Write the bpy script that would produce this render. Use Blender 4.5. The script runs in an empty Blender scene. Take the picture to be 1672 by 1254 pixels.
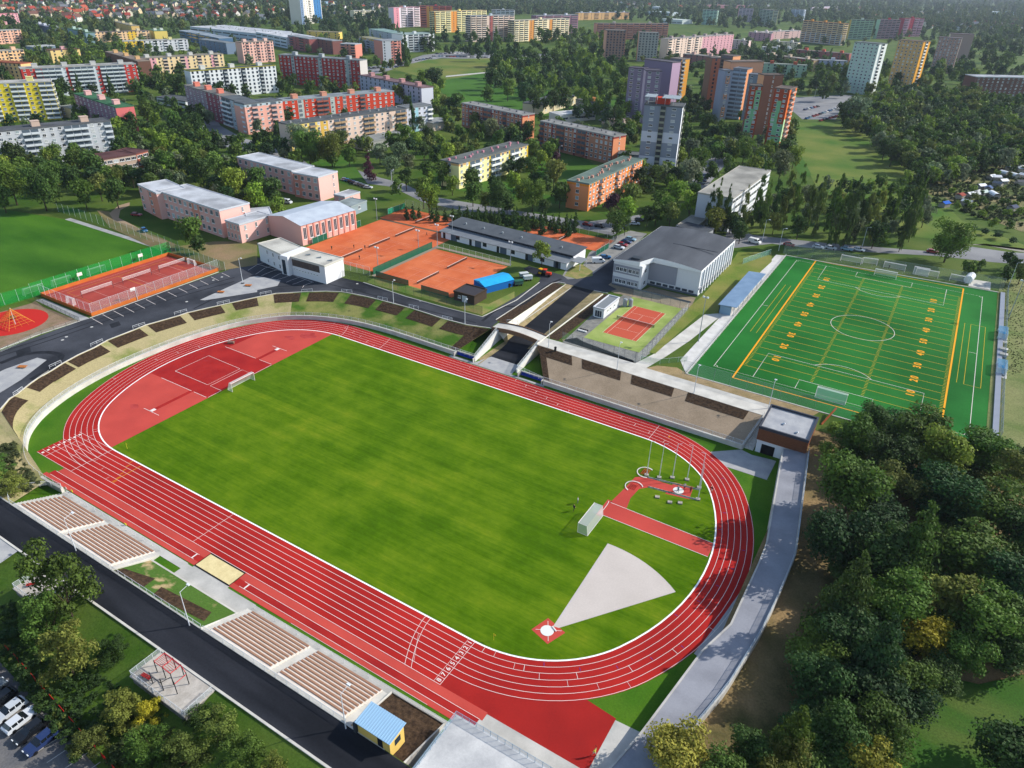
import bpy, math, random
import numpy as np
from mathutils import Vector, Matrix
from mathutils.geometry import tessellate_polygon
SC = bpy.context.scene
COL = SC.collection
R = math.radians
random.seed(7); RNG = np.random.default_rng(7)

# ------------------------------------------------------------------ camera, sky, sun, exposure
CX, CY, CZ, YAW, PIT, ROL, FP = 144.2004, -103.0144, 96.6294, 2.107835, -0.524824, 0.02706, 1162.323
_F = Vector((math.cos(PIT)*math.cos(YAW), math.cos(PIT)*math.sin(YAW), math.sin(PIT)))
_R = Vector((math.sin(YAW), -math.cos(YAW), 0)); _U = _R.cross(_F)
_R2 = _R*math.cos(ROL)+_U*math.sin(ROL); _U2 = _U*math.cos(ROL)-_R*math.sin(ROL)
cam = bpy.data.objects.new('camera', bpy.data.cameras.new('camera'))
COL.objects.link(cam); SC.camera = cam
m = Matrix.Identity(4)
for i in range(3):
    m[i][0], m[i][1], m[i][2], m[i][3] = _R2[i], _U2[i], -_F[i], (CX, CY, CZ)[i]
cam.matrix_world = m
cam.data.sensor_width = 36; cam.data.lens = FP/1672*36
cam.data.clip_start = 1; cam.data.clip_end = 30000
CAMV = Vector((CX, CY, CZ))

SUN_EL, SUN_AZ = R(32.5), R(44.5)          # azimuth measured from +X towards +Y
w = bpy.data.worlds.new('World'); SC.world = w; w.use_nodes = True
nt = w.node_tree; nt.nodes.clear()
sky = nt.nodes.new('ShaderNodeTexSky'); sky.sky_type = 'NISHITA'; sky.sun_disc = False
sky.sun_elevation = SUN_EL; sky.sun_rotation = math.pi/2-SUN_AZ
sky.air_density = 1.0; sky.dust_density = 0.8; sky.ozone_density = 1.0
bg = nt.nodes.new('ShaderNodeBackground'); bg.inputs[1].default_value = 0.15
wo = nt.nodes.new('ShaderNodeOutputWorld')
nt.links.new(sky.outputs[0], bg.inputs[0]); nt.links.new(bg.outputs[0], wo.inputs[0])
sl = bpy.data.lights.new('sun', 'SUN'); sl.energy = 4.3; sl.angle = R(0.5); sl.color = (1.0, 0.955, 0.88)
so = bpy.data.objects.new('sun', sl); COL.objects.link(so)
sd = Vector((math.cos(SUN_EL)*math.cos(SUN_AZ), math.cos(SUN_EL)*math.sin(SUN_AZ), math.sin(SUN_EL)))
so.rotation_euler = sd.to_track_quat('Z', 'Y').to_euler(); so.location = (100, 100, 300)
SC.view_settings.view_transform = 'Standard'; SC.view_settings.look = 'None'
SC.view_settings.exposure = 0.45; SC.view_settings.gamma = 1

# ------------------------------------------------------------------ pixel -> world (sight lines of the photo met with a level plane)
TL = dict(p=(0, 0, 1, 1))
for k_, nm in enumerate('abcdefghijklmnoq'):
    c_, r_ = k_ % 4, k_//4
    TL[nm] = ((0, 420, 840, 1252)[c_], (0, 300, 600, 920)[r_]) + ((420/1646, 320/1254) if r_ < 3 else (420/1577, 334/1254))
def PX(s):
    t = None; r = []
    for q in s.split():
        if q in TL: t = TL[q]
        else:
            a, b = map(float, q.split(',')); r.append((t[0]+a*t[2], t[1]+b*t[3]))
    return r
def at(x, y, z=0.0):
    d = _F + _R2*((x-836)/FP) - _U2*((y-627)/FP)
    t = (z-CZ)/d.z
    return Vector((CX+t*d.x, CY+t*d.y, z))
def W(s, z=0.0): return [at(x, y, z) for x, y in PX(s)]
def topx(P):
    d = Vector(P)-CAMV; z = d.dot(_F)
    if z <= 1: return (-9999, -9999, z)
    return (836+FP*d.dot(_R2)/z, 627-FP*d.dot(_U2)/z, z)
UP = 3.6                                     # level of the town around the sunken stadium

# ------------------------------------------------------------------ materials
def lin(h):
    c = [int(h[i:i+2], 16)/255 for i in (0, 2, 4)]
    return tuple((x/12.92 if x <= .04045 else ((x+.055)/1.055)**2.4) for x in c)
MC = {}
def mat(h, h2=None, sc=1.0, rough=.85, bump=0, stretch=(1, 1, 1), detail=4, spec=.08, metal=0, mix=(.35, .65), alpha=None, grain=0, bsc=None):
    """procedural surface: two colours mixed by noise, optional fine grain and bump"""
    key = (h, h2, sc, rough, bump, stretch, detail, spec, metal, mix, alpha, grain, bsc)
    if key in MC: return MC[key]
    m = bpy.data.materials.new('surface_'+h); m.use_nodes = True
    t = m.node_tree; b = t.nodes['Principled BSDF']; L = t.links.new
    b.inputs['Roughness'].default_value = rough; b.inputs['Metallic'].default_value = metal
    b.inputs['Specular IOR Level'].default_value = spec
    c = (*lin(h), 1); b.inputs['Base Color'].default_value = c
    if h2 or bump or grain:
        tc = t.nodes.new('ShaderNodeTexCoord'); mp = t.nodes.new('ShaderNodeMapping')
        L(tc.outputs['Object'], mp.inputs[0]); mp.inputs['Scale'].default_value = stretch
        n = t.nodes.new('ShaderNodeTexNoise'); n.inputs['Scale'].default_value = sc; n.inputs['Detail'].default_value = detail
        L(mp.outputs[0], n.inputs[0])
        last = None
        if h2:
            r = t.nodes.new('ShaderNodeValToRGB'); e = r.color_ramp.elements
            e[0].position, e[1].position = mix; e[0].color = c; e[1].color = (*lin(h2), 1)
            L(n.outputs[0], r.inputs[0]); last = r.outputs[0]
        if grain:
            g = t.nodes.new('ShaderNodeTexNoise'); g.inputs['Scale'].default_value = 3.1; g.inputs['Detail'].default_value = 8
            g.inputs['Roughness'].default_value = .75
            L(tc.outputs['Object'], g.inputs[0])
            mr = t.nodes.new('ShaderNodeMapRange'); mr.inputs[1].default_value = .3; mr.inputs[2].default_value = .7
            mr.inputs[3].default_value = 1-grain; mr.inputs[4].default_value = 1+grain
            L(g.outputs[0], mr.inputs[0])
            vm = t.nodes.new('ShaderNodeVectorMath'); vm.operation = 'SCALE'
            if last: L(last, vm.inputs[0])
            else: vm.inputs[0].default_value = c[:3]
            L(mr.outputs[0], vm.inputs['Scale']); last = vm.outputs[0]
        if last: L(last, b.inputs['Base Color'])
        if bump:
            bn = n
            if bsc:
                bn = t.nodes.new('ShaderNodeTexNoise'); bn.inputs['Scale'].default_value = bsc; bn.inputs['Detail'].default_value = 4
                L(tc.outputs['Object'], bn.inputs[0])
            bp = t.nodes.new('ShaderNodeBump'); bp.inputs['Strength'].default_value = 1; bp.inputs['Distance'].default_value = bump
            L(bn.outputs[0], bp.inputs['Height']); L(bp.outputs[0], b.inputs['Normal'])
    if alpha is not None: b.inputs['Alpha'].default_value = alpha
    MC[key] = m
    return m
def glassm(h='2a3640', rough=.12): return mat(h, rough=rough, spec=.6)

# ------------------------------------------------------------------ mesh builder
class MB:
    def __init__(s): s.v = []; s.f = []; s.mi = []
    def add(s, vs, fs, mi=0):
        o = len(s.v); s.v += [tuple(p) for p in vs]; s.f += [tuple(o+i for i in f) for f in fs]; s.mi += [mi]*len(fs); return s
    def box(s, x0, y0, z0, x1, y1, z1, mi=0):
        return s.add([(x0, y0, z0), (x1, y0, z0), (x1, y1, z0), (x0, y1, z0), (x0, y0, z1), (x1, y0, z1), (x1, y1, z1), (x0, y1, z1)],
                     [(0, 3, 2, 1), (4, 5, 6, 7), (0, 1, 5, 4), (1, 2, 6, 5), (2, 3, 7, 6), (3, 0, 4, 7)], mi)
    def cbox(s, c, sz, mi=0, rz=0):
        x, y, z = sz[0]/2, sz[1]/2, sz[2]/2; a, b = math.cos(rz), math.sin(rz)
        vs = []
        for k in (-z, z):
            for i, j in ((-x, -y), (x, -y), (x, y), (-x, y)): vs.append((c[0]+i*a-j*b, c[1]+i*b+j*a, c[2]+k))
        return s.add(vs, [(0, 3, 2, 1), (4, 5, 6, 7), (0, 1, 5, 4), (1, 2, 6, 5), (2, 3, 7, 6), (3, 0, 4, 7)], mi)
    def tube(s, a, b, r, r2=None, n=8, mi=0, cap=True):
        a, b = Vector(a), Vector(b); d = (b-a)
        if d.length < 1e-6: return s
        d.normalize(); r2 = r if r2 is None else r2
        u = d.orthogonal().normalized(); v = d.cross(u); vs = []
        for P, q in ((a, r), (b, r2)):
            for i in range(n):
                t = 2*math.pi*i/n; vs.append(P+u*(q*math.cos(t))+v*(q*math.sin(t)))
        fs = [(i, (i+1) % n, n+(i+1) % n, n+i) for i in range(n)]
        if cap: fs += [tuple(range(n-1, -1, -1)), tuple(range(n, 2*n))]
        return s.add(vs, fs, mi)
    def prism(s, pts, z0, z1, mi=0, mt=None):
        """upright prism on a polygon (xy)"""
        pts = [Vector((p[0], p[1], 0)) for p in pts]
        if sum(pts[i].x*pts[(i+1) % len(pts)].y-pts[(i+1) % len(pts)].x*pts[i].y for i in range(len(pts))) < 0: pts.reverse()
        n = len(pts)
        vs = [(p.x, p.y, z0) for p in pts]+[(p.x, p.y, z1) for p in pts]
        o = len(s.v)
        s.add(vs, [(i, (i+1) % n, n+(i+1) % n, n+i) for i in range(n)], mi)
        for t in tessellate_polygon([pts]):
            a, b, c = t
            if (pts[b]-pts[a]).cross(pts[c]-pts[a]).z < 0: a, b, c = c, b, a
            s.f.append((o+n+a, o+n+b, o+n+c)); s.mi.append(mi if mt is None else mt)
            s.f.append((o+c, o+b, o+a)); s.mi.append(mi)
        return s
    def poly(s, pts, z=None, mi=0, holes=()):
        loops = [[Vector(p) if len(p) == 3 else Vector((p[0], p[1], 0)) for p in L_] for L_ in [pts, *holes]]
        if z is not None:
            for L_ in loops:
                for p in L_: p.z = z
        flat = [p for L_ in loops for p in L_]; o = len(s.v); s.v += [tuple(p) for p in flat]
        flat2 = [[Vector((p.x, p.y, 0)) for p in L_] for L_ in loops]
        for t in tessellate_polygon(flat2):
            a, b, c = t
            if (flat[b]-flat[a]).to_2d().to_3d().cross((flat[c]-flat[a]).to_2d().to_3d()).z < 0: a, b, c = c, b, a
            s.f.append((o+a, o+b, o+c)); s.mi.append(mi)
        return s
    def line(s, pts, w, z=None, mi=0, closed=False):
        """flat painted strip along a polyline"""
        pts = [Vector((p[0], p[1], (p[2] if len(p) > 2 else 0) if z is None else z)) for p in pts]
        n = len(pts); vs = []
        for i in range(n):
            a = pts[(i-1) % n] if (closed or i > 0) else pts[i]; b = pts[(i+1) % n] if (closed or i < n-1) else pts[i]
            d = (b-a); d.z = 0
            if d.length < 1e-9: d = Vector((1, 0, 0))
            d.normalize(); nn = Vector((-d.y, d.x, 0))*(w/2)
            vs += [pts[i]+nn, pts[i]-nn]
        fs = [(2*i+1, 2*i+3, 2*i+2, 2*i) for i in range(n-1)]
        if closed: fs.append((2*n-1, 1, 0, 2*n-2))
        return s.add(vs, fs, mi)
    def wall(s, pts, z0, z1, th, mi=0, closed=False, z0b=None):
        """upright wall of thickness th along a polyline; z may vary along it"""
        n = len(pts); P = [Vector((p[0], p[1], 0)) for p in pts]; vs = []
        for i in range(n):
            a = P[(i-1) % n] if (closed or i > 0) else P[i]; b = P[(i+1) % n] if (closed or i < n-1) else P[i]
            d = (b-a).normalized(); nn = Vector((-d.y, d.x, 0))*(th/2)
            za = z0[i] if isinstance(z0, (list, tuple)) else z0; zb = z1[i] if isinstance(z1, (list, tuple)) else z1
            for q in (P[i]+nn, P[i]-nn): vs += [(q.x, q.y, za), (q.x, q.y, zb)]
        fs = []
        for i in range(n-1 if not closed else n):
            a, b = 4*i, 4*((i+1) % n)
            fs += [(a+1, b+1, b, a), (a+2, b+2, b+3, a+3), (a+3, b+3, b+1, a+1), (a, b, b+2, a+2)]
        if not closed: fs += [(0, 2, 3, 1), (4*n-4, 4*n-3, 4*n-1, 4*n-2)]
        return s.add(vs, fs, mi)
    def loft(s, A, B, n=None, mi=0):
        """surface between two polylines, both resampled to n points"""
        n = n or max(len(A), len(B)); A = resample(A, n); B = resample(B, n)
        return s.add(A+B, [(i, i+1, n+i+1, n+i) for i in range(n-1)], mi)
    def build(s, name, mats, parent=None, label=None, cat=None, group=None, kind=None, smooth=False, loc=None, rz=0):
        me = bpy.data.meshes.new(name); me.from_pydata(s.v, [], s.f)
        for m_ in (mats if isinstance(mats, (list, tuple)) else [mats]): me.materials.append(m_)
        if any(s.mi): me.polygons.foreach_set('material_index', s.mi)
        if smooth: me.polygons.foreach_set('use_smooth', [True]*len(s.f))
        me.update()
        o = bpy.data.objects.new(name, me); COL.objects.link(o)
        if parent: o.parent = parent
        if loc: o.location = loc
        if rz: o.rotation_euler = (0, 0, rz)
        tag(o, label, cat, group, kind)
        return o
def tag(o, label=None, cat=None, group=None, kind=None):
    if label: o['label'] = label
    if cat: o['category'] = cat
    if group: o['group'] = group
    if kind: o['kind'] = kind
    return o
def thing(name, label, cat, loc=(0, 0, 0), rz=0, group=None):
    o = bpy.data.objects.new(name, None); COL.objects.link(o); o.empty_display_size = .5
    o.location = loc; o.rotation_euler = (0, 0, rz)
    return tag(o, label, cat, group)
KIDS = {}
def kids(o):
    return [c for c in bpy.data.objects if c.parent == o]
def dup(root, loc, rz=0, label=None, group=None, parent=None, ch=None, scale=None):
    r = root.copy(); COL.objects.link(r); r.location = loc; r.rotation_euler = (0, 0, rz)
    if parent: r.parent = parent
    if label: r['label'] = label
    if group: r['group'] = group
    if scale: r.scale = scale
    for c in (ch if ch is not None else kids(root)):
        c2 = c.copy(); COL.objects.link(c2); c2.parent = r
    return r
def inst(name, me, parent, loc, rz=0, scale=None):
    o = bpy.data.objects.new(name, me); COL.objects.link(o); o.parent = parent
    o.location = loc; o.rotation_euler = (0, 0, rz)
    if scale: o.scale = scale
    return o
def mesh_of(mb, name, mats):
    me = bpy.data.meshes.new(name); me.from_pydata(mb.v, [], mb.f)
    for m_ in (mats if isinstance(mats, (list, tuple)) else [mats]): me.materials.append(m_)
    if any(mb.mi): me.polygons.foreach_set('material_index', mb.mi)
    me.update(); return me
def resample(P, n):
    P = [Vector(p) for p in P]; L_ = [0]
    for i in range(1, len(P)): L_.append(L_[-1]+(P[i]-P[i-1]).length)
    out = []; j = 0
    for k in range(n):
        t = L_[-1]*k/(n-1)
        while j < len(P)-2 and L_[j+1] < t: j += 1
        d = L_[j+1]-L_[j]; f = 0 if d < 1e-9 else (t-L_[j])/d
        out.append(P[j].lerp(P[j+1], min(1, max(0, f))))
    return out
def smoothline(P, it=2):
    P = [Vector(p) for p in P]
    for _ in range(it):
        Q = [P[0]]
        for a, b in zip(P, P[1:]): Q += [a.lerp(b, .25), a.lerp(b, .75)]
        Q.append(P[-1]); P = Q
    return P
def struct(name, mb, m, parent=None): return mb.build(name, m, parent, kind=None if parent else 'structure')
def rect(x0, y0, x1, y1): return [(x0, y0), (x1, y0), (x1, y1), (x0, y1)]
def circ(cx, cy, r, n=40, a0=0, a1=2*math.pi, full=True):
    return [(cx+r*math.cos(a0+(a1-a0)*i/(n if full else n-1)), cy+r*math.sin(a0+(a1-a0)*i/(n if full else n-1))) for i in range(n)]
def ordinals(items):
    """items: (object, base label, px x, px y): give look-alikes their place in the row"""
    G_ = {}
    for it in items: G_.setdefault(it[1], []).append(it)
    for base, L_ in G_.items():
        L_.sort(key=lambda q: -q[3]); nb = 1 if len(L_) <= 20 else (len(L_)-1)//18+1
        for b_ in range(nb):
            H_ = sorted(L_[b_*len(L_)//nb:(b_+1)*len(L_)//nb], key=lambda q: q[2])
            for i, q in enumerate(H_):
                o_ = '' if len(H_) == 1 else ', rightmost' if i == len(H_)-1 else ', leftmost' if i == 0 else f', {ORD[i]} from left'
                if nb > 1: o_ += ', '+['near', 'middle', 'far', 'farther', 'farthest', 'last'][b_]+' row'
                q[0]['label'] = base+o_
ORD = ['first', 'second', 'third', 'fourth', 'fifth', 'sixth', 'seventh', 'eighth', 'ninth', 'tenth', 'eleventh', 'twelfth',
       'thirteenth', 'fourteenth', 'fifteenth', 'sixteenth', 'seventeenth', 'eighteenth', 'nineteenth', 'twentieth']
# ------------------------------------------------------------------ surfaces
GRASS = mat('365214', '56642a', .05, grain=.35, detail=8, bump=.05, bsc=1.5)
LAWN = mat('36600e', '4c6e18', .12, grain=.3, detail=6)
MEADOW = mat('40621b', '6c7434', .03, grain=.3, detail=8)
ASPH = mat('282a2f', '484a50', .07, rough=.9, grain=.22, detail=9)
ASPHOLD = mat('6f7074', '8a8a8a', .07, rough=.9, grain=.15, detail=6)
ASPHNEW = mat('1b1d22', '303238', .12, rough=.85, grain=.2, stretch=(.25, 1.6, 1), detail=8)
CONC = mat('a3a19b', 'bcb9b2', .25, grain=.08, detail=6)
CONCL = mat('c9c5bb', 'b3afa6', .3, grain=.06, detail=6)
PAVE = mat('a8a7a4', '979798', .4, grain=.08, detail=6)
PROM = mat('84858b', '93949a', .25, grain=.08, detail=6)
SAND = mat('d9c896', 'cbb987', .6, grain=.1)
TAN = mat('9c8a68', '7f7550', .5, grain=.3, detail=8)
DRY = mat('a0946c', '6f7a3c', .13, grain=.3, detail=8, mix=(.5, .7))
DRYG = mat('40601c', '807f48', .14, grain=.3, detail=8, mix=(.44, .62))
BROWNG = mat('9a8872', '8c7b66', .25, grain=.25, detail=8)
MULCH = mat('4a3a2b', '2f241b', 1.6, grain=.5, detail=8, bump=.12)
RED = mat('ac2722', '961f1c', .07, rough=.9, grain=.09, detail=8)
REDL = mat('bc4a40', 'ad423a', .12, rough=.9, grain=.06, detail=5)
REDD = mat('a32824', '922020', .2, rough=.9, grain=.05, detail=5)
WHITE = mat('dcd2cc'); KERB = mat('f2f2ee'); YEL = mat('d8a020'); PALEY = mat('c8b440')
CLAY = mat('b95a34', 'c96e45', .14, grain=.1, detail=6)
TURF = mat('14581c', '25702a', .035, grain=.2, detail=8)
METALW = mat('c8ccd0', rough=.5); METALG = mat('8d9599', rough=.5); METALD = mat('3a3f44', rough=.5)

# pitch grass: uneven streaks along the mowing direction
def pitch_mat():
    m = bpy.data.materials.new('pitch_grass'); m.use_nodes = True; t = m.node_tree; b = t.nodes['Principled BSDF']; L = t.links.new
    b.inputs['Roughness'].default_value = 1; b.inputs['Specular IOR Level'].default_value = .02
    tc = t.nodes.new('ShaderNodeTexCoord')
    def noise(scale, st, det=5, ro=.6):
        mp = t.nodes.new('ShaderNodeMapping'); mp.inputs['Scale'].default_value = st; L(tc.outputs['Object'], mp.inputs[0])
        n = t.nodes.new('ShaderNodeTexNoise'); n.inputs['Scale'].default_value = scale; n.inputs['Detail'].default_value = det
        n.inputs['Roughness'].default_value = ro; L(mp.outputs[0], n.inputs[0]); return n.outputs[0]
    def mx(a, b_, f):
        x = t.nodes.new('ShaderNodeMix'); x.data_type = 'FLOAT'; x.inputs[0].default_value = f; L(a, x.inputs[2]); L(b_, x.inputs[3]); return x.outputs[0]
    s1 = mx(noise(1, (.006, .3, 1), 4, .6), noise(1, (.02, 1.3, 1), 8, .8), .5); s2 = noise(.05, (1, 1, 1), 5, .6); s3 = noise(1.6, (.5, 1.2, 1), 6, .8)
    s4 = noise(.16, (1, 1, 1), 4, .6)
    f = mx(mx(s1, s2, .42), mx(s3, s4, .5), .33)
    r = t.nodes.new('ShaderNodeValToRGB'); e = r.color_ramp.elements
    e[0].position = .36; e[0].color = (*lin('2b4a05'), 1); e[1].position = .66; e[1].color = (*lin('858a22'), 1)
    q = e.new(.46); q.color = (*lin('426208'), 1); q = e.new(.54); q.color = (*lin('5a7412'), 1)
    L(f, r.inputs[0]); L(r.outputs[0], b.inputs['Base Color']); return m
PITCHG = pitch_mat()

# ------------------------------------------------------------------ the ground: town level, sunken stadium floor, lower slope
CURB = W('i 0,270 60,200 110,170 190,105 310,20 e 235,1250 330,1195 400,1150 500,1095 600,1050 690,1000 780,965 870,930 930,905 1140,845 1200,825 1320,797 1440,770 1646,725 f 120,702 300,692 440,688 540,692 600,702 700,722 780,742 880,768 980,795 1090,830 1190,863 1340,902 1500,925', UP)
CURB = [p for p in CURB]
pit = [(104.9, -60.3), (4.7, -60.3), (-25, -60.3), (-40, -52), (-40.5, -45)] + [(p.x, p.y) for p in CURB]
main = ([(9000, 57.4), (9000, 14000), (-9000, 14000), (-9000, -66.3), (104.9, -66.3)] + pit +
        [(39, 60.3), (41.3, 60.3), (41.3, 104.2), (55.9, 104.2), (55.9, 58.6), (122.7, 56.9)])
g = MB(); g.poly(main, UP)
struct('ground', g, GRASS)
g = MB(); g.poly(rect(-60, -66, 134, 66), -0.02); struct('stadium_verge_grass', g, LAWN)
g = MB()
g.loft([(-400, -66.2, UP), (104.9, -66.2, UP)], [(-400, -76, 0.6), (104.9, -76, .6)], 30)
g.loft([(-400, -76, .6), (104.9, -76, .6)], [(-400, -78.5, 0), (104.9, -78.5, 0)], 30)
g.add([(-400, -78.5, 0), (104.9, -78.5, 0), (104.9, -400, -.0), (-400, -400, 0)], [(3, 2, 1, 0)])
struct('slope_grass', g, mat('3c5a1a', '566a2a', .12, grain=.35, detail=8, bump=.05, bsc=1.5))
SOILW = mat('86704e', '4a4a2a', .12, grain=.35, detail=8, mix=(.4, .7), bump=.1, bsc=1)
g = MB(); ys = [(57.4, 3.55, 3.5), (46, 3.3, 3.1), (20, 2.8, 1.2), (0, 2.3, 1.0), (-45, .9, .8), (-90, 0, 0), (-400, -3, -3)]
for (a, za, qa), (b, zb, qb) in zip(ys, ys[1:]):
    g.add([(133, a, za), (133, b, zb), (152, b, qb), (152, a, qa)], [(0, 1, 2, 3)])
    g.add([(152, a, qa), (152, b, qb), (900, b, qb), (900, a, qa)], [(0, 1, 2, 3)])
struct('wood_floor', g, SOILW)
g = MB(); g.poly(W('q 700,1254 880,1000 890,900 1050,800 1080,690 1300,740 1577,680 1700,660 1900,1254 1577,1500 900,1500', 1.3), 1.3)
struct('meadow_corner', g, mat('33561a', '5a6430', .1, grain=.4, detail=9, mix=(.45, .75), stretch=(.4, 1.4, 1)))

# ------------------------------------------------------------------ the running track (double bend: 98.52 m straights, 48.134 / 24 m radii)
S, R2_, R1_, A2 = 98.52, 24., 48.134, 1.05
_b = math.pi/2-A2; _c = (R1_-R2_)*math.sin(_b); _xm = S-(R1_-R2_)*math.cos(_b); HW = _c+R2_
def bend(off, n=1):
    p = []
    for c, r, a0, a1 in (((S, -_c), R2_, -math.pi/2, -_b), ((_xm, 0), R1_, -_b, _b), ((S, _c), R2_, _b, math.pi/2)):
        k = 16*n
        for i in range(k+1): a = a0+(a1-a0)*i/k; p.append((c[0]+(r+off)*math.cos(a), c[1]+(r+off)*math.sin(a)))
    return p
def outline(off):
    b = bend(off); return [(0, -HW-off), *[(S*i/10, -HW-off) for i in range(1, 10)], *b, *[(S*i/10, HW+off) for i in range(9, 0, -1)], *[(S-x, y) for x, y in b[::-1]]]
Z1, Z2, Z3 = .012, .03, .045
tr = thing('running_track', 'red eight lane running track looping round the grass pitch', 'running track')
tr['kind'] = 'structure'; del tr['category']; del tr['label']
g = MB(); A = outline(0); B = outline(7.45)
n = len(A); g.add([(x, y, Z1) for x, y in A]+[(x, y, Z1) for x, y in B], [(i, n+i, n+(i+1) % n, (i+1) % n) for i in range(n)])
struct('oval_surface', g, RED, tr)
g = MB(); g.poly([(-14.7, -45.85), (S+.1, -45.85), (S+.1, -HW), (-14.7, -HW)], Z1+.006)
ro = W('o 440,850 620,950 460,1254 380,1254 0,1025', 0)
g2 = MB(); g2.poly([(S, -45.9), (S, -43.4), (S+12, -41), (112.5, -36), (119.3, -35.8), (124.25, -36.3), (124.3, -45.9), (124.3, -51), (123, -50.6), (123, -46.1), (107, -46.1)], Z1-.006)
struct('straight_surface', g, RED, tr); struct('run_out_surface', g2, mat('9c2420', '8e201d', .15, rough=.9, grain=.1), tr)
g = MB(); g.poly(rect(-3.6, -47.4, 107.5, -45.85), Z1+.01); g.poly(rect(-5.5, -49.7, 104, -48.7), Z1+.01); struct('pale_margin', g, REDL, tr)
g = MB(); g.poly(rect(-4.6, -48.7, 44.9, -47.4), Z1+.014); g.poly(rect(54.5, -48.7, 107, -47.4), Z1+.014)
struct('long_jump_runway', g, REDD, tr)
g = MB()
g.line([(x, y) for x, y in outline(-.02)], .3, Z3, closed=True)
struct('kerb', g, KERB, tr)
g = MB()
LW = .075
for k in range(1, 7): g.line(outline(1.22*k), LW, Z2, closed=True)
for k in range(0, 9): g.line([(-14.5, -HW-1.22*k), (S, -HW-1.22*k)], LW, Z2+.003)
for x in (-1.4, 39.4, S, -11.4): g.line([(x, -HW-(0 if x > -5 else 2.6)), (x, -HW-9.76)], LW, Z2+.006)
g.line([(S-1.25, -HW), (S-1.25, -HW-9.76)], .05, Z2+.006)
g.line([(S-1.25, -HW-9.76), (S, -HW-9.76)], .06, Z2+.009)
for x, y0, y1 in ((-4, -47.4, 0), (-4, -48.7, 0)): g.line([(x, y0), (43.5, y0)], .07, Z2+.01)
for y0 in (-47.4, -48.7): g.line([(56, y0), (107, y0)], .07, Z2+.01)
g.line([(99, -49.65), (70, -49.65)], .05, Z2+.01)
g.line([(42.9, -48.7), (42.9, -47.4)], .3, Z2+.013); g.line([(57.2, -48.7), (57.2, -47.4)], .3, Z2+.013)
for x0, dx in ((88.3, 3.2), (89.3, 3.5)):
    g.line([(x0+dx*(t/12)**1.7, -HW-9.76*t/12) for t in range(13)], LW, Z2+.008)
for x0, a, b, dx in ((84.5, 3, 8, 3.6),): g.line([(x0+5+dx*((t-a)/5), -HW-1.22*t) for t in range(a, b)], .04, Z2+.012)
def across(x0, far=True, a=0, b=6, curve=0, w=LW):
    g.line([(x0-curve*(t/6)**1.5, HW+1.22*t) for t in [a+(b-a)*i/8 for i in range(9)]], w, Z2+.012)
across(.5, curve=3.4); across(15.5, curve=1.6); across(100.0, curve=0)
# staggered starts and relay marks, on straights and bends
def onbend(a, k0, k1, right=True, w=LW):
    P = []
    for off in (1.22*k0, 1.22*k1):
        P.append(pt_at(a, off))
    g.line(P, w, Z2+.012)
def pt_at(s, off):
    """point s metres along the kerb from the finish line, anticlockwise, at offset off"""
    La = R2_*A2; Lb = R1_*2*_b; Lbend = 2*La+Lb
    s %= 2*(S+Lbend)
    def bb(s):
        if s < La: a = -math.pi/2+s/R2_; return (S+(R2_+off)*math.cos(a), -_c+(R2_+off)*math.sin(a))
        s -= La
        if s < Lb: a = -_b+s/R1_; return (_xm+(R1_+off)*math.cos(a), (R1_+off)*math.sin(a))
        s -= Lb; a = _b+s/R2_; return (S+(R2_+off)*math.cos(a), _c+(R2_+off)*math.sin(a))
    if s < Lbend: return bb(s)
    s -= Lbend
    if s < S: return (S-s, HW+off)
    s -= S
    if s < Lbend: x, y = bb(s); return (S-x, -y)
    return (s-Lbend, -HW-off)
for k in range(6):
    st = 0 if k == 0 else 7.04+7.67*(k-1)
    for base in (0, st*1.0): pass
    onbend(st+2, k, k+1); onbend(st*.5+4, k, k+1, w=.05)
    onbend(100+st*.55-8, k, k+1); onbend(121+k*3.9, k+.3, k+.9, w=.12); onbend(139+k*4.0, k+.5, k+1)
    onbend(200+st*.5-14, k, k+1); onbend(236+k*5.6, k, k+.9); onbend(300+k*1.3-12, k, k+1); onbend(287+k*4, k+.2, k+1, w=.05)
struct('lane_lines', g, WHITE, tr)
g = MB()
g.line([(9.5, -HW-.2), (9.5, -43.3)], .1, Z2+.012)
for k in range(6): onbend(306+k*.7, k+.1, k+.9, w=.1)
onbend(96, 3.3, 3.9, w=.2)
struct('yellow_marks', g, YEL, tr)
g = MB()
for k in range(5):
    for d in (0, 26, 52): g.line([pt_at(d+12+k*5.4, 1.22*k+.4), pt_at(d+12+k*5.4, 1.22*k+1.0)], .1, Z2+.012)
struct('purple_marks', g, mat('4a3f8c'), tr)
# lane numbers before the finish line, read looking along the lanes
g = None
for k in range(8):
    cu = bpy.data.curves.new('lane_number', 'FONT'); cu.body = str(k+1); cu.size = 1.12; cu.align_x = 'CENTER'; cu.align_y = 'CENTER'; cu.offset = .018
    tmp = bpy.data.objects.new('t', cu); COL.objects.link(tmp)
    dg = bpy.context.evaluated_depsgraph_get(); me = bpy.data.meshes.new_from_object(tmp.evaluated_get(dg))
    bpy.data.objects.remove(tmp); me.materials.append(WHITE)
    inst('lane_number', me, tr, (S-.62, -HW-1.22*(k+.5), Z2+.02), -math.pi/2+math.pi)
# white lane start spots behind the sprint start
g = MB()
for k in range(8): g.cbox((-13.2, -HW-1.22*(k+.55), Z2+.03), (.55, .5, .04))
struct('start_spot', g, WHITE, tr)

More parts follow.
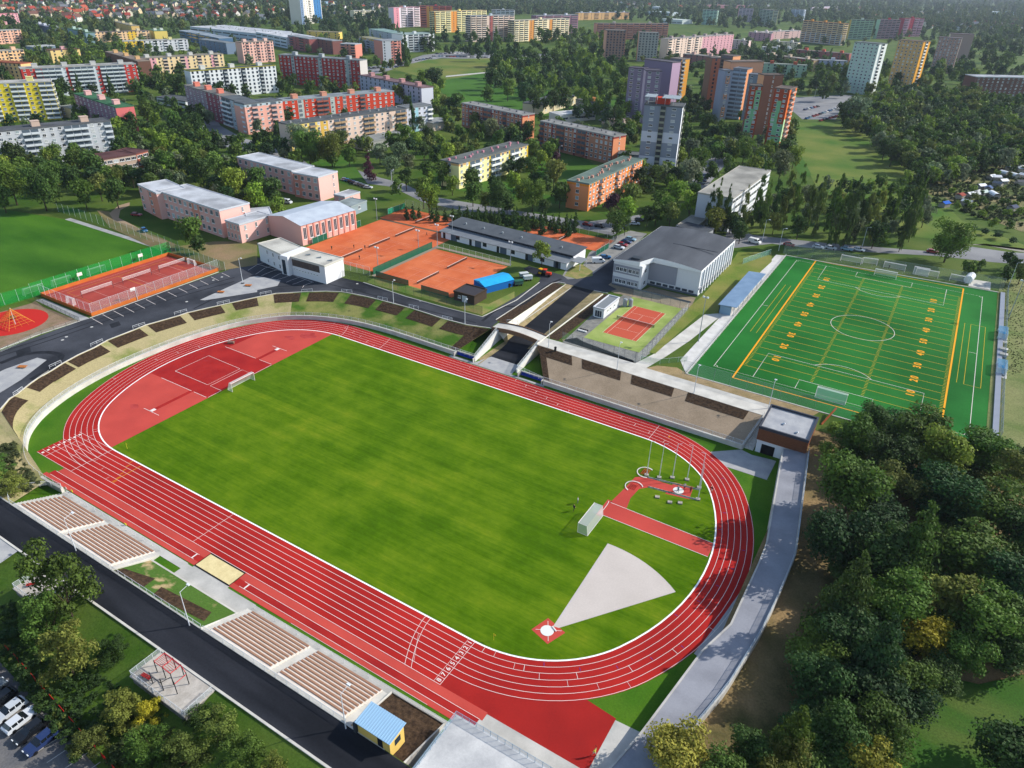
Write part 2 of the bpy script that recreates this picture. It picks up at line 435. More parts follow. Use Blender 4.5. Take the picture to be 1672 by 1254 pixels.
# infield surfaces
g = MB(); g.poly(outline(-.05), 0.0)
struct('pitch_grass', g, PITCHG)
g = MB()
ch = [(x, y) for x, y in outline(-.15) if x < -2.4]
ch.sort(key=lambda p: math.atan2(p[1], -2.4-p[0]+.001)); ch = [(-2.4, ch[0][1])]+ch+[(-2.4, ch[-1][1])]
g.poly(ch, .008); struct('red_d_area', g, REDD)
low = [p for p in ch if p[1] <= -9.3]; low = low+[(-22.5, -9.3), (-2.4, -9.3)]
upp = [(-2.4, 12.2), (-21, 12.2)]+[p for p in ch if p[1] >= 12.2]
g = MB(); g.poly([(x+.0, y) for x, y in low if x > -22.6 or y < -9.3], .016); g.poly([p for p in upp if p[0] > -21.5], .016)
struct('pale_d_area', g, REDL)
g = MB()
for q, r0 in (('f 330,968', 3.4), ('f 210,985', 2.0), ('i 860,250', 1.5)):
    P = W(q, 0)[0]; rs_ = random.Random(r0); g.poly([(P.x+r0*rs_.uniform(.55, 1.1)*math.cos(a*.45), P.y+r0*rs_.uniform(.4, .8)*math.sin(a*.45)) for a in range(14)], .02)
struct('damp_stain', g, mat('9a3431', 'b04440', .5))
g = MB()
g.poly(rect(-9.3, -21.2, -8.2, -9.3), .024); g.poly(rect(-9.0, 11.8, -7.9, 20), .024)
struct('vault_runway', g, REDD)
g = MB()
for P in ([(-21.2, -9.35), (-8.9, -9.35)], [(-7.9, -9.35), (-3, -9.35)], [(-21.4, -5), (-21.4, 5.9), (-8, 5.6), (-8, -5), (-21.4, -5)], [(-2.6, -5), (-2.6, 5.5), (-7, 5.5), (-7, -5), (-2.6, -5)], [(-22, 12.2), (-9.2, 12.2)], [(-7.8, 12.2), (-3, 12.2)], [(-2.6, -9.2), (-2.6, 12)],
          [(-11.4, -21.3), (-5.4, -21.3)], [(-11.2, 20.2), (-5.4, 20.2)], [(-9.3, -21.2), (-8.2, -21.2)]): g.line(P, .12, .032)
g.cbox((-8.7, -20.6, .06), (.9, 1.2, .08)); g.cbox((-8.45, 19.4, .06), (.9, 1.2, .08))
struct('d_area_lines', g, WHITE)
g = MB(); g.poly([(102.3, 4.8), (124.9, 4.8), (124.9, 9.1), (102.3, 9.4)], .012)
curvy = [(102.2, 9.2), (106, 9.2), (105.3, 13), (105.6, 17), (107.4, 18.9), (111, 19.2), (111, 18.6), (116, 19.6), (115.4, 24.2), (111.2, 23.4), (111.2, 22.2), (107, 21.9), (104.6, 21.6), (103.2, 20.4), (102.8, 15)]
g.poly(curvy, .016); g.poly([(106.3, -25.0), (110.3, -26.2), (108.9, -29.9), (105.1, -28.7)], .016)
g.poly([(101.4, 4.2), (102.4, 4.2), (102.4, 10), (101.4, 10)], .016)
struct('throwing_area_surface', g, REDL)
g = MB(); g.line([(102.3, 4.8), (124.9, 4.8)], .1, .03); g.line([(102.3, 9.4), (124.9, 9.1)], .1, .03)
g.line([(101.9+.25*math.cos(i/6*math.pi-math.pi/2)-.1, 7.1+2.5*math.sin(i/6*math.pi-math.pi/2)) for i in range(7)], .12, .034)
for c in ((107.5, -27.5), (113.0, 21.2)):
    g.poly(circ(*c, 1.15), .05)
g.line([(105.7, -28.3), (109.6, -26.2)], .08, .036); g.line([(106.6, -25.6), (108.7, -29.3)], .08, .036)
struct('throwing_circles', g, mat('d8d6d0'))
g = MB(); a0 = math.atan2(23.5, -1.4); a1 = math.atan2(18.6, 14.3)
g.poly([(107.9, -26.1), (108.9, -25.9)]+[(108.5+23.6*math.cos(a1+(a0-a1)*i/10), -25.9+23.6*math.sin(a1+(a0-a1)*i/10)) for i in range(11)], .02)
struct('shot_put_sector', g, mat('c2b8af', 'bab0a7', .15, grain=.07))
b_ = MB(); b_.cbox((108.35, -26.55, .1), (1.2, .22, .16), rz=R(-28)); tag(b_.build('stop_board', WHITE), 'white curved stop board on the shot put circle', 'stop board')
# steeple: sand pit beside the straight
sp = thing('sand_pit', 'rectangular sand pit with black edge beside the home straight', 'sand pit', (45.1, -49.5, 0))
g = MB(); g.poly(rect(0, 0, 9.2, 3.4), .05); g.build('sand', SAND, sp)
g = MB(); g.wall([(-.1, -.1), (9.3, -.1), (9.3, 3.5), (-.1, 3.5)], 0, .09, .25, closed=True); g.build('edge', mat('1d1c1c'), sp)
g = MB(); g.poly([(43.5, -53.2), (62, -53.2), (62, -50.1), (54.6, -50.1), (54.6, -49.5), (45, -49.5), (45, -50.1), (43.5, -50.1)], .02); struct('pit_path', g, CONC)
g = MB()
g.poly(rect(4.5, -51.5, 43.6, -49.9), .014); g.poly(rect(61.9, -51.6, 104.2, -50.3), .014)
g.poly([(103.9, -50.6), (103.9, -48.4), (107.6, -46.1), (123.2, -46.1), (123.2, -50.6), (123.2, -66), (103.9, -66)], .01)
g.poly([(124.25, -36.6), (128.6, -36.4), (129.5, -66), (124.2, -66)], .01)
struct('perimeter_path', g, CONC)
g = MB(); g.poly(W('k 1255,540 1450,525 1520,560 1646,590 l 60,600 0,720 k 1640,728 1355,635', 0), .02); g.poly([(133.9, 12), (133.9, -12), (131.8, -19), (130.2, -18.5), (131.6, -10), (132.9, 0)], .018); struct('forecourt', g, PAVE)
g = MB(); g.poly([(35.2, 45), (66.6, 44.6), (66.6, 43.8), (35.2, 43.8)], .016); g.poly([(43.2, 43.8), (56, 43.8), (55.4, 50.4), (45.6, 50.4)], .06); struct('tunnel_apron', g, PAVE)

# ------------------------------------------------------------------ concrete ring wall, banks
RW = [(4.4, -50.7), (-0.5, -51.0), (-7.0, -50.7), (-12.1, -49.3), (-18.3, -46.2), (-22.8, -43.1), (-26.9, -38.5), (-29.8, -33.5), (-32.7, -26.3), (-34.8, -16.5), (-35.3, -6.1), (-34.5, 8.9), (-30.9, 22.7), (-27.3, 28.9), (-21.4, 36.2), (-13.0, 41.3), (-2.7, 44.6), (8.6, 45.9), (20.8, 45.9), (36.4, 45.6)]
RWs = smoothline([(x, y, 0) for x, y in RW], 2)
mbw = MB(); mbw.wall(RWs, -.1, 1.25, .55)
tag(mbw.build('ring_wall', CONCL), 'curved pale concrete wall round the left bend of the track', 'retaining wall')
mbw = MB(); mbw.wall([(66, 44.9), (120.2, 44.6)], -.1, 1.25, .5); mbw.wall([(120.2, 44.6), (121.6, 56.4)], -.1, [1.25, 3.7], .4)
tag(mbw.build('low_wall', CONCL), 'straight concrete wall below the brown bank on the far straight', 'retaining wall')
upB = resample(CURB, 200)
upB = [Vector((p.x, p.y, UP)) for p in upB]
_ld = resample([(p.x, p.y, 1.1) for p in RWs], 900); lowB = []; _j = 0
for i_, p in enumerate(upB):
    hi_ = min(899, _j+26); _j = min(range(_j, hi_+1), key=lambda j: (_ld[j].xy-p.xy).length); lowB.append(_ld[_j])
k0 = 118
def ringloft(a, b, lo, up, mb, s0=0, s1=1, lift=0, cols=6):
    for i in range(a, b):
        P = []
        for j in (i, i+1):
            for c in range(cols+1):
                s = s0+(s1-s0)*c/cols; q = lo[j].lerp(up[j], 1-s); P.append((q.x, q.y, q.z+lift))
        mb.add(P, [(c, c+1, cols+2+c, cols+1+c) for c in range(cols)])
g = MB(); ringloft(0, k0, lowB, upB, g); struct('dry_bank', g, DRY)
g = MB(); ringloft(k0, 199, lowB, upB, g); struct('green_bank', g, DRYG)
g = MB(); pts = [(4.6, -51, 1.1), (4.6, -60.3, UP), (-25, -60.3, UP), (-40, -52, UP), (-40.5, -45, UP), (upB[0].x, upB[0].y, UP)]
low_l = resample([(p.x, p.y, 1.1) for p in RWs[:4]], 12)
g.loft(resample(pts[1:], 30), [lowB[0]]*30); struct('left_bank', g, DRY)
def near_i(P):
    return min(range(200), key=lambda i: (upB[i]-P).length)
BEDS = W('i 0,268 104,180 172,122 305,22 e 270,1200 400,1140 415,1135 640,1030 670,1005 890,920 935,905 1150,845 1200,825 1410,775 1475,765 1646,725 f 90,700 290,692 345,692 535,692 595,705 760,738 810,752 960,790 1005,808 1170,860 1220,872 1490,928', UP)
g = MB()
for i in range(0, len(BEDS), 2):
    a, b = sorted((near_i(BEDS[i]), near_i(BEDS[i+1])))
    if b > a: ringloft(a, b, lowB, upB, g, .04, .42, .07, 3)
ringloft(193, 199, lowB, upB, g, .04, .95, .07, 3)
struct('planting_beds', g, MULCH)
# far straight bank
LB = [(66, 45, 1.1), (120.2, 44.8, 1.1)]; UB = [(56.6, 58.4, UP), (121.8, 56.4, UP)]
lo2, up2 = resample(LB, 120), resample(UB, 120)
g = MB(); ringloft(0, 119, lo2, up2, g); struct('brown_bank', g, BROWNG)
g = MB()
for a, b in ((0, 20), (26, 48), (54, 76), (83, 112)): ringloft(a, b, lo2, up2, g, .02, .3, .07, 3)
ringloft(0, 4, lo2, up2, g, .3, .95, .07, 3)
struct('planting_beds', g, MULCH)
# tunnel under the bridge, ramp up to the town
def ramp_z(y): return 0.02 if y < 56 else min(UP+.01, .02+(y-56)/(104-56)*(UP))
g = MB(); ys = [44.4+(104.4-44.4)*i/20 for i in range(21)]
g.add([q for y in ys for q in ((45.2 if y < 62 else 44.4, y, ramp_z(y)), (54.4 if y < 62 else 52, y, ramp_z(y)))], [(2*i, 2*i+1, 2*i+3, 2*i+2) for i in range(20)])
struct('ramp_road', g, ASPHNEW)
g = MB(); ys = [60+(104.4-60)*i/16 for i in range(17)]
xm = lambda y: 41.5+(43.5-41.5)*(104.4-y)/42
g.add([q for y in ys for q in ((41.3, y, UP), (xm(y), y, UP+(ramp_z(y)-UP)*(xm(y)-41.3)/3.1))], [(2*i, 2*i+1, 2*i+3, 2*i+2) for i in range(16)])
struct('ramp_path', g, mat('d8d2c4', 'cfc8b8', .5))
g = MB()
g.add([q for y in ys for q in ((xm(y), y, UP+(ramp_z(y)-UP)*(xm(y)-41.3)/3.1), (44.4, y, ramp_z(y)+.01))], [(2*i, 2*i+1, 2*i+3, 2*i+2) for i in range(16)])
g.add([q for y in ys for q in ((52.0, y, ramp_z(y)+.01), (55.9, y, min(UP, ramp_z(y)+1.4)))], [(2*i, 2*i+1, 2*i+3, 2*i+2) for i in range(16)])
struct('ramp_verge', g, TAN)
g = MB(); g.poly([(43.3, 47), (45.2, 47), (45.2, 62), (43.6, 62)], .05); g.poly([(44.9, 44.4), (45.3, 44.4), (45.3, 62), (44.9, 62)], .09); struct('tunnel_verge', g, TAN)
g = MB(); g.wall([(56, 58.6), (56, 103)], 0, UP+.25, .3); tag(g.build('ramp_wall', mat('d9d3c6')), 'long white retaining wall on the right of the sunken ramp', 'retaining wall')
g = MB(); g.poly(rect(37.4, 65.6, 41.2, 103), UP+.03); g.poly(rect(56.3, 64.2, 60, 104), UP+.03); struct('planting_beds', g, MULCH)
g = MB(); g.wall([(43.2, 45.3), (41.6, 60.4), (41.3, 64.8)], -.1, [1.1, UP+.2, UP], .5); g.wall([(41.3, 64.8), (41.3, 104)], -.1, UP-.05, .12)
tag(g.build('wing_wall', mat('cfcdc6')), 'sloping white wing wall left of the tunnel mouth', 'retaining wall')
g = MB(); g.wall([(56.6, 46.4), (55.9, 60.4)], -.1, [1.1, UP+.1], .5)
tag(g.build('wing_wall', mat('cfcdc6')), 'sloping wing wall right of the tunnel mouth', 'retaining wall')
br = thing('foot_bridge', 'arched concrete footbridge with brown timber fascia over the sunken road', 'bridge', (39.2, 60.3, UP))
g = MB(); N = 14
def dz(t): return .75*math.sin(math.pi*t)
for i in range(N):
    t0, t1 = i/N, (i+1)/N; x0, x1 = 16.8*t0, 16.8*t1
    g.add([(x0, .15, dz(t0)+.05), (x1, .15, dz(t1)+.05), (x1, 4.2, dz(t1)+.05), (x0, 4.2, dz(t0)+.05)], [(0, 1, 2, 3)])
    g.add([(x0, .15, dz(t0)-.5), (x1, .15, dz(t1)-.5), (x1, 4.2, dz(t1)-.5), (x0, 4.2, dz(t0)-.5)], [(3, 2, 1, 0)])
g.build('deck', CONCL, br)
for yy in (0, 4.3):
    g = MB()
    for i in range(N):
        t0, t1 = i/N, (i+1)/N; x0, x1 = 16.8*t0, 16.8*t1
        v = []
        for x, t in ((x0, t0), (x1, t1)):
            for yo in (-.12, .12): v += [(x, yy+yo, dz(t)-.95), (x, yy+yo, dz(t)+.35)]
        g.add(v, [(0, 4, 5, 1), (2, 3, 7, 6), (1, 5, 7, 3), (0, 2, 6, 4)])
    g.build('fascia', mat('7b5f49', '6a5040', 2, stretch=(1, 1, 6)), br)

# right-hand promenade, sloping down towards the camera
PI_ = [(129.1, 44.5, UP-.02), (134.0, 10.6, 3.3), (134.1, 4.8, 3.2), (133.9, -11.9, 2.9), (131.6, -19.5, 2.7), (128.6, -38.3, 1.95), (126.8, -46, 1.75), (124.5, -60, 1.3), (121.5, -78, .8)]
PO_ = [(134.3, 46.0, UP-.02), (139.3, 10.8, 3.3), (139.1, -1.9, 3.1), (138.6, -11.7, 2.9), (136.9, -24.9, 2.5), (134.6, -34.5, 2.1), (132.3, -43, 1.8), (130.5, -60, 1.3), (128.5, -78, .8)]
pa, pb = resample(PI_, 60), resample(PO_, 60)
g = MB(); g.loft(pa, pb, 60); struct('promenade', g, PROM)
g = MB(); g.wall([(p.x, p.y) for p in pa], -.1, [p.z+.12 for p in pa], .3)
tag(g.build('promenade_wall', CONC), 'grey wall holding the raised promenade above the track', 'retaining wall')
g = MB(); g.wall([(p.x, p.y) for p in pb], -2, [p.z+.55 for p in pb], .3)
tag(g.build('promenade_parapet', CONC), 'pale parapet along the wood side of the raised promenade', 'parapet')
for i in range(0, 60, 5):
    pass
# pavements and paths at town level
Z = UP+.02
_fl = [0]
def flat(name, pts, m, z=Z):
    if name in ('town_road', 'lawn', 'wide_lawn', 'lawn_path', 'hill_meadow', 'allotment_ground', 'far_parking', 'right_road', 'school_yard', 'dirt_track', 'right_path', 'rough_ground', 'hall_lawn'): _fl[0] += 1; z += .0035*_fl[0]
    g = MB(); g.poly(pts, z); return struct(name, g, m)
flat('promenade_path', [(56, 58.4), (121.9, 56.3), (122.7, 56.9), (131.8, 57.4), (131.5, 62), (122, 62.3), (87.9, 62.9), (84.3, 63.8), (56.3, 63.6)], CONCL, Z+.02)
flat('sand_strip', W('g 400,985 440,1010 760,1130 770,1150 300,1000', UP), TAN, Z)
flat('sand_strip', [(87.9, 62.9), (122, 62.4), (131.5, 62.2), (133, 66), (98, 66.5), (95, 68), (90, 66)], mat('a08a68', '8c7a55', .4, grain=.3), Z+.004)
flat('link_path', [(84.3, 63.4), (88, 62.8), (90, 72), (92.3, 86), (94.4, 106.5), (97, 112), (94, 112.5), (90, 107.5), (86.5, 71.5)], CONCL, Z+.03)
flat('gravel_margin', [(61.5, 63.8), (84.6, 63.8), (85.6, 72), (84.6, 107), (82.6, 111), (62, 108), (60.2, 88)], mat('6d6c68', '84827a', .6, grain=.3), Z)
# ------------------------------------------------------------------ roads and sealed areas at town level
ring = W('p -60,700 -60,600', UP)
ringU = W('e 0,1070 250,975 510,880 575,860 800,775 1000,700 1200,640 1400,572 1480,545 1646,490', UP)
rl = [(p.x, p.y) for p in CURB]
flat('ring_road', [(-60, -50), (-40.5, -45)]+rl+[(38.8, 62), (38.6, 64.8), (37.2, 67), (32.7, 65.6)]+[(p.x, p.y) for p in W('f 1440,850 1200,790 950,720 700,640 680,630 600,615 520,595 440,612 420,618 200,545 150,530 0,470', UP)]+[(p.x, p.y) for p in ringU[::-1]]+[(-100, -40)], ASPH, Z)
flat('near_road', [(-400, -66.2), (-400, -60.4), (104.8, -60.4), (104.8, -66.2)], ASPHNEW, Z)
flat('access_road', [(32.7, 65.6), (37.2, 67), (37.3, 102.5), (41.3, 104.4), (52, 104.4), (56.5, 106), (58, 110), (53.9, 112), (53.8, 158), (57, 200), (52.5, 200), (46.5, 175), (44.5, 158), (45, 115), (40, 108.5), (36, 111), (22, 112), (22, 108), (31.5, 104), (33.2, 99)], ASPH, Z+.01)
flat('car_apron', W('g 480,440 640,340 740,300 850,320 640,500 500,600 420,640 300,600 340,530 440,520', UP), mat('8d8b86', '7b7a76', .3, grain=.15), Z+.006)
flat('town_road', W('p 1200,405 1260,398 1350,408 1530,418 1620,428 1760,440 1760,418 1650,412 1580,402 1540,412 1350,397 1230,384 1190,370 1180,400', UP), ASPHOLD, Z+.01)
flat('town_road', W('p 470,270 560,285 600,300 640,305 690,330 760,345 850,352 1000,385 1040,360 1050,350 960,362 850,345 700,320 660,300 620,290 560,270 500,255', UP), ASPHOLD, Z)
flat('town_road', W('p 330,190 340,215 370,240 420,250 460,262 450,240 395,225 360,205 345,180', UP), ASPHOLD, Z)
flat('town_road', W('p 1120,300 1150,310 1200,250 1180,240 1145,270', UP), ASPHOLD, Z)
flat('town_road', W('p 1310,195 1365,195 1375,170 1480,162 1380,155 1320,158 1250,160 1200,170 1210,180 1290,178', UP), ASPHOLD, Z)
flat('far_parking', W('p 560,112 650,104 690,90 740,84 880,88 940,92 900,98 800,97 720,95 670,104 620,120 580,122', UP), ASPHOLD, Z)
flat('right_path', W('p 1645,300 1672,282 1672,286 1635,312', UP), TAN, Z)
flat('right_road', W('h 1280,390 1400,395 1646,440 1760,460 1760,440 1646,415 1400,385', UP), mat('9a968c', '8b8778', .3, grain=.2), Z+.014)
flat('wide_lawn', W('p 640,112 700,97 800,95 860,100 800,124 805,150 830,160 860,165 780,170 730,165 735,140', UP), mat('4c6624', '74743a', .02, grain=.3), Z)
flat('wide_lawn', W('p 700,135 800,118 830,140 1090,170 1085,185 960,190 850,190 740,165', UP), mat('365a18', '446a20', .02, grain=.3), Z)
flat('lawn_path', W('p 728,124 800,117 800,119 728,126', UP), CONC, Z+.03)
flat('hill_meadow', W('p 1300,200 1380,200 1420,225 1430,250 1470,265 1490,300 1540,330 1570,360 1672,400 1760,420 1560,395 1480,385 1400,350 1340,320 1320,280 1300,240', UP), MEADOW, Z)
flat('allotment_ground', W('p 1480,300 1600,270 1700,262 1760,380 1672,380 1580,345', UP), mat('4f5c2c', '7c7350', .08, grain=.45, detail=10, mix=(.45, .6)), Z+.01)
for s_ in ('p 870,230 905,225 960,262 1010,290 920,300 880,290 860,260', 'p 480,250 560,245 600,300 560,300 520,280', 'p 690,290 740,310 800,320 920,335 1000,352 1010,335 900,320 850,300 780,295', 'p 1220,160 1300,160 1240,175', 'p 1290,262 1300,240 1325,285 1310,290'):
    flat('lawn', W(s_, UP), mat('355c18', '476424', .06, grain=.25), Z)
flat('school_yard', W('e 620,170 700,180 760,230 950,310 1150,400 1370,370 1646,370 1646,520 1390,560 1100,470 1000,420 700,280', UP), mat('6a6a40', '8a7458', .08, grain=.3, detail=8), Z-.006)
flat('dirt_track', W('e 700,190 760,140 830,120 830,140 770,170 760,220 860,270 960,330 1070,370 1060,390 950,350 840,290 730,240', UP), mat('97826a'), Z+.004)
flat('hall_lawn', W('g 1430,440 1646,440 1646,500 1490,640 1320,830 1180,840 900,1090 860,1080 1130,780 1200,720 1380,510', UP), mat('5c6f28', '7c7a40', .1, grain=.25, detail=8), Z)
flat('hall_yard', W('g 530,640 560,590 640,640 800,690 870,660 1160,730 1130,790 1060,800 740,720 640,700', UP), mat('7a705f', '90806a', .4, grain=.3), Z+.006)
flat('corner_lawn', W('g 320,590 350,540 430,515 500,560 500,590 400,610', UP), mat('6e7a3c', '8f8255', .4, grain=.25), Z+.016)
flat('tennis_verge', W('f 750,600 950,640 1280,750 1480,770 1646,690 1646,730 1440,840 700,630', UP), mat('5c7a30', '86804c', .2, grain=.25), Z+.012)
flat('rough_ground', W('h 1480,700 1500,620 1760,600 1760,1254 l 1646,520 1400,450 h 1430,1254', UP), mat('5a6a36', '787a4e', .12, grain=.45, detail=10), Z)
flat('tank_terrace', W('h 1300,610 1435,630 1430,680 1290,655', UP), CONCL, Z+.03)
def kerb(pts, w=.25, h=.12, name='kerb', z=UP, m=None):
    g = MB(); g.wall([(p[0], p[1]) for p in pts], z-.1, z+h, w); return struct(name, g, m or CONCL)
kerb(CURB); kerb([(x, -60.25) for x in range(-200, 105, 10)]); kerb([(x, -66.3) for x in range(-200, 105, 10)], .35)
kerb(W('e 0,1060 250,965 510,880', UP)); kerb(W('e 575,860 1400,565', UP)); kerb(W('f 680,632 950,722 1200,792 1440,852 1660,745 g 160,632', UP), .3)
kerb([(37.2, 66), (37.2, 102), (38.5, 104.4), (41, 104.6)]); kerb([(44.3, 67), (44.3, 104)], .2, h=-.2); kerb([(52, 104.5), (57, 105)])
# two pale islands with benches beside the ring road
flat('paved_island', W('e 1280,745 1600,600 f 0,592 150,620 130,655 0,682 e 1646,695 1310,748', UP), PAVE, Z+.09)
flat('paved_island', W('e -30,1220 30,1190 240,1115 300,1130 140,1254 i 0,165', UP), PAVE, Z+.09)
flat('paved_island', [(19.7, -69.8), (-30, -69.8), (-30, -66.4), (19.1, -66.4)], PAVE, Z)
for i, q in enumerate(('e 400,1000', 'e 425,980', 'e 587,917', 'e 1195,755', 'e 1365,617', 'f 1045,750', 'f 640,640', 'e 1420,597')):
    P = W(q, UP)[0]; g = MB(); g.tube((0, 0, Z-UP-.02), (0, 0, Z-UP+.02), .42, n=14); g.tube((0, 0, Z-UP+.02), (0, 0, Z-UP+.03), .3, n=14)
    tag(g.build('manhole_cover', mat('b4b3ae'), loc=(P.x, P.y, UP)), 'pale manhole cover in the ring road, '+['left of the pair by the playground', 'right of the pair by the playground', 'near the first parking bay', 'below the paved island', 'by the last parking bays', 'opposite the clay courts', 'outside the clubhouse corner', 'left of the island lamp'][i], 'manhole cover')
g = MB()
for s_, w_ in (('e 0,1150 150,1090 300,1075 380,1090 400,1110 330,1180 200,1254', 1.6), ('e -20,1085 300,985 700,845 1100,710 1500,600', .5), ('e -20,1110 300,1010 700,870 1100,735 1500,625', .5), ('e 1240,800 1400,720 1640,640 f 100,660 300,650', .6), ('f 450,640 700,700 1000,790 1400,890', .5), ('f 1440,880 1560,780 g 50,790 200,650 300,610', 1.0)):
    g.line(smoothline([(p.x, p.y, 0) for p in W(s_, UP)], 3), w_, Z+.012)
for s_ in ('e 700,900 760,880 775,905 715,925', 'e 100,1070 190,1040 200,1075 110,1105', 'f 620,660 700,682 690,700 610,676', 'f 1250,855 1330,872 1320,890 1240,870'): g.poly(W(s_, UP), Z+.016)
struct('asphalt_patches', g, mat('1f2125', '2a2c31', .5, grain=.2))
# painted parking lines
g = MB()
for i in range(13):
    a = PX('e 588,862')[0]; b = PX('e 1420,572')[0]; t = i/12
    x, y = a[0]+(b[0]-a[0])*t, a[1]+(b[1]-a[1])*t
    P = at(x, y, UP); Q = at(x+17.5-5*t, y+9.5-3.5*t, UP); g.line([P, Q], .13, Z+.02)
for a, b in zip(W('f 5,515 50,540 95,560 135,580 175,600 215,618 255,635 300,650', UP), W('f -60,555 -10,580 25,590 90,605 125,615 185,632 225,645 290,665', UP)): g.line([a, b], .13, Z+.02)
g.line(W('f -50,500 190,570 360,632', UP), .13, Z+.02)
for a, b in zip(W('f 5,515 50,540 95,560 135,580 175,600 215,618 255,635 300,650', UP), W('f 60,500 110,522 150,545 190,560 230,580 270,598 310,612 350,632', UP)): g.line([a, b], .13, Z+.02)
struct('parking_lines', g, WHITE)
# car park at the foot of the slope
g = MB(); g.poly([(-60, -84+3.6), (33, -79.6), (68, -82), (100, -84), (100, -130), (-60, -130)], .02); struct('car_park', g, mat('5e5e60', '77736e', .2, grain=.3, detail=8))
g = MB()
for i in range(14):
    x = 35.5+i*2.75; g.line([(x+.4, -81.2), (x-.2, -85.2)], .12, .04)
struct('parking_lines', g, mat('b9b4aa'))

# ------------------------------------------------------------------ sports pitches
ft = thing('artificial_pitch', 'x', 'x'); ft['kind'] = 'structure'; del ft['label']; del ft['category']
g = MB(); g.poly([(98.6, 66.2), (169.4, 66.2), (169.6, 184), (98.8, 179.2)], Z+.02); struct('turf', g, TURF, ft)
ZL = Z+.035
def loop(pts, w, g): g.line(pts, w, ZL, closed=True)
g = MB()
loop(rect(103.2, 74.6, 165.3, 176.4), .14, g); g.line([(103.2, 125.4), (105.3, 125.4)], .12, ZL); g.line([(163.2, 125.4), (165.3, 125.4)], .12, ZL)
for s_ in (1, -1):
    yb = 176.4 if s_ > 0 else 74.6
    g.line([(114, yb), (114, yb-s_*16.4), (154.3, yb-s_*16.4), (154.3, yb)], .13, ZL+.004)
    g.line([(125, yb), (125, yb-s_*5.4), (143.4, yb-s_*5.4), (143.4, yb)], .13, ZL+.004)
    cy = yb-s_*11; a = math.acos(5.5/9.15)
    g.line([(134.1+9.15*math.sin(t), cy-s_*9.15*math.cos(t)) for t in [-a+2*a*i/20 for i in range(21)]], .13, ZL+.004)
g.line(circ(134.1, 125.4, 9.15, 60), .13, ZL+.004, closed=True)
for cx_, cy_ in ((103.2, 74.6), (165.3, 74.6), (103.2, 176.4), (165.3, 176.4)):
    g.line([(cx_+math.cos(t)*(1 if cx_ < 130 else -1), cy_+math.sin(t)*(1 if cy_ < 100 else -1)) for t in [math.pi/2*i/6 for i in range(7)]], .1, ZL)
struct('white_lines', g, WHITE, ft)
g = MB()
ORG = mat('e39a22')
g.line([(109.5, 71), (109.5, 180)], .45, ZL+.006); g.line([(159.3, 71), (159.3, 181)], .45, ZL+.006)
g.line([(109.5, 71), (159.3, 71)], .3, ZL+.002); g.line([(109.5, 180), (159.3, 181)], .25, ZL+.002)
struct('orange_sidelines', g, ORG, ft)
g = MB()
y0 = 80.0
for k in range(21): g.line([(109.8, y0+4.572*k), (159, y0+4.572*k)], .12, ZL+.001)
for k in range(100):
    if k % 5:
        for x in (110, 127.6, 140.3, 158.2): g.line([(x, y0+.9144*k), (x+.75, y0+.9144*k)], .16, ZL+.001)
loop(rect(105.6, 102.6, 107.4, 148), .1, g); loop(rect(161.2, 102.6, 162.9, 148), .1, g); g.line([(166.9, 102.6), (166.9, 148)], .1, ZL)
g.line([(162.9, 148), (166.9, 148)], .1, ZL); g.line([(162.9, 102.6), (166.9, 102.6)], .1, ZL)
struct('yard_lines', g, mat('c9a82e'), ft)
def text_mesh(s, size, m, off=.02, ext=0):
    cu = bpy.data.curves.new('text', 'FONT'); cu.body = s; cu.size = size; cu.align_x = 'CENTER'; cu.align_y = 'CENTER'; cu.offset = off; cu.extrude = ext
    tmp = bpy.data.objects.new('t', cu); COL.objects.link(tmp)
    dg = bpy.context.evaluated_depsgraph_get(); me = bpy.data.meshes.new_from_object(tmp.evaluated_get(dg))
    bpy.data.objects.remove(tmp); me.materials.append(m); return me
for k, s_ in enumerate(['10', '20', '30', '40', '50', '40', '30', '20', '10']):
    me = text_mesh(s_[0]+' '+s_[1], 2.7, ORG, .09); y = 89.1+9.144*k
    inst('yard_number', me, ft, (116.6, y, ZL+.01), -math.pi/2); inst('yard_number', me, ft, (151.3, y, ZL+.01), math.pi/2)
# concrete surround of the artificial pitch
g = MB(); g.wall([(98.3, 66), (98.3, 179)], UP-.1, UP+.25, .4); g.wall([(98.3, 66), (169.8, 66)], UP-.1, UP+.15, .3); g.wall([(98.3, 179.4), (170, 184.3)], UP-.1, UP+.2, .4)
struct('pitch_kerb', g, CONCL)
flat('concrete_terrace', [(94.2, 72.6), (98, 66.8), (98.2, 179), (94.8, 178), (93.3, 145), (93.8, 111), (89.8, 106.3)][:1]+[(97.9, 66.6), (98.1, 179), (95, 178), (94.6, 106)], mat('cfccc6', 'bdbab4', .4), Z+.05)
g = MB(); g.wall([(170.6, 78), (171.2, 184)], UP-.3, UP+.5, 1.3); struct('pitch_side_strip', g, mat('a9adb5'))

# left grass pitch, multi-sport court, playground
flat('grass_pitch', [(-200, -60), (-97, -60), (-93, -14), (-92.8, -1.5), (-95, 46.9), (-163, 47.6), (-200, 40)], mat('2a540e', '446c1a', .06, grain=.3, stretch=(.4, 1, 1)), Z+.01)
flat('pitch_border', [(-163, 47.6), (-92, 46.8), (-92, 49), (-163, 50)], CONC, Z)
flat('play_ground', W('e -60,850 0,822 200,765 225,750 280,790 510,880 250,965 -60,1075', UP), mat('8d7562', '7a6a50', .4, grain=.3), Z+.012)
g = MB(); g.poly(circ(-80, -16.5, 9.6, 40), Z+.03); struct('play_surface', g, mat('b52a24'))
flat('court_side_strip', W('e 225,745 275,735 575,862 510,880', UP), PAVE, Z+.014)
g = MB(); g.poly(rect(-92, -1, -64.8, 45.1), Z+.03); struct('court_surface', g, mat('a2463c', '963e36', .2, grain=.1))
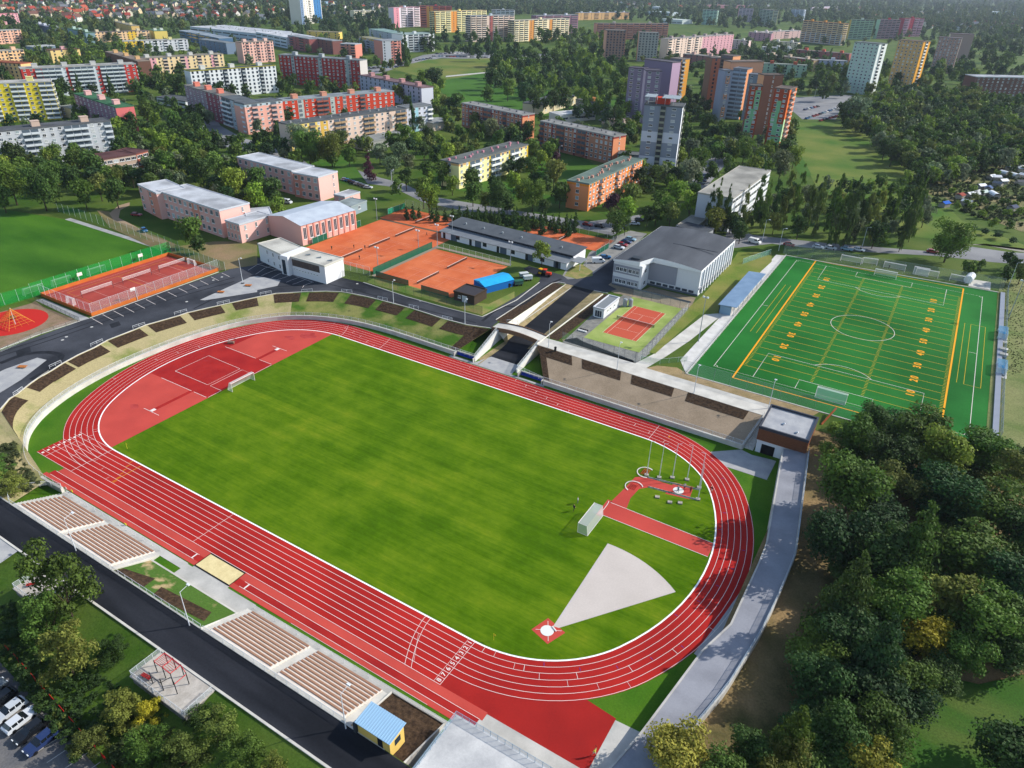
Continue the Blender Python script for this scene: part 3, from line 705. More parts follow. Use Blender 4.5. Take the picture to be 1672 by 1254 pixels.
g = MB()
for P in (rect(-83, 4, -73, 17), rect(-83, 18, -73, 31), rect(-83, 32, -73, 44), rect(-90, 1, -67, 43)): g.line(P, .1, Z+.05, closed=True)
for y in (10.5, 24.5, 38): g.line([(-83, y), (-73, y)], .1, Z+.05)
struct('court_lines', g, mat('d9a79c'))
g = MB(); g.line(rect(-88, 5, -69, 40), .1, Z+.045, closed=True); g.line([(-88, 22.5), (-69, 22.5)], .1, Z+.045); struct('court_lines', g, YEL)
kb = thing('court_kickboard', 'orange timber boards framing the red multi sport court', 'kickboard')
BO = mat('c26a30', 'b05e2a', .3)
for nm, P in (('board', [(-92, -1), (-92, 45.1)]), ('board', [(-92, 45.1), (-64.8, 45.1)]), ('board', [(-64.8, 45.1), (-64.8, -1)]), ('board', [(-64.8, -1), (-92, -1)])):
    g = MB(); g.wall(P, UP, UP+1.15, .14); g.build(nm, BO, kb)
# clay tennis courts
def court(x0, y0, x1, y1, name='clay_surface', m=CLAY, z=Z+.03): flat(name, rect(x0, y0, x1, y1), m, z)
court(-60, 124.8, -25, 142.5); court(-58, 75, -18.5, 123.2); court(-16.8, 72.2, 16, 107); court(-.5, 140.8, 36, 156.5)
g = MB()
CL = mat('cf9d86')
def tlines(cx, cy, g, along='y'):
    W2, L2 = 5.485, 11.885
    def q(x, y): return (cx+x, cy+y) if along == 'y' else (cx+y, cy+x)
    g.line([q(-W2, -L2), q(W2, -L2), q(W2, L2), q(-W2, L2)], .09, Z+.05, closed=True)
    for s_ in (-4.115, 4.115): g.line([q(s_, -L2), q(s_, L2)], .07, Z+.05)
    for s_ in (-6.4, 6.4): g.line([q(-4.115, s_), q(4.115, s_)], .07, Z+.053)
    g.line([q(0, -6.4), q(0, 6.4)], .07, Z+.05)
TCC = [(-38.2, 83.3, 'lowest of the three clay courts behind the clubhouse'), (-38.2, 99.4, 'middle of the three clay courts behind the clubhouse'), (-38.2, 115.3, 'uppermost of the three clay courts behind the clubhouse'),
       (-.4, 81, 'clay court nearest the ring road'), (-.4, 98.4, 'clay court beside the long dark roofed tennis hall'), (-42.5, 133.6, 'clay court farthest back, left of the tennis hall'), (18, 148.6, 'clay court behind the tennis hall')]
for x, y, l in TCC: tlines(x, y, g, 'x')
struct('court_lines', g, CL)
flat('court_divider', [(-58, 123.2), (-18, 123.2), (-18, 124.8), (-58, 124.8)], mat('5c5040'), Z+.04)
flat('court_border', [(-18.4, 72), (-16.8, 72), (-16.8, 107), (-16, 108.5), (16, 107.8), (16, 110), (-18.4, 110)], mat('8a7f70'), Z+.03)
# green topped single court
flat('court_surround', [(65.3, 70.2), (82.8, 70.4), (82.3, 107), (65.1, 107)], mat('7f9148', '96a25c', .2, grain=.1), Z+.04)
court(68.6, 76.6, 79.2, 100.2, m=mat('b4513c'), z=Z+.048)
g = MB(); tlines(73.9, 88.4, g, 'y'); [setattr(g, 'v', [(a, b, c+.02) for a, b, c in g.v])]; struct('court_lines', g, mat('dccbb8'))
def net(name, lab, x, y, along, w=12.4, h=1.0, z=UP, group='tennis nets'):
    t = thing(name, lab, 'net', (x, y, z), 0 if along == 'y' else math.pi/2, group)
    g = MB(); g.box(-w/2, -.02, .05 if h < 2 else h-1, w/2, .02, h-.07); g.build('mesh', NETD if h < 2 else NETT, t)
    g = MB(); g.box(-w/2, -.04, h-.08, w/2, .04, h); g.build('band', WHITE, t)
    for s_ in (-1, 1):
        g = MB(); g.tube((s_*w/2, 0, 0), (s_*w/2, 0, h+.05), .06); g.build('post', METALD, t)
    return t
NETD = mat('2a2f2c', alpha=.4); NETW = mat('e6e9ea', alpha=.35); NETT = mat('dfe2e2', alpha=.15)
for x, y, l in TCC: net('tennis_net', 'tennis net across the '+l, x, y, 'x')
net('tennis_net', 'tennis net on the red court with green surround by the sports hall', 73.9, 88.4, 'y')
nx = 0
for y, l in ((10.5, 'net nearest the playground on the red multi sport court'), (24.5, 'middle net on the red multi sport court'), (38, 'net nearest the parking bays end of the red multi sport court')):
    net('volleyball_net', 'tall white '+l, -80, y, 'x', w=10.5, h=2.3, group='court nets')
# ------------------------------------------------------------------ fences, goals, railings, lamps
FM = mat('b9c2c4', alpha=.3, rough=.5); FMG = mat('1f7a3a', alpha=.5); FMD = mat('39453f', alpha=.35); FML = mat('bfc6c6', alpha=.16)
SCR = mat('1f5a44', alpha=.93)
def fence(lab, pts, h=1.1, step=2.5, m=None, pm=None, z=UP, r=.035, rail=True, name='fence', cat='fence', maxp=95, band=None):
    pts = [Vector((p[0], p[1], p[2] if len(p) > 2 else z)) for p in pts]
    L_ = sum((b-a).length for a, b in zip(pts, pts[1:])); n = max(2, int(L_/step)+1); n = min(n, maxp)
    m = m or FM; pm = pm or METALW
    t = thing(name, lab, cat, pts[0]); o = pts[0]
    rs = resample(pts, n)
    g = MB()
    for a, b in zip(pts, pts[1:]):
        a, b = a-o, b-o; g.add([a+Vector((0, 0, .05)), b+Vector((0, 0, .05)), b+Vector((0, 0, h)), a+Vector((0, 0, h))], [(0, 1, 2, 3)])
    g.build('mesh_panel', m, t)
    if rail:
        g = MB()
        for a, b in zip(pts, pts[1:]): g.tube(a-o+Vector((0, 0, h)), b-o+Vector((0, 0, h)), r*.8, n=4)
        g.build('top_rail', pm, t)
    pb_ = MB().tube((0, 0, -.1), (0, 0, h+.08), r, n=5); me = mesh_of(pb_, 'post', pm)
    for p in rs: inst('post', me, t, p-o)
    return t
rwf = [(p.x, p.y, 1.2) for p in RWs]
fence('waist high mesh fence on top of the curved ring wall', rwf, 1.15, 2.6)
fence('low mesh fence along the wall below the brown bank', [(66, 44.9, 1.2), (120.2, 44.6, 1.2)], 1.15, 2.4)
fence('short sloping rail beside the stairs of the timber clad building', [(120.3, 44.8, 1.2), (121.6, 56.4, UP)], 1.1, 2)
fence('railing down the white wing wall left of the tunnel', [(36.4, 45.7, 1.2), (43.1, 45.5, 1.2), (41.4, 60.3, UP+.2)], 1.1, 1.6)
fence('railing down the wing wall right of the tunnel', [(66, 44.9, 1.2), (56.6, 46.6, 1.2), (55.8, 60.3, UP+.1)], 1.1, 1.6)
fence('railing across the top of the left pair of grandstands', [(4.3, -60.2), (37.2, -60.2)], 1.1, 2.2)
fence('mesh railing above the planted gap between the grandstands', [(37.6, -60.2), (61.6, -60.2)], 1.1, 2)
fence('railing across the top of the right pair of grandstands', [(62.2, -60.2), (92.8, -60.2)], 1.1, 2.2)
fence('end railing at the left side of the leftmost grandstand', [(4.2, -60.2, UP), (-1, -58, 3.3), (1.5, -52, 1.5), (4.4, -50.8, 1.2)], 1.1, 2)
fence('thin railing along the front walkway of the left grandstands', [(5, -50.6, .02), (36.5, -50.6, .02)], 1, 2.6, m=FML)
fence('thin railing along the front walkway of the right grandstands', [(62.3, -50.8, .02), (104, -50.8, .02)], 1, 2.6, m=FML)
BLU = mat('9fb4c8', alpha=.35)
fence('blue grey railing on the wood side of the raised promenade', [(p.x, p.y, p.z+.5) for p in pb[::3]], 1.0, 2.2, m=BLU, pm=mat('9fb0c0'))
fence('tall wire fence between the far path and the artificial pitch', [(97.4, 65.4), (170, 65.4)], 4.2, 4.2, m=FML, pm=mat('7f8c88'))
fence('tall wire fence at the town end of the artificial pitch', [(97, 181), (171, 187)], 4.5, 5, m=FML, pm=mat('7f8c88'))
fence('mesh fence on the right side of the artificial pitch', [(171.6, 77), (172.4, 187)], 2.2, 4, m=mat('8496a8', alpha=.45), pm=mat('7f8ca0'))
fence('wire fence on the terrace side of the artificial pitch', [(98.7, 67), (98.7, 178)], 1.1, 3, m=FML)
NG = mat('1c8a3c', alpha=.62)
fence('tall green ball net between the grass pitch and the red court', [(-93.2, -3), (-93, 47)], 4.6, 3.6, m=NG, rail=False, pm=METALW)
fence('tall green ball net behind the far end of the grass pitch', [(-175, 52), (-165, 52), (-120, 51.2), (-92.6, 50)], 4, 4, m=mat('2c7a48', alpha=.35), rail=False)
fence('green wire fence along the school yard', [(-92.5, 48.5), (-79, 47.5), (-63, 46.6)], 3.2, 2.8, m=mat('2c8a52', alpha=.5), rail=False)
fence('green ball net at the near left corner of the grass pitch', [(-93.2, -3), (-94, -12), (-97, -26), (-104, -46)], 4, 4, m=NG, rail=False)
fence('pale wire fence on the parking side of the red court', [(-92, -1.1, UP+1.1), (-64.7, -1.1, UP+1.1), (-64.7, 45.2, UP+1.1)], 3, 3, m=FML)
fence('fence beside the grey strip next to the playground', W('e 225,745 510,880', UP), 1.3, 2.5, m=FMD, pm=METALD)
fence('low fence along the ring road edge of the playground', W('e -20,1090 250,967 500,885', UP), 1.1, 3, m=FML, pm=METALD)
fence('dark wire fence on the bank above the ring road by the clay courts', W('f 545,600 680,622 950,700 1200,772 1440,835', UP), 2.6, 3.2, m=FMD, pm=METALD)
fence('dark windscreen on the near left clay court', [(-16.6, 72.4), (-2, 72.2)], 2, 3, m=SCR, pm=METALD)
fence('dark windscreen on the near right clay court', [(4, 71.4), (15.5, 71.2)], 2, 3, m=SCR, pm=METALD)
fence('green windscreen between the two blocks of clay courts', [(-18.3, 73), (-18.3, 107)], 2.6, 3, m=SCR, pm=METALD)
fence('tall wire fence behind the clubhouse end of the clay courts', [(-33, 71), (-18.6, 71.6)], 3.2, 2.5, m=FML)
fence('green windscreen beside the gym of the pink school', [(-58.5, 84), (-58.8, 93)], 2.4, 3, m=SCR)
fence('dark green windscreen between the gym and the clay courts', [(-59, 97), (-59.2, 112)], 2.4, 3, m=SCR)
fence('green windscreen at the far left corner of the clay courts', [(-60.5, 131), (-60.4, 142.6)], 2.4, 3, m=mat('2a8a68', alpha=.9))
fence('tall wire fence behind the farthest clay court', [(-60.4, 143), (-26, 144)], 4, 4, m=FML, rail=False)
fence('green windscreen at the corner of the tennis hall', [(-24.6, 143.6), (-24.8, 134)], 2.6, 3, m=SCR)
fence('wire fence round the clay court behind the tennis hall', [(-1, 157), (36.4, 157.6), (37.4, 141)], 2.8, 4, m=FMD, rail=False)
fence('green windscreen on the right of the court behind the tennis hall', [(37.6, 136), (37.8, 147)], 2.2, 3, m=SCR)
fence('wire fence in front of the tennis hall lawn', [(-17, 108.4), (16.5, 107.6)], 2.4, 2.8, m=FML)
fence('wire fence round the single court beside the sports hall', [(61, 64.6), (84.6, 64.6), (85.2, 72), (84.4, 107), (65, 107.4)], 3, 3.2, m=FML, pm=METALD, rail=False)
fence('green wire fence on the right of the sports hall', [(87, 160), (93, 177)], 2.2, 3, m=mat('7ab0a0', alpha=.4))
fence('wire fence at the start of the link path', [(85, 66), (90, 67), (96, 73)], 1.6, 2.4, m=mat('4a9a70', alpha=.3))

# ---- goals
def goal(lab, x, y, rz, w=7.32, h=2.44, d=1.9, z=0, top=.9, group=None, r=.06):
    t = thing('football_goal', lab, 'goal', (x, y, z), rz, group); a = w/2
    g = MB(); g.tube((-a, 0, 0), (-a, 0, h), r); g.tube((a, 0, 0), (a, 0, h), r); g.tube((-a-r, 0, h), (a+r, 0, h), r); g.build('frame', WHITE, t)
    g = MB()
    for s_ in (-a, a):
        g.tube((s_, 0, h), (s_, top, h), r*.6); g.tube((s_, top, h), (s_, d, .05), r*.6); g.tube((s_, 0, .05), (s_, d, .05), r*.6)
    g.tube((-a, d, .05), (a, d, .05), r*.6); g.build('net_support', WHITE, t)
    g = MB(); N = [(-a, 0, h), (a, 0, h), (a, top, h), (-a, top, h), (-a, d, .05), (a, d, .05), (-a, 0, .05), (a, 0, .05)]
    g.add(N, [(0, 1, 2, 3), (3, 2, 5, 4), (0, 3, 4, 6), (1, 7, 5, 2)]); g.build('net', NETW, t)
    return t
goal('white football goal with net at the left end of the big grass pitch', .4, -.2, math.pi/2)
goal('white football goal with deep net at the right end of the big grass pitch', 100.6, 1.0, -math.pi/2, top=1.9, d=2.2)
goal('white football goal at the near end of the artificial pitch', 134, 74.6, math.pi, z=Z)
goal('white football goal at the far end of the artificial pitch', 134.2, 176.6, 0, z=Z)
for i, (x, y, rz) in enumerate([(121, 185.5, 0), (127.5, 187.5, .2), (136, 187, 0), (145, 188.5, 3.14), (147, 186.5, 0), (157, 187, 0)]):
    goal(f'spare training goal parked behind the far end of the artificial pitch, {ORD[i]} from the left', x, y, rz, w=5 if i % 2 else 7.3, z=UP, group='spare goals', r=.08)
for i, (x, y) in enumerate([(-95.5, -1), (-95.3, 8), (-95.2, 20), (-98, -16), (-101, -30)]):
    goal(['small goal leaning by the near corner of the green ball net', 'training goal against the green ball net, nearest the playground end', 'training goal farther along the green ball net', 'goal standing at the edge of the grass pitch beside the playground', 'goal at the frame edge behind the playground'][i], x, y, math.pi/2 if i < 3 else -math.pi/2.4, w=6 if i != 3 else 7.3, z=UP, group='training goals by the left pitch')
goal('small goal at the near end of the red multi sport court', -78.5, 1.2, math.pi, w=3.6, h=2.1, d=1.1, z=Z, top=.6)
goal('small goal at the far end of the red multi sport court', -77, 43.2, 0, w=3.6, h=2.1, d=1.1, z=Z, top=.6)
for (x, y, l, rz) in ((-92.6, 12, 'white basketball backboard on the green net side, left one', 0), (-92.6, 34, 'white basketball backboard on the green net side, right one', 0), (-64.6, 14, 'basketball backboard on the parking side of the red court', math.pi)):
    t = thing('basketball_hoop', l, 'basketball hoop', (x, y, UP), rz)
    g = MB(); g.tube((0, 0, 0), (0, 0, 3.4), .08); g.tube((0, 0, 3.2), (1.2, 0, 3.2), .06); g.build('pole', METALW, t)
    g = MB(); g.cbox((1.25, 0, 3.4), (.06, 1.7, 1.1)); g.build('backboard', WHITE, t)
    g = MB(); g.line(circ(1.55, 0, .23, 14), .04, 3.05, closed=True); g.build('hoop', mat('c8502a'), t)
# ---- posts and equipment of the hammer cage
CAGEP = [(105.1, 22.5), (107.8, 23.2), (110.3, 24.8), (113.3, 25.9), (116.5, 24.6), (117.6, 20.6), (114.8, 17.3), (112.9, 16.3), (110.0, 16.5)]
gold = MB()
for i, (x, y) in enumerate(CAGEP):
    t = thing('cage_post', ['leftmost tall pole of the hammer cage', 'second tall pole from the left of the hammer cage', 'third tall pole from the left of the hammer cage', 'fourth tall pole from the left, behind the throwing circle', 'far right tall pole of the hammer cage by the kerb', 'rightmost tall pole of the hammer cage', 'near side cage pole to the right', 'near side cage pole in the middle', 'near side cage pole to the left'][i], 'pole', (x, y, 0), .3, 'poles of the hammer cage')
    hh = 9.2 if i < 6 else .5
    if i < 6:
        g = MB(); g.tube((0, 0, 0), (0, 0, 5), .09, .08); g.tube((0, 0, 5), (0, 0, hh), .06, .05); g.build('pole', METALW, t)
        g = MB(); g.tube((0, 0, hh-.1), (.9 if i < 3 else -.9, 0, hh+.2), .04); g.build('arm', METALW, t)
    else: t['label'] = t['label'].replace('cage pole', 'concrete cage footing without its pole'); t.name = 'post_footing'; t['category'] = 'footing'
    g = MB(); g.cbox((0, 0, .12), (.95, .8, .24)); g.build('footing', mat('b0a89c', '8b8478', 2), t)
for k, (a, b) in enumerate((((105.6, 21.9), (116.8, 21.6+2.4)), ((107, 18.8), (117.6, 20.4)))):
    g = MB(); g.tube((a[0], a[1], .14), (b[0], b[1], .14), .1, n=6); g.line([a, b], .5, .04)
    tag(g.build('net_roll', mat('b8beb4', '6f7a68', 3)), 'rolled up cage net lying '+('behind' if k == 0 else 'in front of')+' the hammer circle', 'net')
for k, c in enumerate(((104.6, 23.2), (104.4, 17.0))):
    g = MB(); g.line(circ(*c, 1.9, 18, R(60 if k == 0 else 30), R(300 if k == 0 else 250), False), .18, .2); g.line(circ(*c, 1.9, 18, R(60 if k == 0 else 30), R(300 if k == 0 else 250), False), .1, .06)
    tag(g.build('curved_kerb', WHITE), ('upper' if k == 0 else 'lower')+' white half round steel kerb beside the throwing path', 'kerb')
    g = MB()
    for j in range(4): g.tube((c[0]-.8+j*.4, c[1]-1, .1), (c[0]-.6+j*.4, c[1]+1.1, .3), .08, n=5)
    tag(g.build('hurdle_stack', mat('a8352c')), 'red steel frames lying inside the '+('upper' if k == 0 else 'lower')+' half round kerb', 'frame')
# loose gear
def gear(lab, cat, name, x, y, parts, rz=0, z=0):
    t = thing(name, lab, cat, (x, y, z), rz)
    for nm, mb_, m_ in parts: mb_.build(nm, m_, t)
    return t
rl_ = MB(); rl_.tube((-.9, 0, .45), (.9, 0, .45), .45, n=12); fr_ = MB(); fr_.tube((-1, 0, .45), (-1, 1.6, .8), .05); fr_.tube((1, 0, .45), (1, 1.6, .8), .05); fr_.tube((-1, 1.6, .8), (1, 1.6, .8), .05)
gear('wheeled tank cart standing on the dark red d area', 'cart', 'line_marking_cart', -22.3, 14.5, [('tank', rl_, mat('8a6a5c')), ('handle', fr_, METALD)], .6)
hm = MB()
for s_ in (-2.4, 2.4): hm.tube((s_, 0, 0), (s_, 0, .9), .12); hm.tube((s_, 0, .9), (s_, 0, 4.2), .05); hm.tube((s_-.6, 0, .05), (s_+.6, 0, .05), .06)
for (x, y, l, rz) in ((-3.2, -7.5, 'pair of slim vault uprights near the goal', 0.2), (-6.6, 8.6, 'pair of slim vault uprights on the far side of the d area', .1)): pass
fl = [(p, l) for p, l in ((W('i 815,520', 0)[0], 'yellow corner flag at the left end of the grass pitch'), (W('n 1450,470', 0)[0], 'yellow corner flag near the finish line'), (W('f 525,990', 0)[0], 'yellow corner flag by the far left edge of the grass pitch'))]
for p, l in fl:
    t = thing('corner_flag', l, 'flag', p); g = MB(); g.tube((0, 0, 0), (0, 0, 1.6), .04, n=6); g.build('pole', mat('d8c83a'), t); g = MB(); g.box(0, -.01, 1.2, .4, .01, 1.55); g.build('cloth', mat('d8c83a'), t)
for i, (P, l) in enumerate(((W('i 462,797', 0)[0], 'yellow marker board at the left end of the verge'), (W('i 805,1010', 0)[0], 'yellow marker board halfway along the left grandstands'))):
    g = MB(); g.cbox((0, 0, .3), (.5, .08, .45)); tag(g.build('marker_board', mat('d8d23c'), loc=P), l, 'sign')
p = W('i 430,800', 0.6)[0]
t = thing('round_sign', 'small round red and white sign at the corner of the ring wall', 'sign', (p.x, p.y, .3)); g = MB(); g.tube((0, 0, -.3), (0, 0, 1.2), .04); g.build('pole', METALW, t)
g = MB(); g.tube((0, -.02, 1.4), (0, .02, 1.4), .42, n=20); g.build('disc', WHITE, t); g = MB(); g.line([(.38*math.cos(a), .38*math.sin(a)) for a in [math.pi*2*i/20 for i in range(20)]], .1, 0, closed=True)
o_ = g.build('ring', mat('c0392b'), t); o_.rotation_euler = (math.pi/2, 0, 0); o_.location = (0, -.04, 1.4)

# ---- curb railings between the planting beds
def railing(lab, a, b, group, h=1.0):
    a, b = Vector(a), Vector(b); t = thing('curb_railing', lab, 'railing', a, 0, group); b = b-a
    g = MB(); g.tube((0, 0, h), b+Vector((0, 0, h)), .045, n=6); g.tube((0, 0, h*.55), b+Vector((0, 0, h*.55)), .03, n=6); g.build('rail', METALW, t)
    for k in range(3):
        p = b*(k/2); g = MB(); g.tube(p, p+Vector((0, 0, h)), .045, n=6); g.build('post', METALW, t)
rr = W('i 90,185 150,145 e 320,1185 395,1150 583,1045 660,1012 852,930 930,905 1118,842 1197,820 1392,778 1470,760 f 20,715 92,702 285,695 355,690 540,692 607,698 773,737 833,750 972,790 1032,803 1185,862 1247,876', UP)
wl = W('i 90,185 150,145', UP)
for i in range(0, len(rr), 2):
    railing(f'white tube railing on the kerb between two brown planting beds, {ORD[i//2]} from the left', (rr[i].x, rr[i].y, UP), (rr[i+1].x, rr[i+1].y, UP), 'white kerb railings along the ring road')
railing('white tube railing at the bridge end of the sunken ramp bed', (41, 66.3, UP), (43.6, 68.4, UP-.5), 'railings by the bridge')
# ---- blue padded bays either side of the tunnel
for x0, x1, l in ((36.6, 43.0, 'left'), (58.2, 65.4, 'right')):
    t = thing('seat_bay', f'recessed bay with blue seats {l} of the tunnel mouth', 'bench', (x0, 46.2, 0)); w_ = x1-x0
    g = MB(); g.box(0, -.1, 0, w_, .2, 1.3); g.box(-.25, -1.6, 0, 0, .2, 1.2); g.box(w_, -1.6, 0, w_+.25, .2, 1.2); g.build('wall', CONCL, t)
    g = MB(); g.box(.2, -.62, .35, w_-.2, -.15, .5); g.box(.2, -.24, .5, w_-.2, -.14, 1.05); g.build('seat', mat('233a8c'), t)
# ---- street lamps
def lamp(lab, x, y, z=UP, h=7.5, arm=(1.2, 0), group='street lamps', double=False, ball=False, base=False):
    t = thing('street_lamp', lab, 'lamp', (x, y, z), 0, group); a = Vector((arm[0], arm[1], .3))
    g = MB(); g.tube((0, 0, 0), (0, 0, h*.5), .1, .08); g.tube((0, 0, h*.5), (0, 0, h), .07, .05); g.build('pole', METALW, t)
    for s_ in ((1, -1) if double else (1,)):
        q = Vector((a.x*s_, a.y*s_, a.z)); g = MB(); g.tube((0, 0, h), Vector((0, 0, h))+q, .04, n=6); am = g.build('arm', METALW, t)
        g = MB(); e = Vector((0, 0, h))+q; g.cbox((e.x, e.y, e.z), (.6, .35, .14)); g.build('lamp_head', mat('d0d4d8'), am)
    if base: g = MB(); g.tube((0, 0, 0), (0, 0, .35), .5, n=12); g.build('base', mat('4a4a4c'), t)
    return t
for (x, y, l, a) in ((27.7, -60.8, 'behind the stairs of the left grandstands', (0, 1.6)), (59.4, -60.8, 'beside the planted gap between the grandstands', (0, 1.6)), (93.3, -60.8, 'beside the yellow kiosk', (0, 1.6)),
                     (81.6, 57.8, 'at the middle of the far promenade path', (0, 1)), (59.8, 58.6, 'at the bridge end of the far promenade path', (0, 1)), (103.5, 57.2, 'on the far promenade path near the brown beds', (0, 1)),
                     (31, 58.2, 'on the kerb just left of the bridge', (0, 1)), (3.6, 57.6, 'on the kerb opposite the near left clay court', (0, 1)),
                     (121.7, 60.5, 'at the far end of the promenade path', (0, 1))):
    lamp('slim pale lamp post '+l, x, y, arm=a)
for x, y, l in W_l if False else ():
    pass
for (px_, l) in (('e 1555,640', 'on the paved island beside the parking bays'), ('h 75,430', 'by the red car on the town road'), ('h 605,420', 'by the grey cars on the town road'), ('p 335,232', 'in the street by the salmon block'), ('p 640,310', 'at the school street corner'), ('b 865,1205', 'between the trees near the school street'), ('c 285,1040', 'on the lawn by the orange blocks'), ('g 1585,370', 'at the kerb by the white van'), ('d 305,625', 'at the road left of the green tower'), ('h 1545,660', 'beside the rough ground right of the pitch')):
    P = W(px_, UP)[0]; lamp('street lamp '+l, P.x, P.y, h=9, base=l.startswith('on the paved'))
# floodlight masts
def mast(lab, x, y, z=UP, h=14):
    t = thing('floodlight_mast', lab, 'floodlight', (x, y, z), 0, 'floodlight masts')
    g = MB(); g.tube((0, 0, 0), (0, 0, h), .14, .08); g.build('pole', METALG, t)
    g = MB(); g.cbox((0, 0, h), (1.6, .25, .3)); cbr = g.build('crossbar', METALG, t)
    for s_ in (-.6, .6): g = MB(); g.cbox((s_, -.2, h+.15), (.5, .4, .45)); g.build('floodlight', mat('cfd3d6'), cbr)
mast('floodlight mast on the terrace side of the artificial pitch, near end', 94.6, 87, h=14)
mast('floodlight mast on the right side of the artificial pitch', 173, 160, h=13)
for i, (x, y) in enumerate(((-18.6, 76), (-18.6, 99), (-18.8, 121), (-59, 122), (-17, 108.6), (16.5, 108))):
    mast(['floodlight mast at the ring road end between the clay courts', 'floodlight mast midway between the clay courts', 'floodlight mast at the far end between the clay courts', 'floodlight mast by the gym side of the clay courts', 'floodlight mast at the left corner of the tennis hall lawn', 'floodlight mast at the right corner of the tennis hall lawn'][i], x, y, h=9)

# ------------------------------------------------------------------ grandstands
WOOD = mat('a07a62', '8a6652', 3, stretch=(1, 8, 8))
bench_me = None
def grandstand(lab, x0, x1, nrow=10):
    w_ = x1-x0; t = thing('grandstand', lab, 'grandstand', (x0, -51.6, 0), 0, 'concrete grandstands along the home straight')
    g = MB(); d = .8
    for k in range(nrow): g.box(0, -(k+1)*d, 0, w_, -k*d-(0 if k else 0), .55+k*.33)
    g.build('steps', mat('ddd3c8', 'd0c6ba', .5, grain=.05), t)
    mb = MB(); mb.box(.15, -.33, 0, w_-.15, 0, .09); me = mesh_of(mb, 'bench', WOOD)
    for k in range(nrow): inst('bench', me, t, (0, -k*d-.04, .55+k*.33+.02))
    g = MB(); g.box(-.02, -9.3, 0, w_+.02, -nrow*d, UP); g.build('top_walkway', CONCL, t)
grandstand('leftmost grandstand with rows of brown benches', 6.2, 20.4)
grandstand('second grandstand from the left, left of the planted gap', 22.0, 36.2)
grandstand('third grandstand from the left, right of the planted gap', 62.9, 76.6)
grandstand('rightmost grandstand, next to the yellow kiosk', 78.2, 91.9)
def stairs(lab, x0, x1, y0=-51.6, y1=-60.6, z0=.2, z1=UP-.01, n=16, name='stairway'):
    g = MB(); 
    for k in range(n): g.box(x0, y0+(y1-y0)*(k+1)/n, -.1, x1, y0+(y1-y0)*k/n, z0+(z1-z0)*(k+1)/n)
    return tag(g.build(name, mat('c9c5bc', 'b8b4aa', .5)), lab, 'stairs')
stairs('narrow concrete stairs between the two left grandstands', 20.42, 21.98); stairs('narrow concrete stairs between the two right grandstands', 76.62, 78.18)
stairs('concrete stairs at the left end of the left grandstands', 4.6, 6.15); stairs('concrete stairs on the left side of the planted gap', 36.25, 37.5)
stairs('concrete stairs on the right side of the planted gap', 61.6, 62.85); stairs('concrete stairs between the rightmost grandstand and the brown bed', 91.95, 93.4)
g = MB(); g.add([(37.5, -53.3, .5), (61.6, -53.3, .5), (61.6, -60.3, UP), (37.5, -60.3, UP)], [(3, 2, 1, 0)]); struct('gap_bank', g, mat('425e24', '9a8864', .28, grain=.3, detail=7, mix=(.52, .62)))
g = MB(); ff = lambda x, y, l=.05: (x, y, .5+(UP-.5)*(-53.3-y)/7+l)
g.add([ff(38, -58.5), ff(44, -56.6), ff(45.5, -59.6), ff(38, -60)], [(0, 3, 2, 1)]); g.add([ff(47, -57.4), ff(58.5, -56.2), ff(60, -58.6), ff(48.5, -59.9)], [(0, 3, 2, 1)])
struct('planting_beds', g, MULCH)
g = MB(); g.box(37.5, -53.5, 0, 61.6, -53.2, .6); g.wall([(37.6, -53.3), (37.6, -60.3)], 0, [.9, UP+.2], .25); g.wall([(61.5, -53.3), (61.5, -60.3)], 0, [.9, UP+.2], .25)
tag(g.build('edging_wall', CONCL), 'thin concrete edging round the planted gap between the grandstands', 'wall')
g = MB(); g.add([(93.5, -51.2, .5), (103.2, -51.2, .5), (103.2, -60.3, 2.8), (93.5, -60.3, 2.8)], [(3, 2, 1, 0)]); struct('planting_beds', g, MULCH)
g = MB(); g.wall([(93.4, -60.3), (93.4, -51.1), (103.3, -51.1), (103.3, -60.3)], -.1, [UP-.6, .75, .75, UP-.2], .3); tag(g.build('edging_wall', CONCL), 'concrete edging wall round the brown mulch bed beside the kiosk', 'wall')
# ---- yellow kiosk
t = thing('kiosk', 'small yellow kiosk with pale blue metal roof beside the near road', 'kiosk', (95.2, -60.3, 2.4))
g = MB(); g.box(0, 0, 0, 5.8, 3, 3.6); g.build('wall', mat('d9b866', 'cfae5c', .6), t)
rf = MB(); rf.add([(-.25, -.3, 3.62), (6.05, -.3, 3.62), (6.05, 3.3, 3.95), (-.25, 3.3, 3.95), (-.25, -.3, 3.72), (6.05, -.3, 3.72), (6.05, 3.3, 4.05), (-.25, 3.3, 4.05)], [(0, 3, 2, 1), (4, 5, 6, 7), (0, 1, 5, 4), (1, 2, 6, 5), (2, 3, 7, 6), (3, 0, 4, 7)])
for k in range(16): rf.add([(-.2+k*.41, -.3, 3.73), (-.12+k*.41, -.3, 3.79), (-.12+k*.41, 3.3, 4.12), (-.2+k*.41, 3.3, 4.06), (-.04+k*.41, -.3, 3.73), (-.04+k*.41, 3.3, 4.06)], [(0, 1, 2, 3), (1, 4, 5, 2)])
rf.build('roof', mat('8fb2cc', rough=.4), t)
g = MB(); g.box(3.6, -.04, 1.25, 4.5, .02, 3.1); g.build('door', mat('1e1f22'), t); g = MB(); g.box(5.79, 1.0, 1.6, 5.84, 2.2, 2.8); g.build('window', glassm(), t)
g = MB(); g.box(-.6, -1, 0, -.1, -.4, 2.0); tag(g.build('cabinet', METALD, loc=(95.2, -59.6, UP)), 'grey switch cabinet left of the yellow kiosk', 'cabinet')
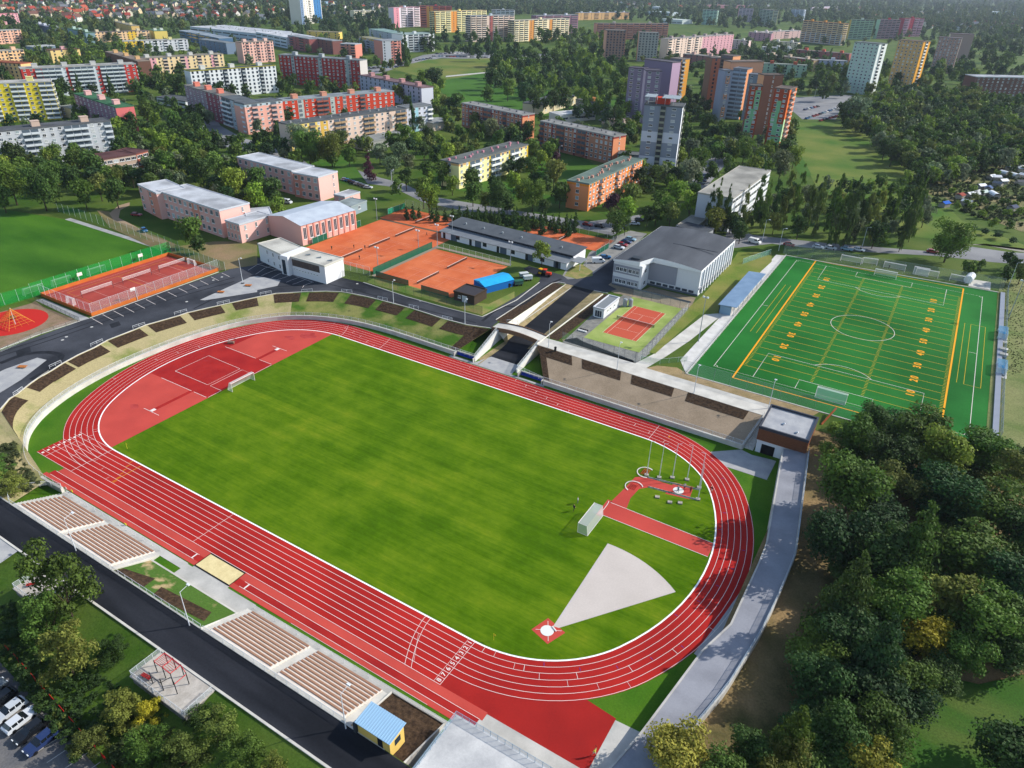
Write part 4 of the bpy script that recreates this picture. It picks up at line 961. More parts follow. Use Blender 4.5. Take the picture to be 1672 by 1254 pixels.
# ---- roof terrace slab at the bottom
t = thing('viewing_terrace', 'grey weathered concrete terrace slab at the bottom edge of the photo', 'terrace', (105.2, -66, 0))
g = MB(); g.box(0, -30, 0, 18, 15.3, 3.3); g.build('wall', CONC, t)
g = MB(); g.box(-.1, -30.1, 3.3, 18.1, 15.4, 3.62); g.build('slab', mat('a3a3a3', 'c4c3c0', .22, grain=.1, detail=9), t)
fence('blue grey railing round the concrete terrace slab', [(105.3, -75, 3.62), (105.3, -50.8, 3.62), (123, -50.8, 3.62), (123, -75, 3.62)], 1.1, 1.2, m=BLU, pm=mat('7f99aa'))
# ---- lookout platforms over the slope
GAB = mat('8b8985', '5f5e5c', 3.5, bump=.1, detail=8, mix=(.4, .6))
def platform(lab, x0, x1, nm):
    t = thing('lookout_platform', lab, 'platform', (x0, -66.4, 0)); w_ = x1-x0
    g = MB(); g.box(0, -5.2, -.2, w_, 0, 3.4); g.build('retaining_wall', GAB, t)
    g = MB(); g.box(-.15, -5.4, 3.4, w_+.15, .05, 3.62); g.build('floor_slab', mat('b4ada3', 'a19a90', .8, grain=.15), t)
    fence(f'metal railing round the {nm} platform', [(x0, -66.6, 3.62), (x0-.05, -71.6, 3.62), (x1+.05, -71.6, 3.62), (x1, -66.9, 3.62)], 1.05, 1.3, name='platform_railing')
platform('stone walled platform with workout frames beside the near road', 60.2, 72.6, 'workout'); platform('stone walled platform half hidden by the large tree', 27.7, 37.5, 'tree shaded')
t = thing('workout_frame', 'red and black street workout frame on the stone walled platform', 'climbing frame', (66.5, -68.9, 3.62))
BL = mat('1f2224'); RD = mat('c4242c', rough=.5)
pp = [(-3.6, 1.6), (-3.6, -.2), (-1.6, 1.6), (-1.6, -.2), (.4, 1.5), (.4, -.3), (2.2, 1.0), (2.2, -1.0), (0, -1.7), (-2.4, -1.8)]
for i, (x, y) in enumerate(pp): g = MB(); g.tube((x, y, 0), (x, y, 2.6), .07, n=6); g.build('upright', BL, t)
for a, b, z_ in ((0, 1, 2.4), (2, 3, 2.5), (0, 2, 2.4), (1, 3, 2.4), (4, 5, 2.5), (2, 4, 2.4), (3, 5, 2.4), (6, 7, 2.2), (5, 7, 2.0), (4, 6, 2.4), (8, 9, 1.6), (5, 8, 1.8)):
    g = MB(); g.tube((*pp[a], z_), (*pp[b], z_), .055, n=6); g.build('bar', RD if z_ > 2.1 else BL, t)
for k in range(8): g = MB(); y = 1.5-k*.24; g.tube((-3.6, y, 2.42), (-1.6, y, 2.42), .03, n=5); g.build('rung', RD, t)
for k in range(6): g = MB(); g.tube((-1.6, 1.4-k*.3, 2.44), (.4, 1.3-k*.3, 2.44), .03, n=5); g.build('rung', RD, t)
def bench(lab, x, y, z, rz=0, m1=None, name='bench', L_=1.8):
    t = thing(name, lab, 'bench', (x, y, z), rz)
    g = MB()
    for k in range(3): g.box(-L_/2, -.3+k*.21, .42, L_/2, -.13+k*.21, .48)
    g.build('seat', m1 or WOOD, t)
    for s_ in (-.6, .6): g = MB(); g.box(s_-.05, -.25, 0, s_+.05, .25, .42); g.build('leg', METALD, t)
    return t
bench('red bench at the railing of the workout platform', 62.5, -70.6, 3.62, .1, mat('a02c2c')); bench('red bench on the tree shaded platform', 29.8, -69.6, 3.62, .9, mat('a02c2c'))
for (q, l) in (('e 1415,698', 'low orange timber lounger on the paved island, left one'), ('e 1590,656', 'low orange timber lounger on the paved island, right one'), ('e 145,1178', 'low orange timber lounger on the paved corner at the left edge')):
    P = W(q, UP)[0]; t = thing('timber_lounger', l, 'bench', (P.x, P.y, Z), .5); g = MB()
    for k in range(5): g.box(-1.1, -.6+k*.25, .4, 1.1, -.4+k*.25, .47)
    g.build('seat', mat('b5713c'), t); g = MB(); g.box(-.8, -.4, 0, -.6, .4, .4); g.build('leg', METALD, t); g = MB(); g.box(.6, -.4, 0, .8, .4, .4); g.build('leg', METALD, t)
# ---- playground rope pyramid
t = thing('rope_pyramid', 'orange rope climbing pyramid on a round red play surface', 'climbing frame', (-77.5, -16.5, Z))
g = MB(); g.tube((0, 0, 0), (0, 0, 5.2), .1); g.build('mast', METALW, t)
g = MB(); cr = [(5.2*math.cos(R(45+90*k)), 5.2*math.sin(R(45+90*k)), .2) for k in range(4)]
for c in cr: g.tube((0, 0, 5.1), c, .05, n=4)
for lv in (.15, .3, .45, .6, .75, .88):
    q = [Vector((0, 0, 5.1)).lerp(Vector(c), lv) for c in cr]
    for a, b in zip(q, q[1:]+q[:1]): g.tube(a, b, .035, n=4)
for k in range(4):
    for f in (.25, .5, .75): g.tube((0, 0, 5.1), Vector(cr[k]).lerp(Vector(cr[(k+1) % 4]), f), .03, n=4)
g.build('rope_net', mat('d08a3c'), t)
P = W('e 85,860', UP)[0]; gear('low wooden play box behind the rope pyramid', 'play box', 'play_box', P.x, P.y, [('box', MB().box(-.9, -.5, 0, .9, .5, .5), mat('6a5238')), ('lid', MB().box(-1, -.6, .5, 1, .6, .58), mat('57452f'))], z=Z)
# ---- dugouts beside the artificial pitch
for y, l in ((143.5, 'far'), (117.5, 'near')):
    t = thing('team_dugout', f'team dugout with sky blue seats on the right of the artificial pitch, {l} one', 'dugout', (171.2, y, UP))
    g = MB(); g.box(-.2, -5, 0, 1.6, 5, .12); g.build('base', CONCL, t)
    g = MB(); g.wall([(-1.2, -3.2), (1.2, -3.2)], 0, 2.1, .06); g.wall([(-1.2, 3.2), (1.2, 3.2)], 0, 2.1, .06); g.box(1.2, -3.2, 0, 1.26, 3.2, 2.1); g.build('shell', mat('cfe0e8', alpha=.4), t)
    g = MB(); g.add([(-1.2, -3.2, 2.1), (1.2, -3.2, 2.2), (1.2, 3.2, 2.2), (-1.2, 3.2, 2.1)], [(0, 1, 2, 3)]); g.build('roof', mat('4f86a8', alpha=.5), t)
    for k in range(6): g = MB(); g.box(.2, -2.9+k, .4, .8, -2.1+k, .5); g.box(.75, -2.9+k, .5, .82, -2.1+k, 1.0); g.build('seat', mat('2f9fd8'), t)
for y in (131, 127): g = MB(); g.box(0, 0, 0, 1.8, 1.4, .9); g.box(-.1, -.1, .9, 1.9, 1.5, 1.0); tag(g.build('storage_box', mat('b7b4aa'), loc=(170.9, y, UP)), ('upper' if y > 130 else 'lower')+' pale storage box between the two dugouts', 'box')
P = W('h 1280,640', UP)[0]
t = thing('storage_tank', 'white cylindrical tank on a concrete pad behind the far corner of the pitch', 'tank', (160.5, 190, UP), R(80))
g = MB(); g.tube((-2.6, 0, 1.5), (2.6, 0, 1.5), 1.4, n=20); g.build('tank', mat('d7dade', rough=.4), t)
for s_ in (-1.6, 1.6): g = MB(); g.box(s_-.2, -1.1, 0, s_+.2, 1.1, .9); g.build('saddle', METALG, t)
# ---- covered stand
t = thing('covered_stand', 'small spectator stand with long pale blue metal roof beside the artificial pitch', 'stand', (93.2, 110.5, UP))
g = MB(); g.box(0, 0, 0, .25, 34.5, 2.8); g.box(0, 0, 0, 3.8, .2, 2.8); g.build('back_wall', mat('7f99ac'), t)
rf = MB(); rf.add([(-.4, -.4, 2.95), (5.5, -.4, 3.3), (5.5, 35, 3.3), (-.4, 35, 2.95), (-.4, -.4, 3.08), (5.5, -.4, 3.43), (5.5, 35, 3.43), (-.4, 35, 3.08)], [(0, 3, 2, 1), (4, 5, 6, 7), (0, 1, 5, 4), (1, 2, 6, 5), (2, 3, 7, 6), (3, 0, 4, 7)])
for k in range(44): y = -.3+k*.8; rf.add([(-.4, y, 3.1), (5.5, y, 3.45), (5.5, y+.08, 3.5), (-.4, y+.08, 3.15), (5.5, y+.16, 3.45), (-.4, y+.16, 3.1)], [(0, 1, 2, 3), (3, 2, 4, 5)])
rf.build('roof', mat('8aa3bb', '7d97b0', .3, rough=.45), t)
for k in range(7): g = MB(); g.tube((4.6, .3+k*5.6, 0), (4.6, .3+k*5.6, 3.25), .08); g.build('post', mat('7f99ac'), t)
for k in range(3): g = MB(); g.box(1+k*.9, .4, 0, 1.9+k*.9, 34.2, 1.3-k*.4); g.build('step', CONC, t)
# ------------------------------------------------------------------ buildings
FRW = mat('e4e4e0')
GLS = [glassm('2b3440'), glassm('56626c'), glassm('1c2229'), mat('a9adae'), mat('8c9a9e', rough=.3)]
def win_mesh(w_, h_, sill=True, fr=None, gi=0, bars=1):
    mb = MB(); t = .1
    mb.box(-w_/2, -.06, 0, w_/2, .0, t); mb.box(-w_/2, -.06, h_-t, w_/2, 0, h_)
    for x in (-w_/2, w_/2-t): mb.box(x, -.058, t, x+t, 0, h_-t)
    for k in range(bars): x = -w_/2+w_*(k+1)/(bars+1); mb.box(x-.04, -.055, t, x+.04, 0, h_-t)
    mb.add([(-w_/2+t, -.03, t), (w_/2-t, -.03, t), (w_/2-t, -.03, h_-t), (-w_/2+t, -.03, h_-t)], [(0, 1, 2, 3)], 1)
    if sill: mb.box(-w_/2-.08, -.2, -.08, w_/2+.08, 0, 0)
    return mesh_of(mb, 'window', [fr or FRW, GLS[gi]])
WM = {}
def winm(w_, h_, gi, fr=None):
    k = (round(w_, 2), round(h_, 2), gi, fr)
    if k not in WM: WM[k] = win_mesh(w_, h_, gi=gi, fr=fr, bars=1 if w_ < 1.9 else 2)
    return WM[k]
BM = {}
def balc_mesh(w_, m):
    k = (round(w_, 1), m)
    if k not in BM:
        mb = MB(); mb.box(-w_/2, -1.15, -.12, w_/2, 0, .05); mb.box(-w_/2, -1.2, .05, w_/2, -1.12, 1.0)
        mb.box(-w_/2, -1.12, .05, -w_/2+.07, 0, 1.0); mb.box(w_/2-.07, -1.12, .05, w_/2, 0, 1.0)
        mb.add([(-w_/2+.1, -.02, .05), (w_/2-.1, -.02, .05), (w_/2-.1, -.02, 2.3), (-w_/2+.1, -.02, 2.3)], [(0, 1, 2, 3)], 1)
        BM[k] = mesh_of(mb, 'balcony', [m, GLS[1]])
    return BM[k]
LGM = {}
def log_mesh(w_, h_, m):
    k = (round(w_, 1), round(h_, 1), m)
    if k not in LGM:
        mb = MB(); mb.add([(-w_/2, -.02, 0), (w_/2, -.02, 0), (w_/2, -.02, h_-.1), (-w_/2, -.02, h_-.1)], [(0, 1, 2, 3)], 1)
        mb.box(-w_/2, -.5, -.1, w_/2, -.42, .95); mb.box(-w_/2, -.45, -.12, w_/2, 0, .02); mb.box(-w_/2-.06, -.5, -.12, -w_/2, 0, h_-.12); mb.box(w_/2, -.5, -.12, w_/2+.06, 0, h_-.12)
        LGM[k] = mesh_of(mb, 'loggia', [m, GLS[0]])
    return LGM[k]
_bk = [0]
def mix_dark(c): return ''.join('%02x' % int(int(c[i:i+2], 16)*.78) for i in (0, 2, 4))
BFOOT = []                                       # footprints, to keep trees out of the walls
def block(lab, A, B, depth, n, wall, F='w', Rt='', Lf='', roof='55585a', st=(), cat='apartment block', name='apartment_block', top=None, fh=2.85, base=.9,
          rh=0, rhc=None, vents=0, parapet=None, z=UP, group=None, far=None, balc='e6e6e2', end=None, bands=(), Rst=(), frame=None, ww=1.6, wh=1.5, world=False, recess=None):
    """A, B: px of the two roof corners of the facade that faces the camera (left, right); local x runs A->B, local y into the building"""
    _bk[0] += 1; h = n*fh+base+.013*(_bk[0] % 9); depth = depth+.011*(_bk[0] % 7)
    if world: a, b = Vector((*A, z)), Vector((*B, z))
    else: a, b = at(*A, z+h), at(*B, z+h); a.z = b.z = z
    w_ = (b-a).length; rz = math.atan2(b.y-a.y, b.x-a.x); dist = ((a+b)/2-CAMV).length
    if far is None: far = dist > 620
    if far and balc == 'e6e6e2': balc = ''.join('%02x' % min(238, int(int(wall[i:i+2], 16)*1.08+6)) for i in (0, 2, 4))
    t = thing(name, lab, cat, a, rz, group)
    ux = Vector((math.cos(rz), math.sin(rz), 0)); uy = Vector((-ux.y, ux.x, 0))
    BFOOT.append((a.copy(), ux, uy, w_, depth))
    wm = mat(wall, rough=.9, grain=.05); em = mat(end, rough=.9, grain=.05) if end else wm
    g = MB(); g.box(0, 0, -.6, w_, depth, h)
    if end: g.mi = [0, 0, 0, 1, 0, 1]
    g.build('wall', [wm, em], t)
    g = MB(); pc = mat(parapet or roof)
    g.box(-.12, -.12, h-.1, w_+.12, depth+.12, h+.12); rob = g.build('roof', mat(roof, mix_dark(roof), .12, rough=.95, grain=.2, detail=8), t)
    g = MB()
    for x0, y0, x1, y1 in ((-.15, -.15, w_+.15, .12), (-.15, depth-.12, w_+.15, depth+.15), (-.15, .12, .12, depth-.12), (w_-.12, .12, w_+.15, depth-.12)): g.box(x0, y0, h-.35, x1, y1, h+.32)
    g.build('parapet', pc, rob)
    if top:
        g = MB(); g.box(-.03, -.03, h-1.3, w_+.03, depth+.03, h-.36); g.build('cornice', mat(top), t)
    for z0, z1, c in bands:
        g = MB(); g.box(-.02, -.025, z0*h, w_+.025, depth+.02, z1*h); g.build('colour_band', mat(c), t)
    def face(spec, which, stripes):
        if not spec and not stripes: return
        L_ = w_ if which in 'FK' else depth
        T = {'F': (Vector((0, 0, 0)), 0), 'R': (Vector((w_, 0, 0)), math.pi/2), 'L': (Vector((0, depth, 0)), -math.pi/2), 'K': (Vector((w_, depth, 0)), math.pi)}[which]
        o, ang = T; dx = Vector((math.cos(ang), math.sin(ang), 0)); dn = Vector((math.sin(ang), -math.cos(ang), 0))
        for s0, s1, c, *zz in stripes:
            z0, z1 = zz if zz else (0, 1)
            g = MB(); p = o+dx*(L_*s0); q = o+dx*(L_*s1)
            P = [p+dn*.035, q+dn*.035]; v = []
            for zq in (z0*h, z1*h-.02*(1 if z1 < 1 else 5)): v += [(*(P[0].xy), zq), (*(P[1].xy), zq), (*(q.xy), zq), (*(p.xy), zq)]
            g.add(v, [(0, 1, 5, 4), (1, 2, 6, 5), (3, 0, 4, 7), (4, 5, 6, 7)]); g.build('colour_panel', mat(c, rough=.9, grain=.04), t)
        if not spec: return
        cw = L_/len(spec); items = []
        for f in range(n):
            for i, ch in enumerate(spec):
                if ch == '.': continue
                if ch == 'w' and far is False and random.random() < .01: continue
                if far and ch == 'b' and any(s[0] < (i+.5)/len(spec) < s[1] for s in stripes): ch = 'w'
                items.append((f, i, ch))
        vis = items if not far else []
        rest = []
        budget = 96-cnt[0]
        if len(vis) > budget: vis2 = sorted(vis, key=lambda q: -q[0]); vis, rest = vis2[:max(0, budget)], vis2[max(0, budget):]
        if far: rest = items
        for f, i, ch in vis:
            p = o+dx*((i+.5)*cw)+dn*.04; zf = base+f*fh
            if ch in 'wWn':
                wd = {'w': min(ww, cw*.75), 'W': cw*.86, 'n': min(.9, cw*.5)}[ch]
                nm, me, dzz = 'window', winm(wd, wh, random.choice((0, 0, 1, 2, 2, 3, 4)), frame), .9
            elif ch == 'b': nm, me, dzz = 'balcony', balc_mesh(cw*.96, mat(balc)), .1
            elif ch == 'l': nm, me, dzz = 'loggia', log_mesh(cw*.9, fh, mat(balc)), .1
            elif ch == 'g': nm, me, dzz = 'stair_window', winm(cw*.55, fh*.8, 1, frame), .2
            inst(nm, me, t, (p.x, p.y, zf+dzz), ang); cnt[0] += 1
        if rest:
            byk = {}
            for f, i, ch in rest:
                p = o+dx*((i+.5)*cw)+dn*.05; zf = base+f*fh
                wd = {'w': min(ww, cw*.7), 'W': cw*.86, 'n': cw*.4, 'b': cw*.8, 'l': cw*.8, 'g': cw*.5}[ch]
                g = byk.setdefault('w', MB())
                z0, z1 = (zf+.9, zf+.9+wh) if ch in 'wWn' else (zf+.2, zf+fh-.3)
                if far and ch in 'wn': z0 -= .1; z1 += .1
                hx = dx*(wd/2); v = [p-hx, p+hx]
                g.add([(v[0].x, v[0].y, z0), (v[1].x, v[1].y, z0), (v[1].x, v[1].y, z1), (v[0].x, v[0].y, z1)], [(0, 1, 2, 3)], 1 if (f*7+i*3) % 4 else 2)
                if ch in 'bl':
                    e0, e1 = p-hx+dn*.9, p+hx+dn*.9; q0, q1 = p-hx, p+hx
                    for zz0, zz1 in ((zf, zf+1.05),):
                        g.add([(e0.x, e0.y, zz0), (e1.x, e1.y, zz0), (e1.x, e1.y, zz1), (e0.x, e0.y, zz1), (q0.x, q0.y, zz0), (q1.x, q1.y, zz0), (q1.x, q1.y, zz1), (q0.x, q0.y, zz1)], [(0, 1, 2, 3), (1, 5, 6, 2), (4, 0, 3, 7), (0, 4, 5, 1)], 0)
                elif not far:
                    e0, e1 = p-hx*1.08+dn*.1, p+hx*1.08+dn*.1; q0, q1 = p-hx*1.08, p+hx*1.08
                    g.add([(e0.x, e0.y, z0-.1), (e1.x, e1.y, z0-.1), (q1.x, q1.y, z0), (q0.x, q0.y, z0)], [(0, 1, 2, 3)], 0)
                    for u0, u1 in ((-1.06, -.96), (.96, 1.06), (-.06, .06)):
                        c0, c1 = p+hx*u0+dn*.02, p+hx*u1+dn*.02
                        g.add([(c0.x, c0.y, z0), (c1.x, c1.y, z0), (c1.x, c1.y, z1), (c0.x, c0.y, z1)], [(0, 1, 2, 3)], 0)
            for g in byk.values(): g.build('windows', [mat(balc), GLS[0], GLS[1]], t, kind='stuff')
    cnt = [0]
    face(F, 'F', st); face(Rt, 'R', Rst); face(Lf, 'L', ())
    for k in range(rh):
        x = w_*(k+.5)/rh; g = MB(); g.box(x-1.9, depth*.3, h+.1, x+1.9, depth*.3+3.6, h+2.6); g.box(x-2.05, depth*.3-.15, h+2.6, x+2.05, depth*.3+3.75, h+2.78); g.build('roof_house', mat(rhc or wall, grain=.05), rob)
    for k in range(vents):
        x = w_*(k+.5)/vents+random.uniform(-.8, .8); y = depth*random.uniform(.3, .7); s_ = .35 if k % 3 else .55
        g = MB(); g.box(x-s_, y-s_, h+.1, x+s_, y+s_, h+1.1); g.build('vent', mat(rhc or '8a8c8c'), rob)
    return t

# --- the nearer estate (pixels of the roof corners in the photograph)
T3 = lambda s: PX(s)
def Bk(lab, s, *a, **k): P = PX(s); return block(lab, P[0], P[1], *a, **k)
Bk('orange four storey block with green grey roof behind the clay courts', 'c 478,1178 822,1018', 11, 4, 'dd8a5c', 'wwwbwwwwbwwwwbwww', Lf='.w.', roof='66766e', vents=18, rhc='b98a7a', st=[(0, .012, 'd9822e'), (.19, .28, 'd9822e'), (.44, .52, 'd9822e'), (.68, .76, 'd9822e')], top='d9822e', balc='d99a72')
Bk('yellow and white four storey block with pink roof vents', 'b 1290,1048 c 88,925', 11.5, 4, 'e8dfa0', 'wwbbwwbbwwbbww', Lf='.w.', roof='666a68', vents=14, rhc='b8808c', st=[(.13, .16, 'cfae2c'), (.41, .44, 'cfae2c'), (.70, .73, 'cfae2c'), (.97, 1, 'cfae2c')], top='c9a06c', balc='e2e6e4')
Bk('salmon brick coloured block with dark red trim, the one nearer the grey tower', 'c 165,775 635,875', 11, 5, 'b07a62', 'bwwwbbwwwbbwwwwww', Rt='.n.', roof='8b8b88', vents=10, rhc='77787a', end='d98f68', top='8c3f3a', st=[(.17, .2, '7c3436'), (.29, .31, '7c3436'), (.49, .52, '7c3436'), (.66, .68, '7c3436'), (.985, 1, '8c3f3a')], balc='9a6350')
Bk('salmon brick coloured block with dark red trim, the one nearer the yellow white block', 'b 1308,660 c 52,738', 11, 5, 'b07a62', 'wwbwwwbbwwwbwwww', Rt='.n.', roof='8f8f8c', vents=8, rhc='77787a', end='d98f68', top='8c3f3a', st=[(.12, .15, '7c3436'), (.36, .38, '7c3436'), (.5, .53, '7c3436'), (.985, 1, '8c3f3a')], balc='9a6350')
gt = Bk('grey and white twelve storey tower with red box and antennas on its roof', 'c 833,668 1078,686', 13, 12, '848b98', '.w.l.w.', Rt='.l.', roof='5d6164', end='e3e5ea', ww=3.4, wh=1.2, bands=[(0.1, .27, 'c2c5cf'), (.48, .63, 'c2c5cf')], Rst=[(.33, .66, '8b909a')], balc='8d8f80', cat='tower block', name='tower_block')
def gtp(nm, x0, y0, z0, x1, y1, z1, m_): g = MB(); g.box(x0, y0, z0, x1, y1, z1); g.build(nm, m_, gt)
H12 = 12*2.85+.9
gtp('roof_house', 5, 4, H12+.1, 12, 10, H12+3.2, mat('b8402c')); gtp('roof_canopy', -.6, 1, H12+3.6, 5, 12, H12+3.8, METALG); gtp('roof_canopy', 8.5, 0, H12+3.6, 17.4, 12.5, H12+3.8, METALG)
for k in range(9):
    x = -.3+k*2.1; g = MB(); g.tube((x, 1 if k % 2 else 11, H12), (x, 1 if k % 2 else 11, H12+4.6), .07, n=5); g.tube((x, 1 if k % 2 else 11, H12+2.6), (x, 1 if k % 2 else 11, H12+4.2), .18, n=6); g.build('antenna', METALW, gt)
Bk('low grey roofed annex between the orange block and the grey tower', 'c 660,985 830,1000', 9, 2, '8a8a8c', 'w.w', roof='5b5f60', fh=3)
# purple and colourful stepped towers
Bk('dark purple tower, front left of the stepped group', 'c 732,432 828,440', 9, 12, '847a8e', 'ww', Rt='', roof='55505c', end='685c70', cat='tower block', ww=2.2)
Bk('purple tower with pink flank, front right of the stepped group', 'c 842,452 945,455', 13, 12, '86788e', 'ww', Rt='.l.', roof='55505c', end='c4b0bf', cat='tower block', Rst=[(.3, .7, '5b5060')], ww=2.2, balc='9d9fa2')
Bk('tall purple core tower behind the stepped group', 'c 835,378 1012,400', 10, 13, '7a7086', '', roof='5d5a60', end='b59ab0', cat='tower block')
Bk('orange ended tower at the back right of the purple group', 'c 1000,372 1072,380', 11, 13, '6c6a70', 'l', Rt='l.', roof='77706a', end='cf9440', cat='tower block', balc='9a9c98')
Bk('rust red tower at the left of the orange stepped group', 'c 1268,372 1320,372', 10, 13, 'ab6c54', 'w', roof='6a6460', cat='tower block', end='8a6a58')
Bk('dark balconied tower beside the rust red one', 'c 1322,352 1400,360', 12, 13, '6e625a', 'l', Rt='', roof='6a6460', end='d89a70', cat='tower block', balc='6a665f')
Bk('tall salmon core of the orange stepped group', 'c 1385,395 1598,392', 9, 13, 'a8806a', '', roof='7a6f68', end='dba27a', cat='tower block')
Bk('grey blue tower with orange window panels in the stepped group', 'c 1348,452 1400,452', 10, 12, '8d97a8', 'w', roof='6b7078', cat='tower block', st=[(.25, .75, 'b98a6c', .1, .3), (.25, .75, 'b98a6c', .45, .55), (.25, .75, 'b98a6c', .75, .9)])
Bk('tower with stacked grey blue glazed balconies in the stepped group', 'c 1402,436 1492,444', 12, 12, '93a0ae', 'bb', Rt='', roof='6b7078', end='d08c62', cat='tower block', balc='8ea0b0')
Bk('blue grey tower between the balconied tower and the green red one', 'c 1500,475 1590,482', 10, 12, '7f8c98', 'ww', roof='6b7078', end='9b6a55', cat='tower block')
gr = Bk('rust tower with green steps painted down its wall, left one', 'c 1512,548 1590,552', 9, 12, 'a2482e', 'ww', Rt='', roof='5a5552', end='7c5548', cat='tower block', ww=1.7, st=[(.5, .95, '7fb489', .6, .93), (.25, .75, '7fb489', .42, .62), (.02, .6, '7fb489', .2, .44), (.02, .3, '7fb489', .08, .2)])
Bk('brown core tower between the two green and rust towers', 'c 1600,480 d 110,480', 8, 13, '86604f', 'n', roof='6a5f58', end='dba27a', cat='tower block')
Bk('rust tower with green steps painted down its wall, right one', 'd 52,562 150,572', 15, 12, 'a2482e', 'ww', Rt='.bb.', roof='6a5f58', end='cf6a34', cat='tower block', ww=1.7, balc='c9a494', st=[(.3, .6, '7fb489', .6, .8), (.1, .55, '7fb489', .42, .6), (.3, .98, '7fb489', .22, .42), (.3, .98, '7fb489', .05, .2)], Rst=[(0, .2, 'a8cc9c', .12, .5), (.25, .8, '7d5144')])
# left part of the estate
Bk('white and grey six storey block at the left edge of the photo', 'p -70,221 a 705,773', 11, 6, 'b9bcc0', 'wwbbwwwbbwwwbbbwwb', roof='595c60', rh=3, rhc='c0a898', Rt='.n', balc='c9cfd3', st=[(.63, .8, 'a8abb0')])
Bk('tall yellow block with white balconies near the left edge', 'p -60,138 a 328,520', 12, 8, 'e0c93c', 'bwbbwwbbwwbb', Rt='b', roof='b8b6b0', rh=2, rhc='d8cf90', balc='dfe3e2')
Bk('pink block with green roof and three pink roof houses', 'a 470,598 738,688', 11, 5, '8c6f80', 'wwwwwwwwww', Rt='.', roof='3f6b4c', rh=3, rhc='d9a8a4', end='cf6e6c', parapet='3f6b4c')  # front wall purple paints its shade; the ends keep the lit pink
Bk('long white panel block with vertical red stripes', 'a 130,440 868,408', 12, 7, 'c4ccd0', 'wwbbbbwbbbbwbbbbww', Rt='l', roof='a0a09c', rh=4, rhc='b8b8b4', st=[(0, .17, 'b83c34'), (.37, .425, 'b83c34'), (.63, .68, 'b83c34'), (.88, 1, 'b83c34')], balc='c8d0d2', end='8c3a3a', far=False)
Bk('white block with black stripes and yellow gable', 'a 1215,455 b 117,418', 11, 7, 'd2d6d8', 'wwwlwwwlwwwlwwwlwww', Lf='.', roof='4b5650', rh=3, rhc='c8c9c0', st=[(.155, .205, '3d444a'), (.36, .41, '3d444a'), (.57, .62, '3d444a'), (.79, .84, '3d444a')], balc='a6acae', parapet='8f8a3a')
Bk('cream and pink five storey block behind the white striped ones', 'a 880,375 1428,345', 11, 5, 'dbc296', 'wbwwbwwbwwbwwbw', roof='8a8478', rh=4, rhc='b9b9b4', st=[(.13, .2, 'd09aa0'), (.5, .56, 'd09aa0'), (.84, .9, 'd09aa0')], balc='c9b4a0')
Bk('brown sided block ending against the cream and pink one', 'a 672,330 880,392', 11, 5, '6e4f42', '', roof='8a7c70', rh=3, rhc='d0a878', Rt='')
Bk('pale pink tall block left of the dark red one', 'a 1545,272 b 100,262', 13, 7, 'dcaea0', 'wbwwbwwbw', Lf='.', roof='8d8278', rh=3, rhc='d0b0a4', balc='c99a90')
Bk('dark red seven storey block with pale stair stripes', 'b 135,350 655,388', 12, 8, '9c3432', 'wwwgwwwwwwgwwwwwwgww', Rt='', roof='7f8385', rh=3, rhc='9aa0a2', end='b9b4b0', st=[(.155, .195, '9aa4a4'), (.49, .53, '9aa4a4'), (.82, .86, '9aa4a4'), (0, .13, 'a83a30', .55, 1)], far=False)
Bk('long mauve block with pink roof houses in front of the salmon corner block', 'a 1178,545 1402,612', 11, 6, '94828a', 'wwwwwwwww', roof='7f7d78', rh=3, rhc='d9806c', st=[(.62, .98, '8a5058')])
Bk('salmon corner block with pale upper terrace, left wing', 'a 1412,618 1560,665', 12, 6, 'cf9a88', 'bbw.b', roof='5e6468', st=[(.4, .55, 'a8b4bc')], balc='d9dcdf')
Bk('salmon corner block with pale upper terrace, right wing', 'a 1562,668 b 160,640', 12, 6, 'dba090', 'wbwwbw', roof='5e6468', balc='c9a096', bands=[(.9, .985, 'a9b9c0')])
Bk('long red block with blue grey roof and orange roof houses', 'b 162,645 875,582', 11, 5, 'c0442e', 'wwgwwbbwwgwwbwwwww', roof='8a9296', rh=4, rhc='c78c74', st=[(.12, .17, 'a8b4ae'), (.4, .44, 'a8b4ae')], balc='9d5a4c')
Bk('long lavender block with maroon roof on its left half', 'b 655,480 1050,562', 11, 5, 'a4a6b8', 'wwwwwwwwwwwww', Rt='.', roof='7d6668', rh=4, rhc='b58a88', end='ccced8')  # front wall is the end colour darkened for the shade on it
Bk('long beige and yellow block with dark flat roof', 'b 205,800 950,695', 11, 5, 'd6bcaa', 'wwwbwwwbbwwwbbwwwwbb', Lf='.', roof='585c5e', vents=12, balc='a68c6c', st=[(0, .23, 'dcc06a'), (.24, .3, 'cfa850')])
Bk('pale blue and white end block right of the beige and yellow one', 'b 955,692 1118,672', 11, 5, 'c9ccd8', 'wwwwb', Rt='.', roof='707476', end='d0d4de', st=[(.3, .45, '9ac4d0')])
Bk('small school with dark red roof left of the pink school', 'a 640,1022 868,985', 13, 3, 'b09a88', 'WWWWWW', Rt='', roof='5c3f3e', cat='school building', name='school_building', fh=3.4, parapet='5c3f3e')
Bk('red brown stair wing of the small school', 'a 870,982 945,962', 13, 3, 'a0604e', 'WW', roof='5c3f3e', cat='school building', name='school_building', fh=3.4, parapet='5c3f3e')
Bk('low dark roofed pavilion between the trees', 'a 1000,620 1185,650', 14, 1, 'c9cdd0', 'WWWW', roof='5b5f62', cat='pavilion', name='pavilion', fh=4)
Bk('low grey block hidden by trees in front of the beige block', 'b 702,912 980,860', 14, 1, '9a9a96', 'w.w.w', roof='8a8c88', cat='pavilion', name='pavilion', fh=4)
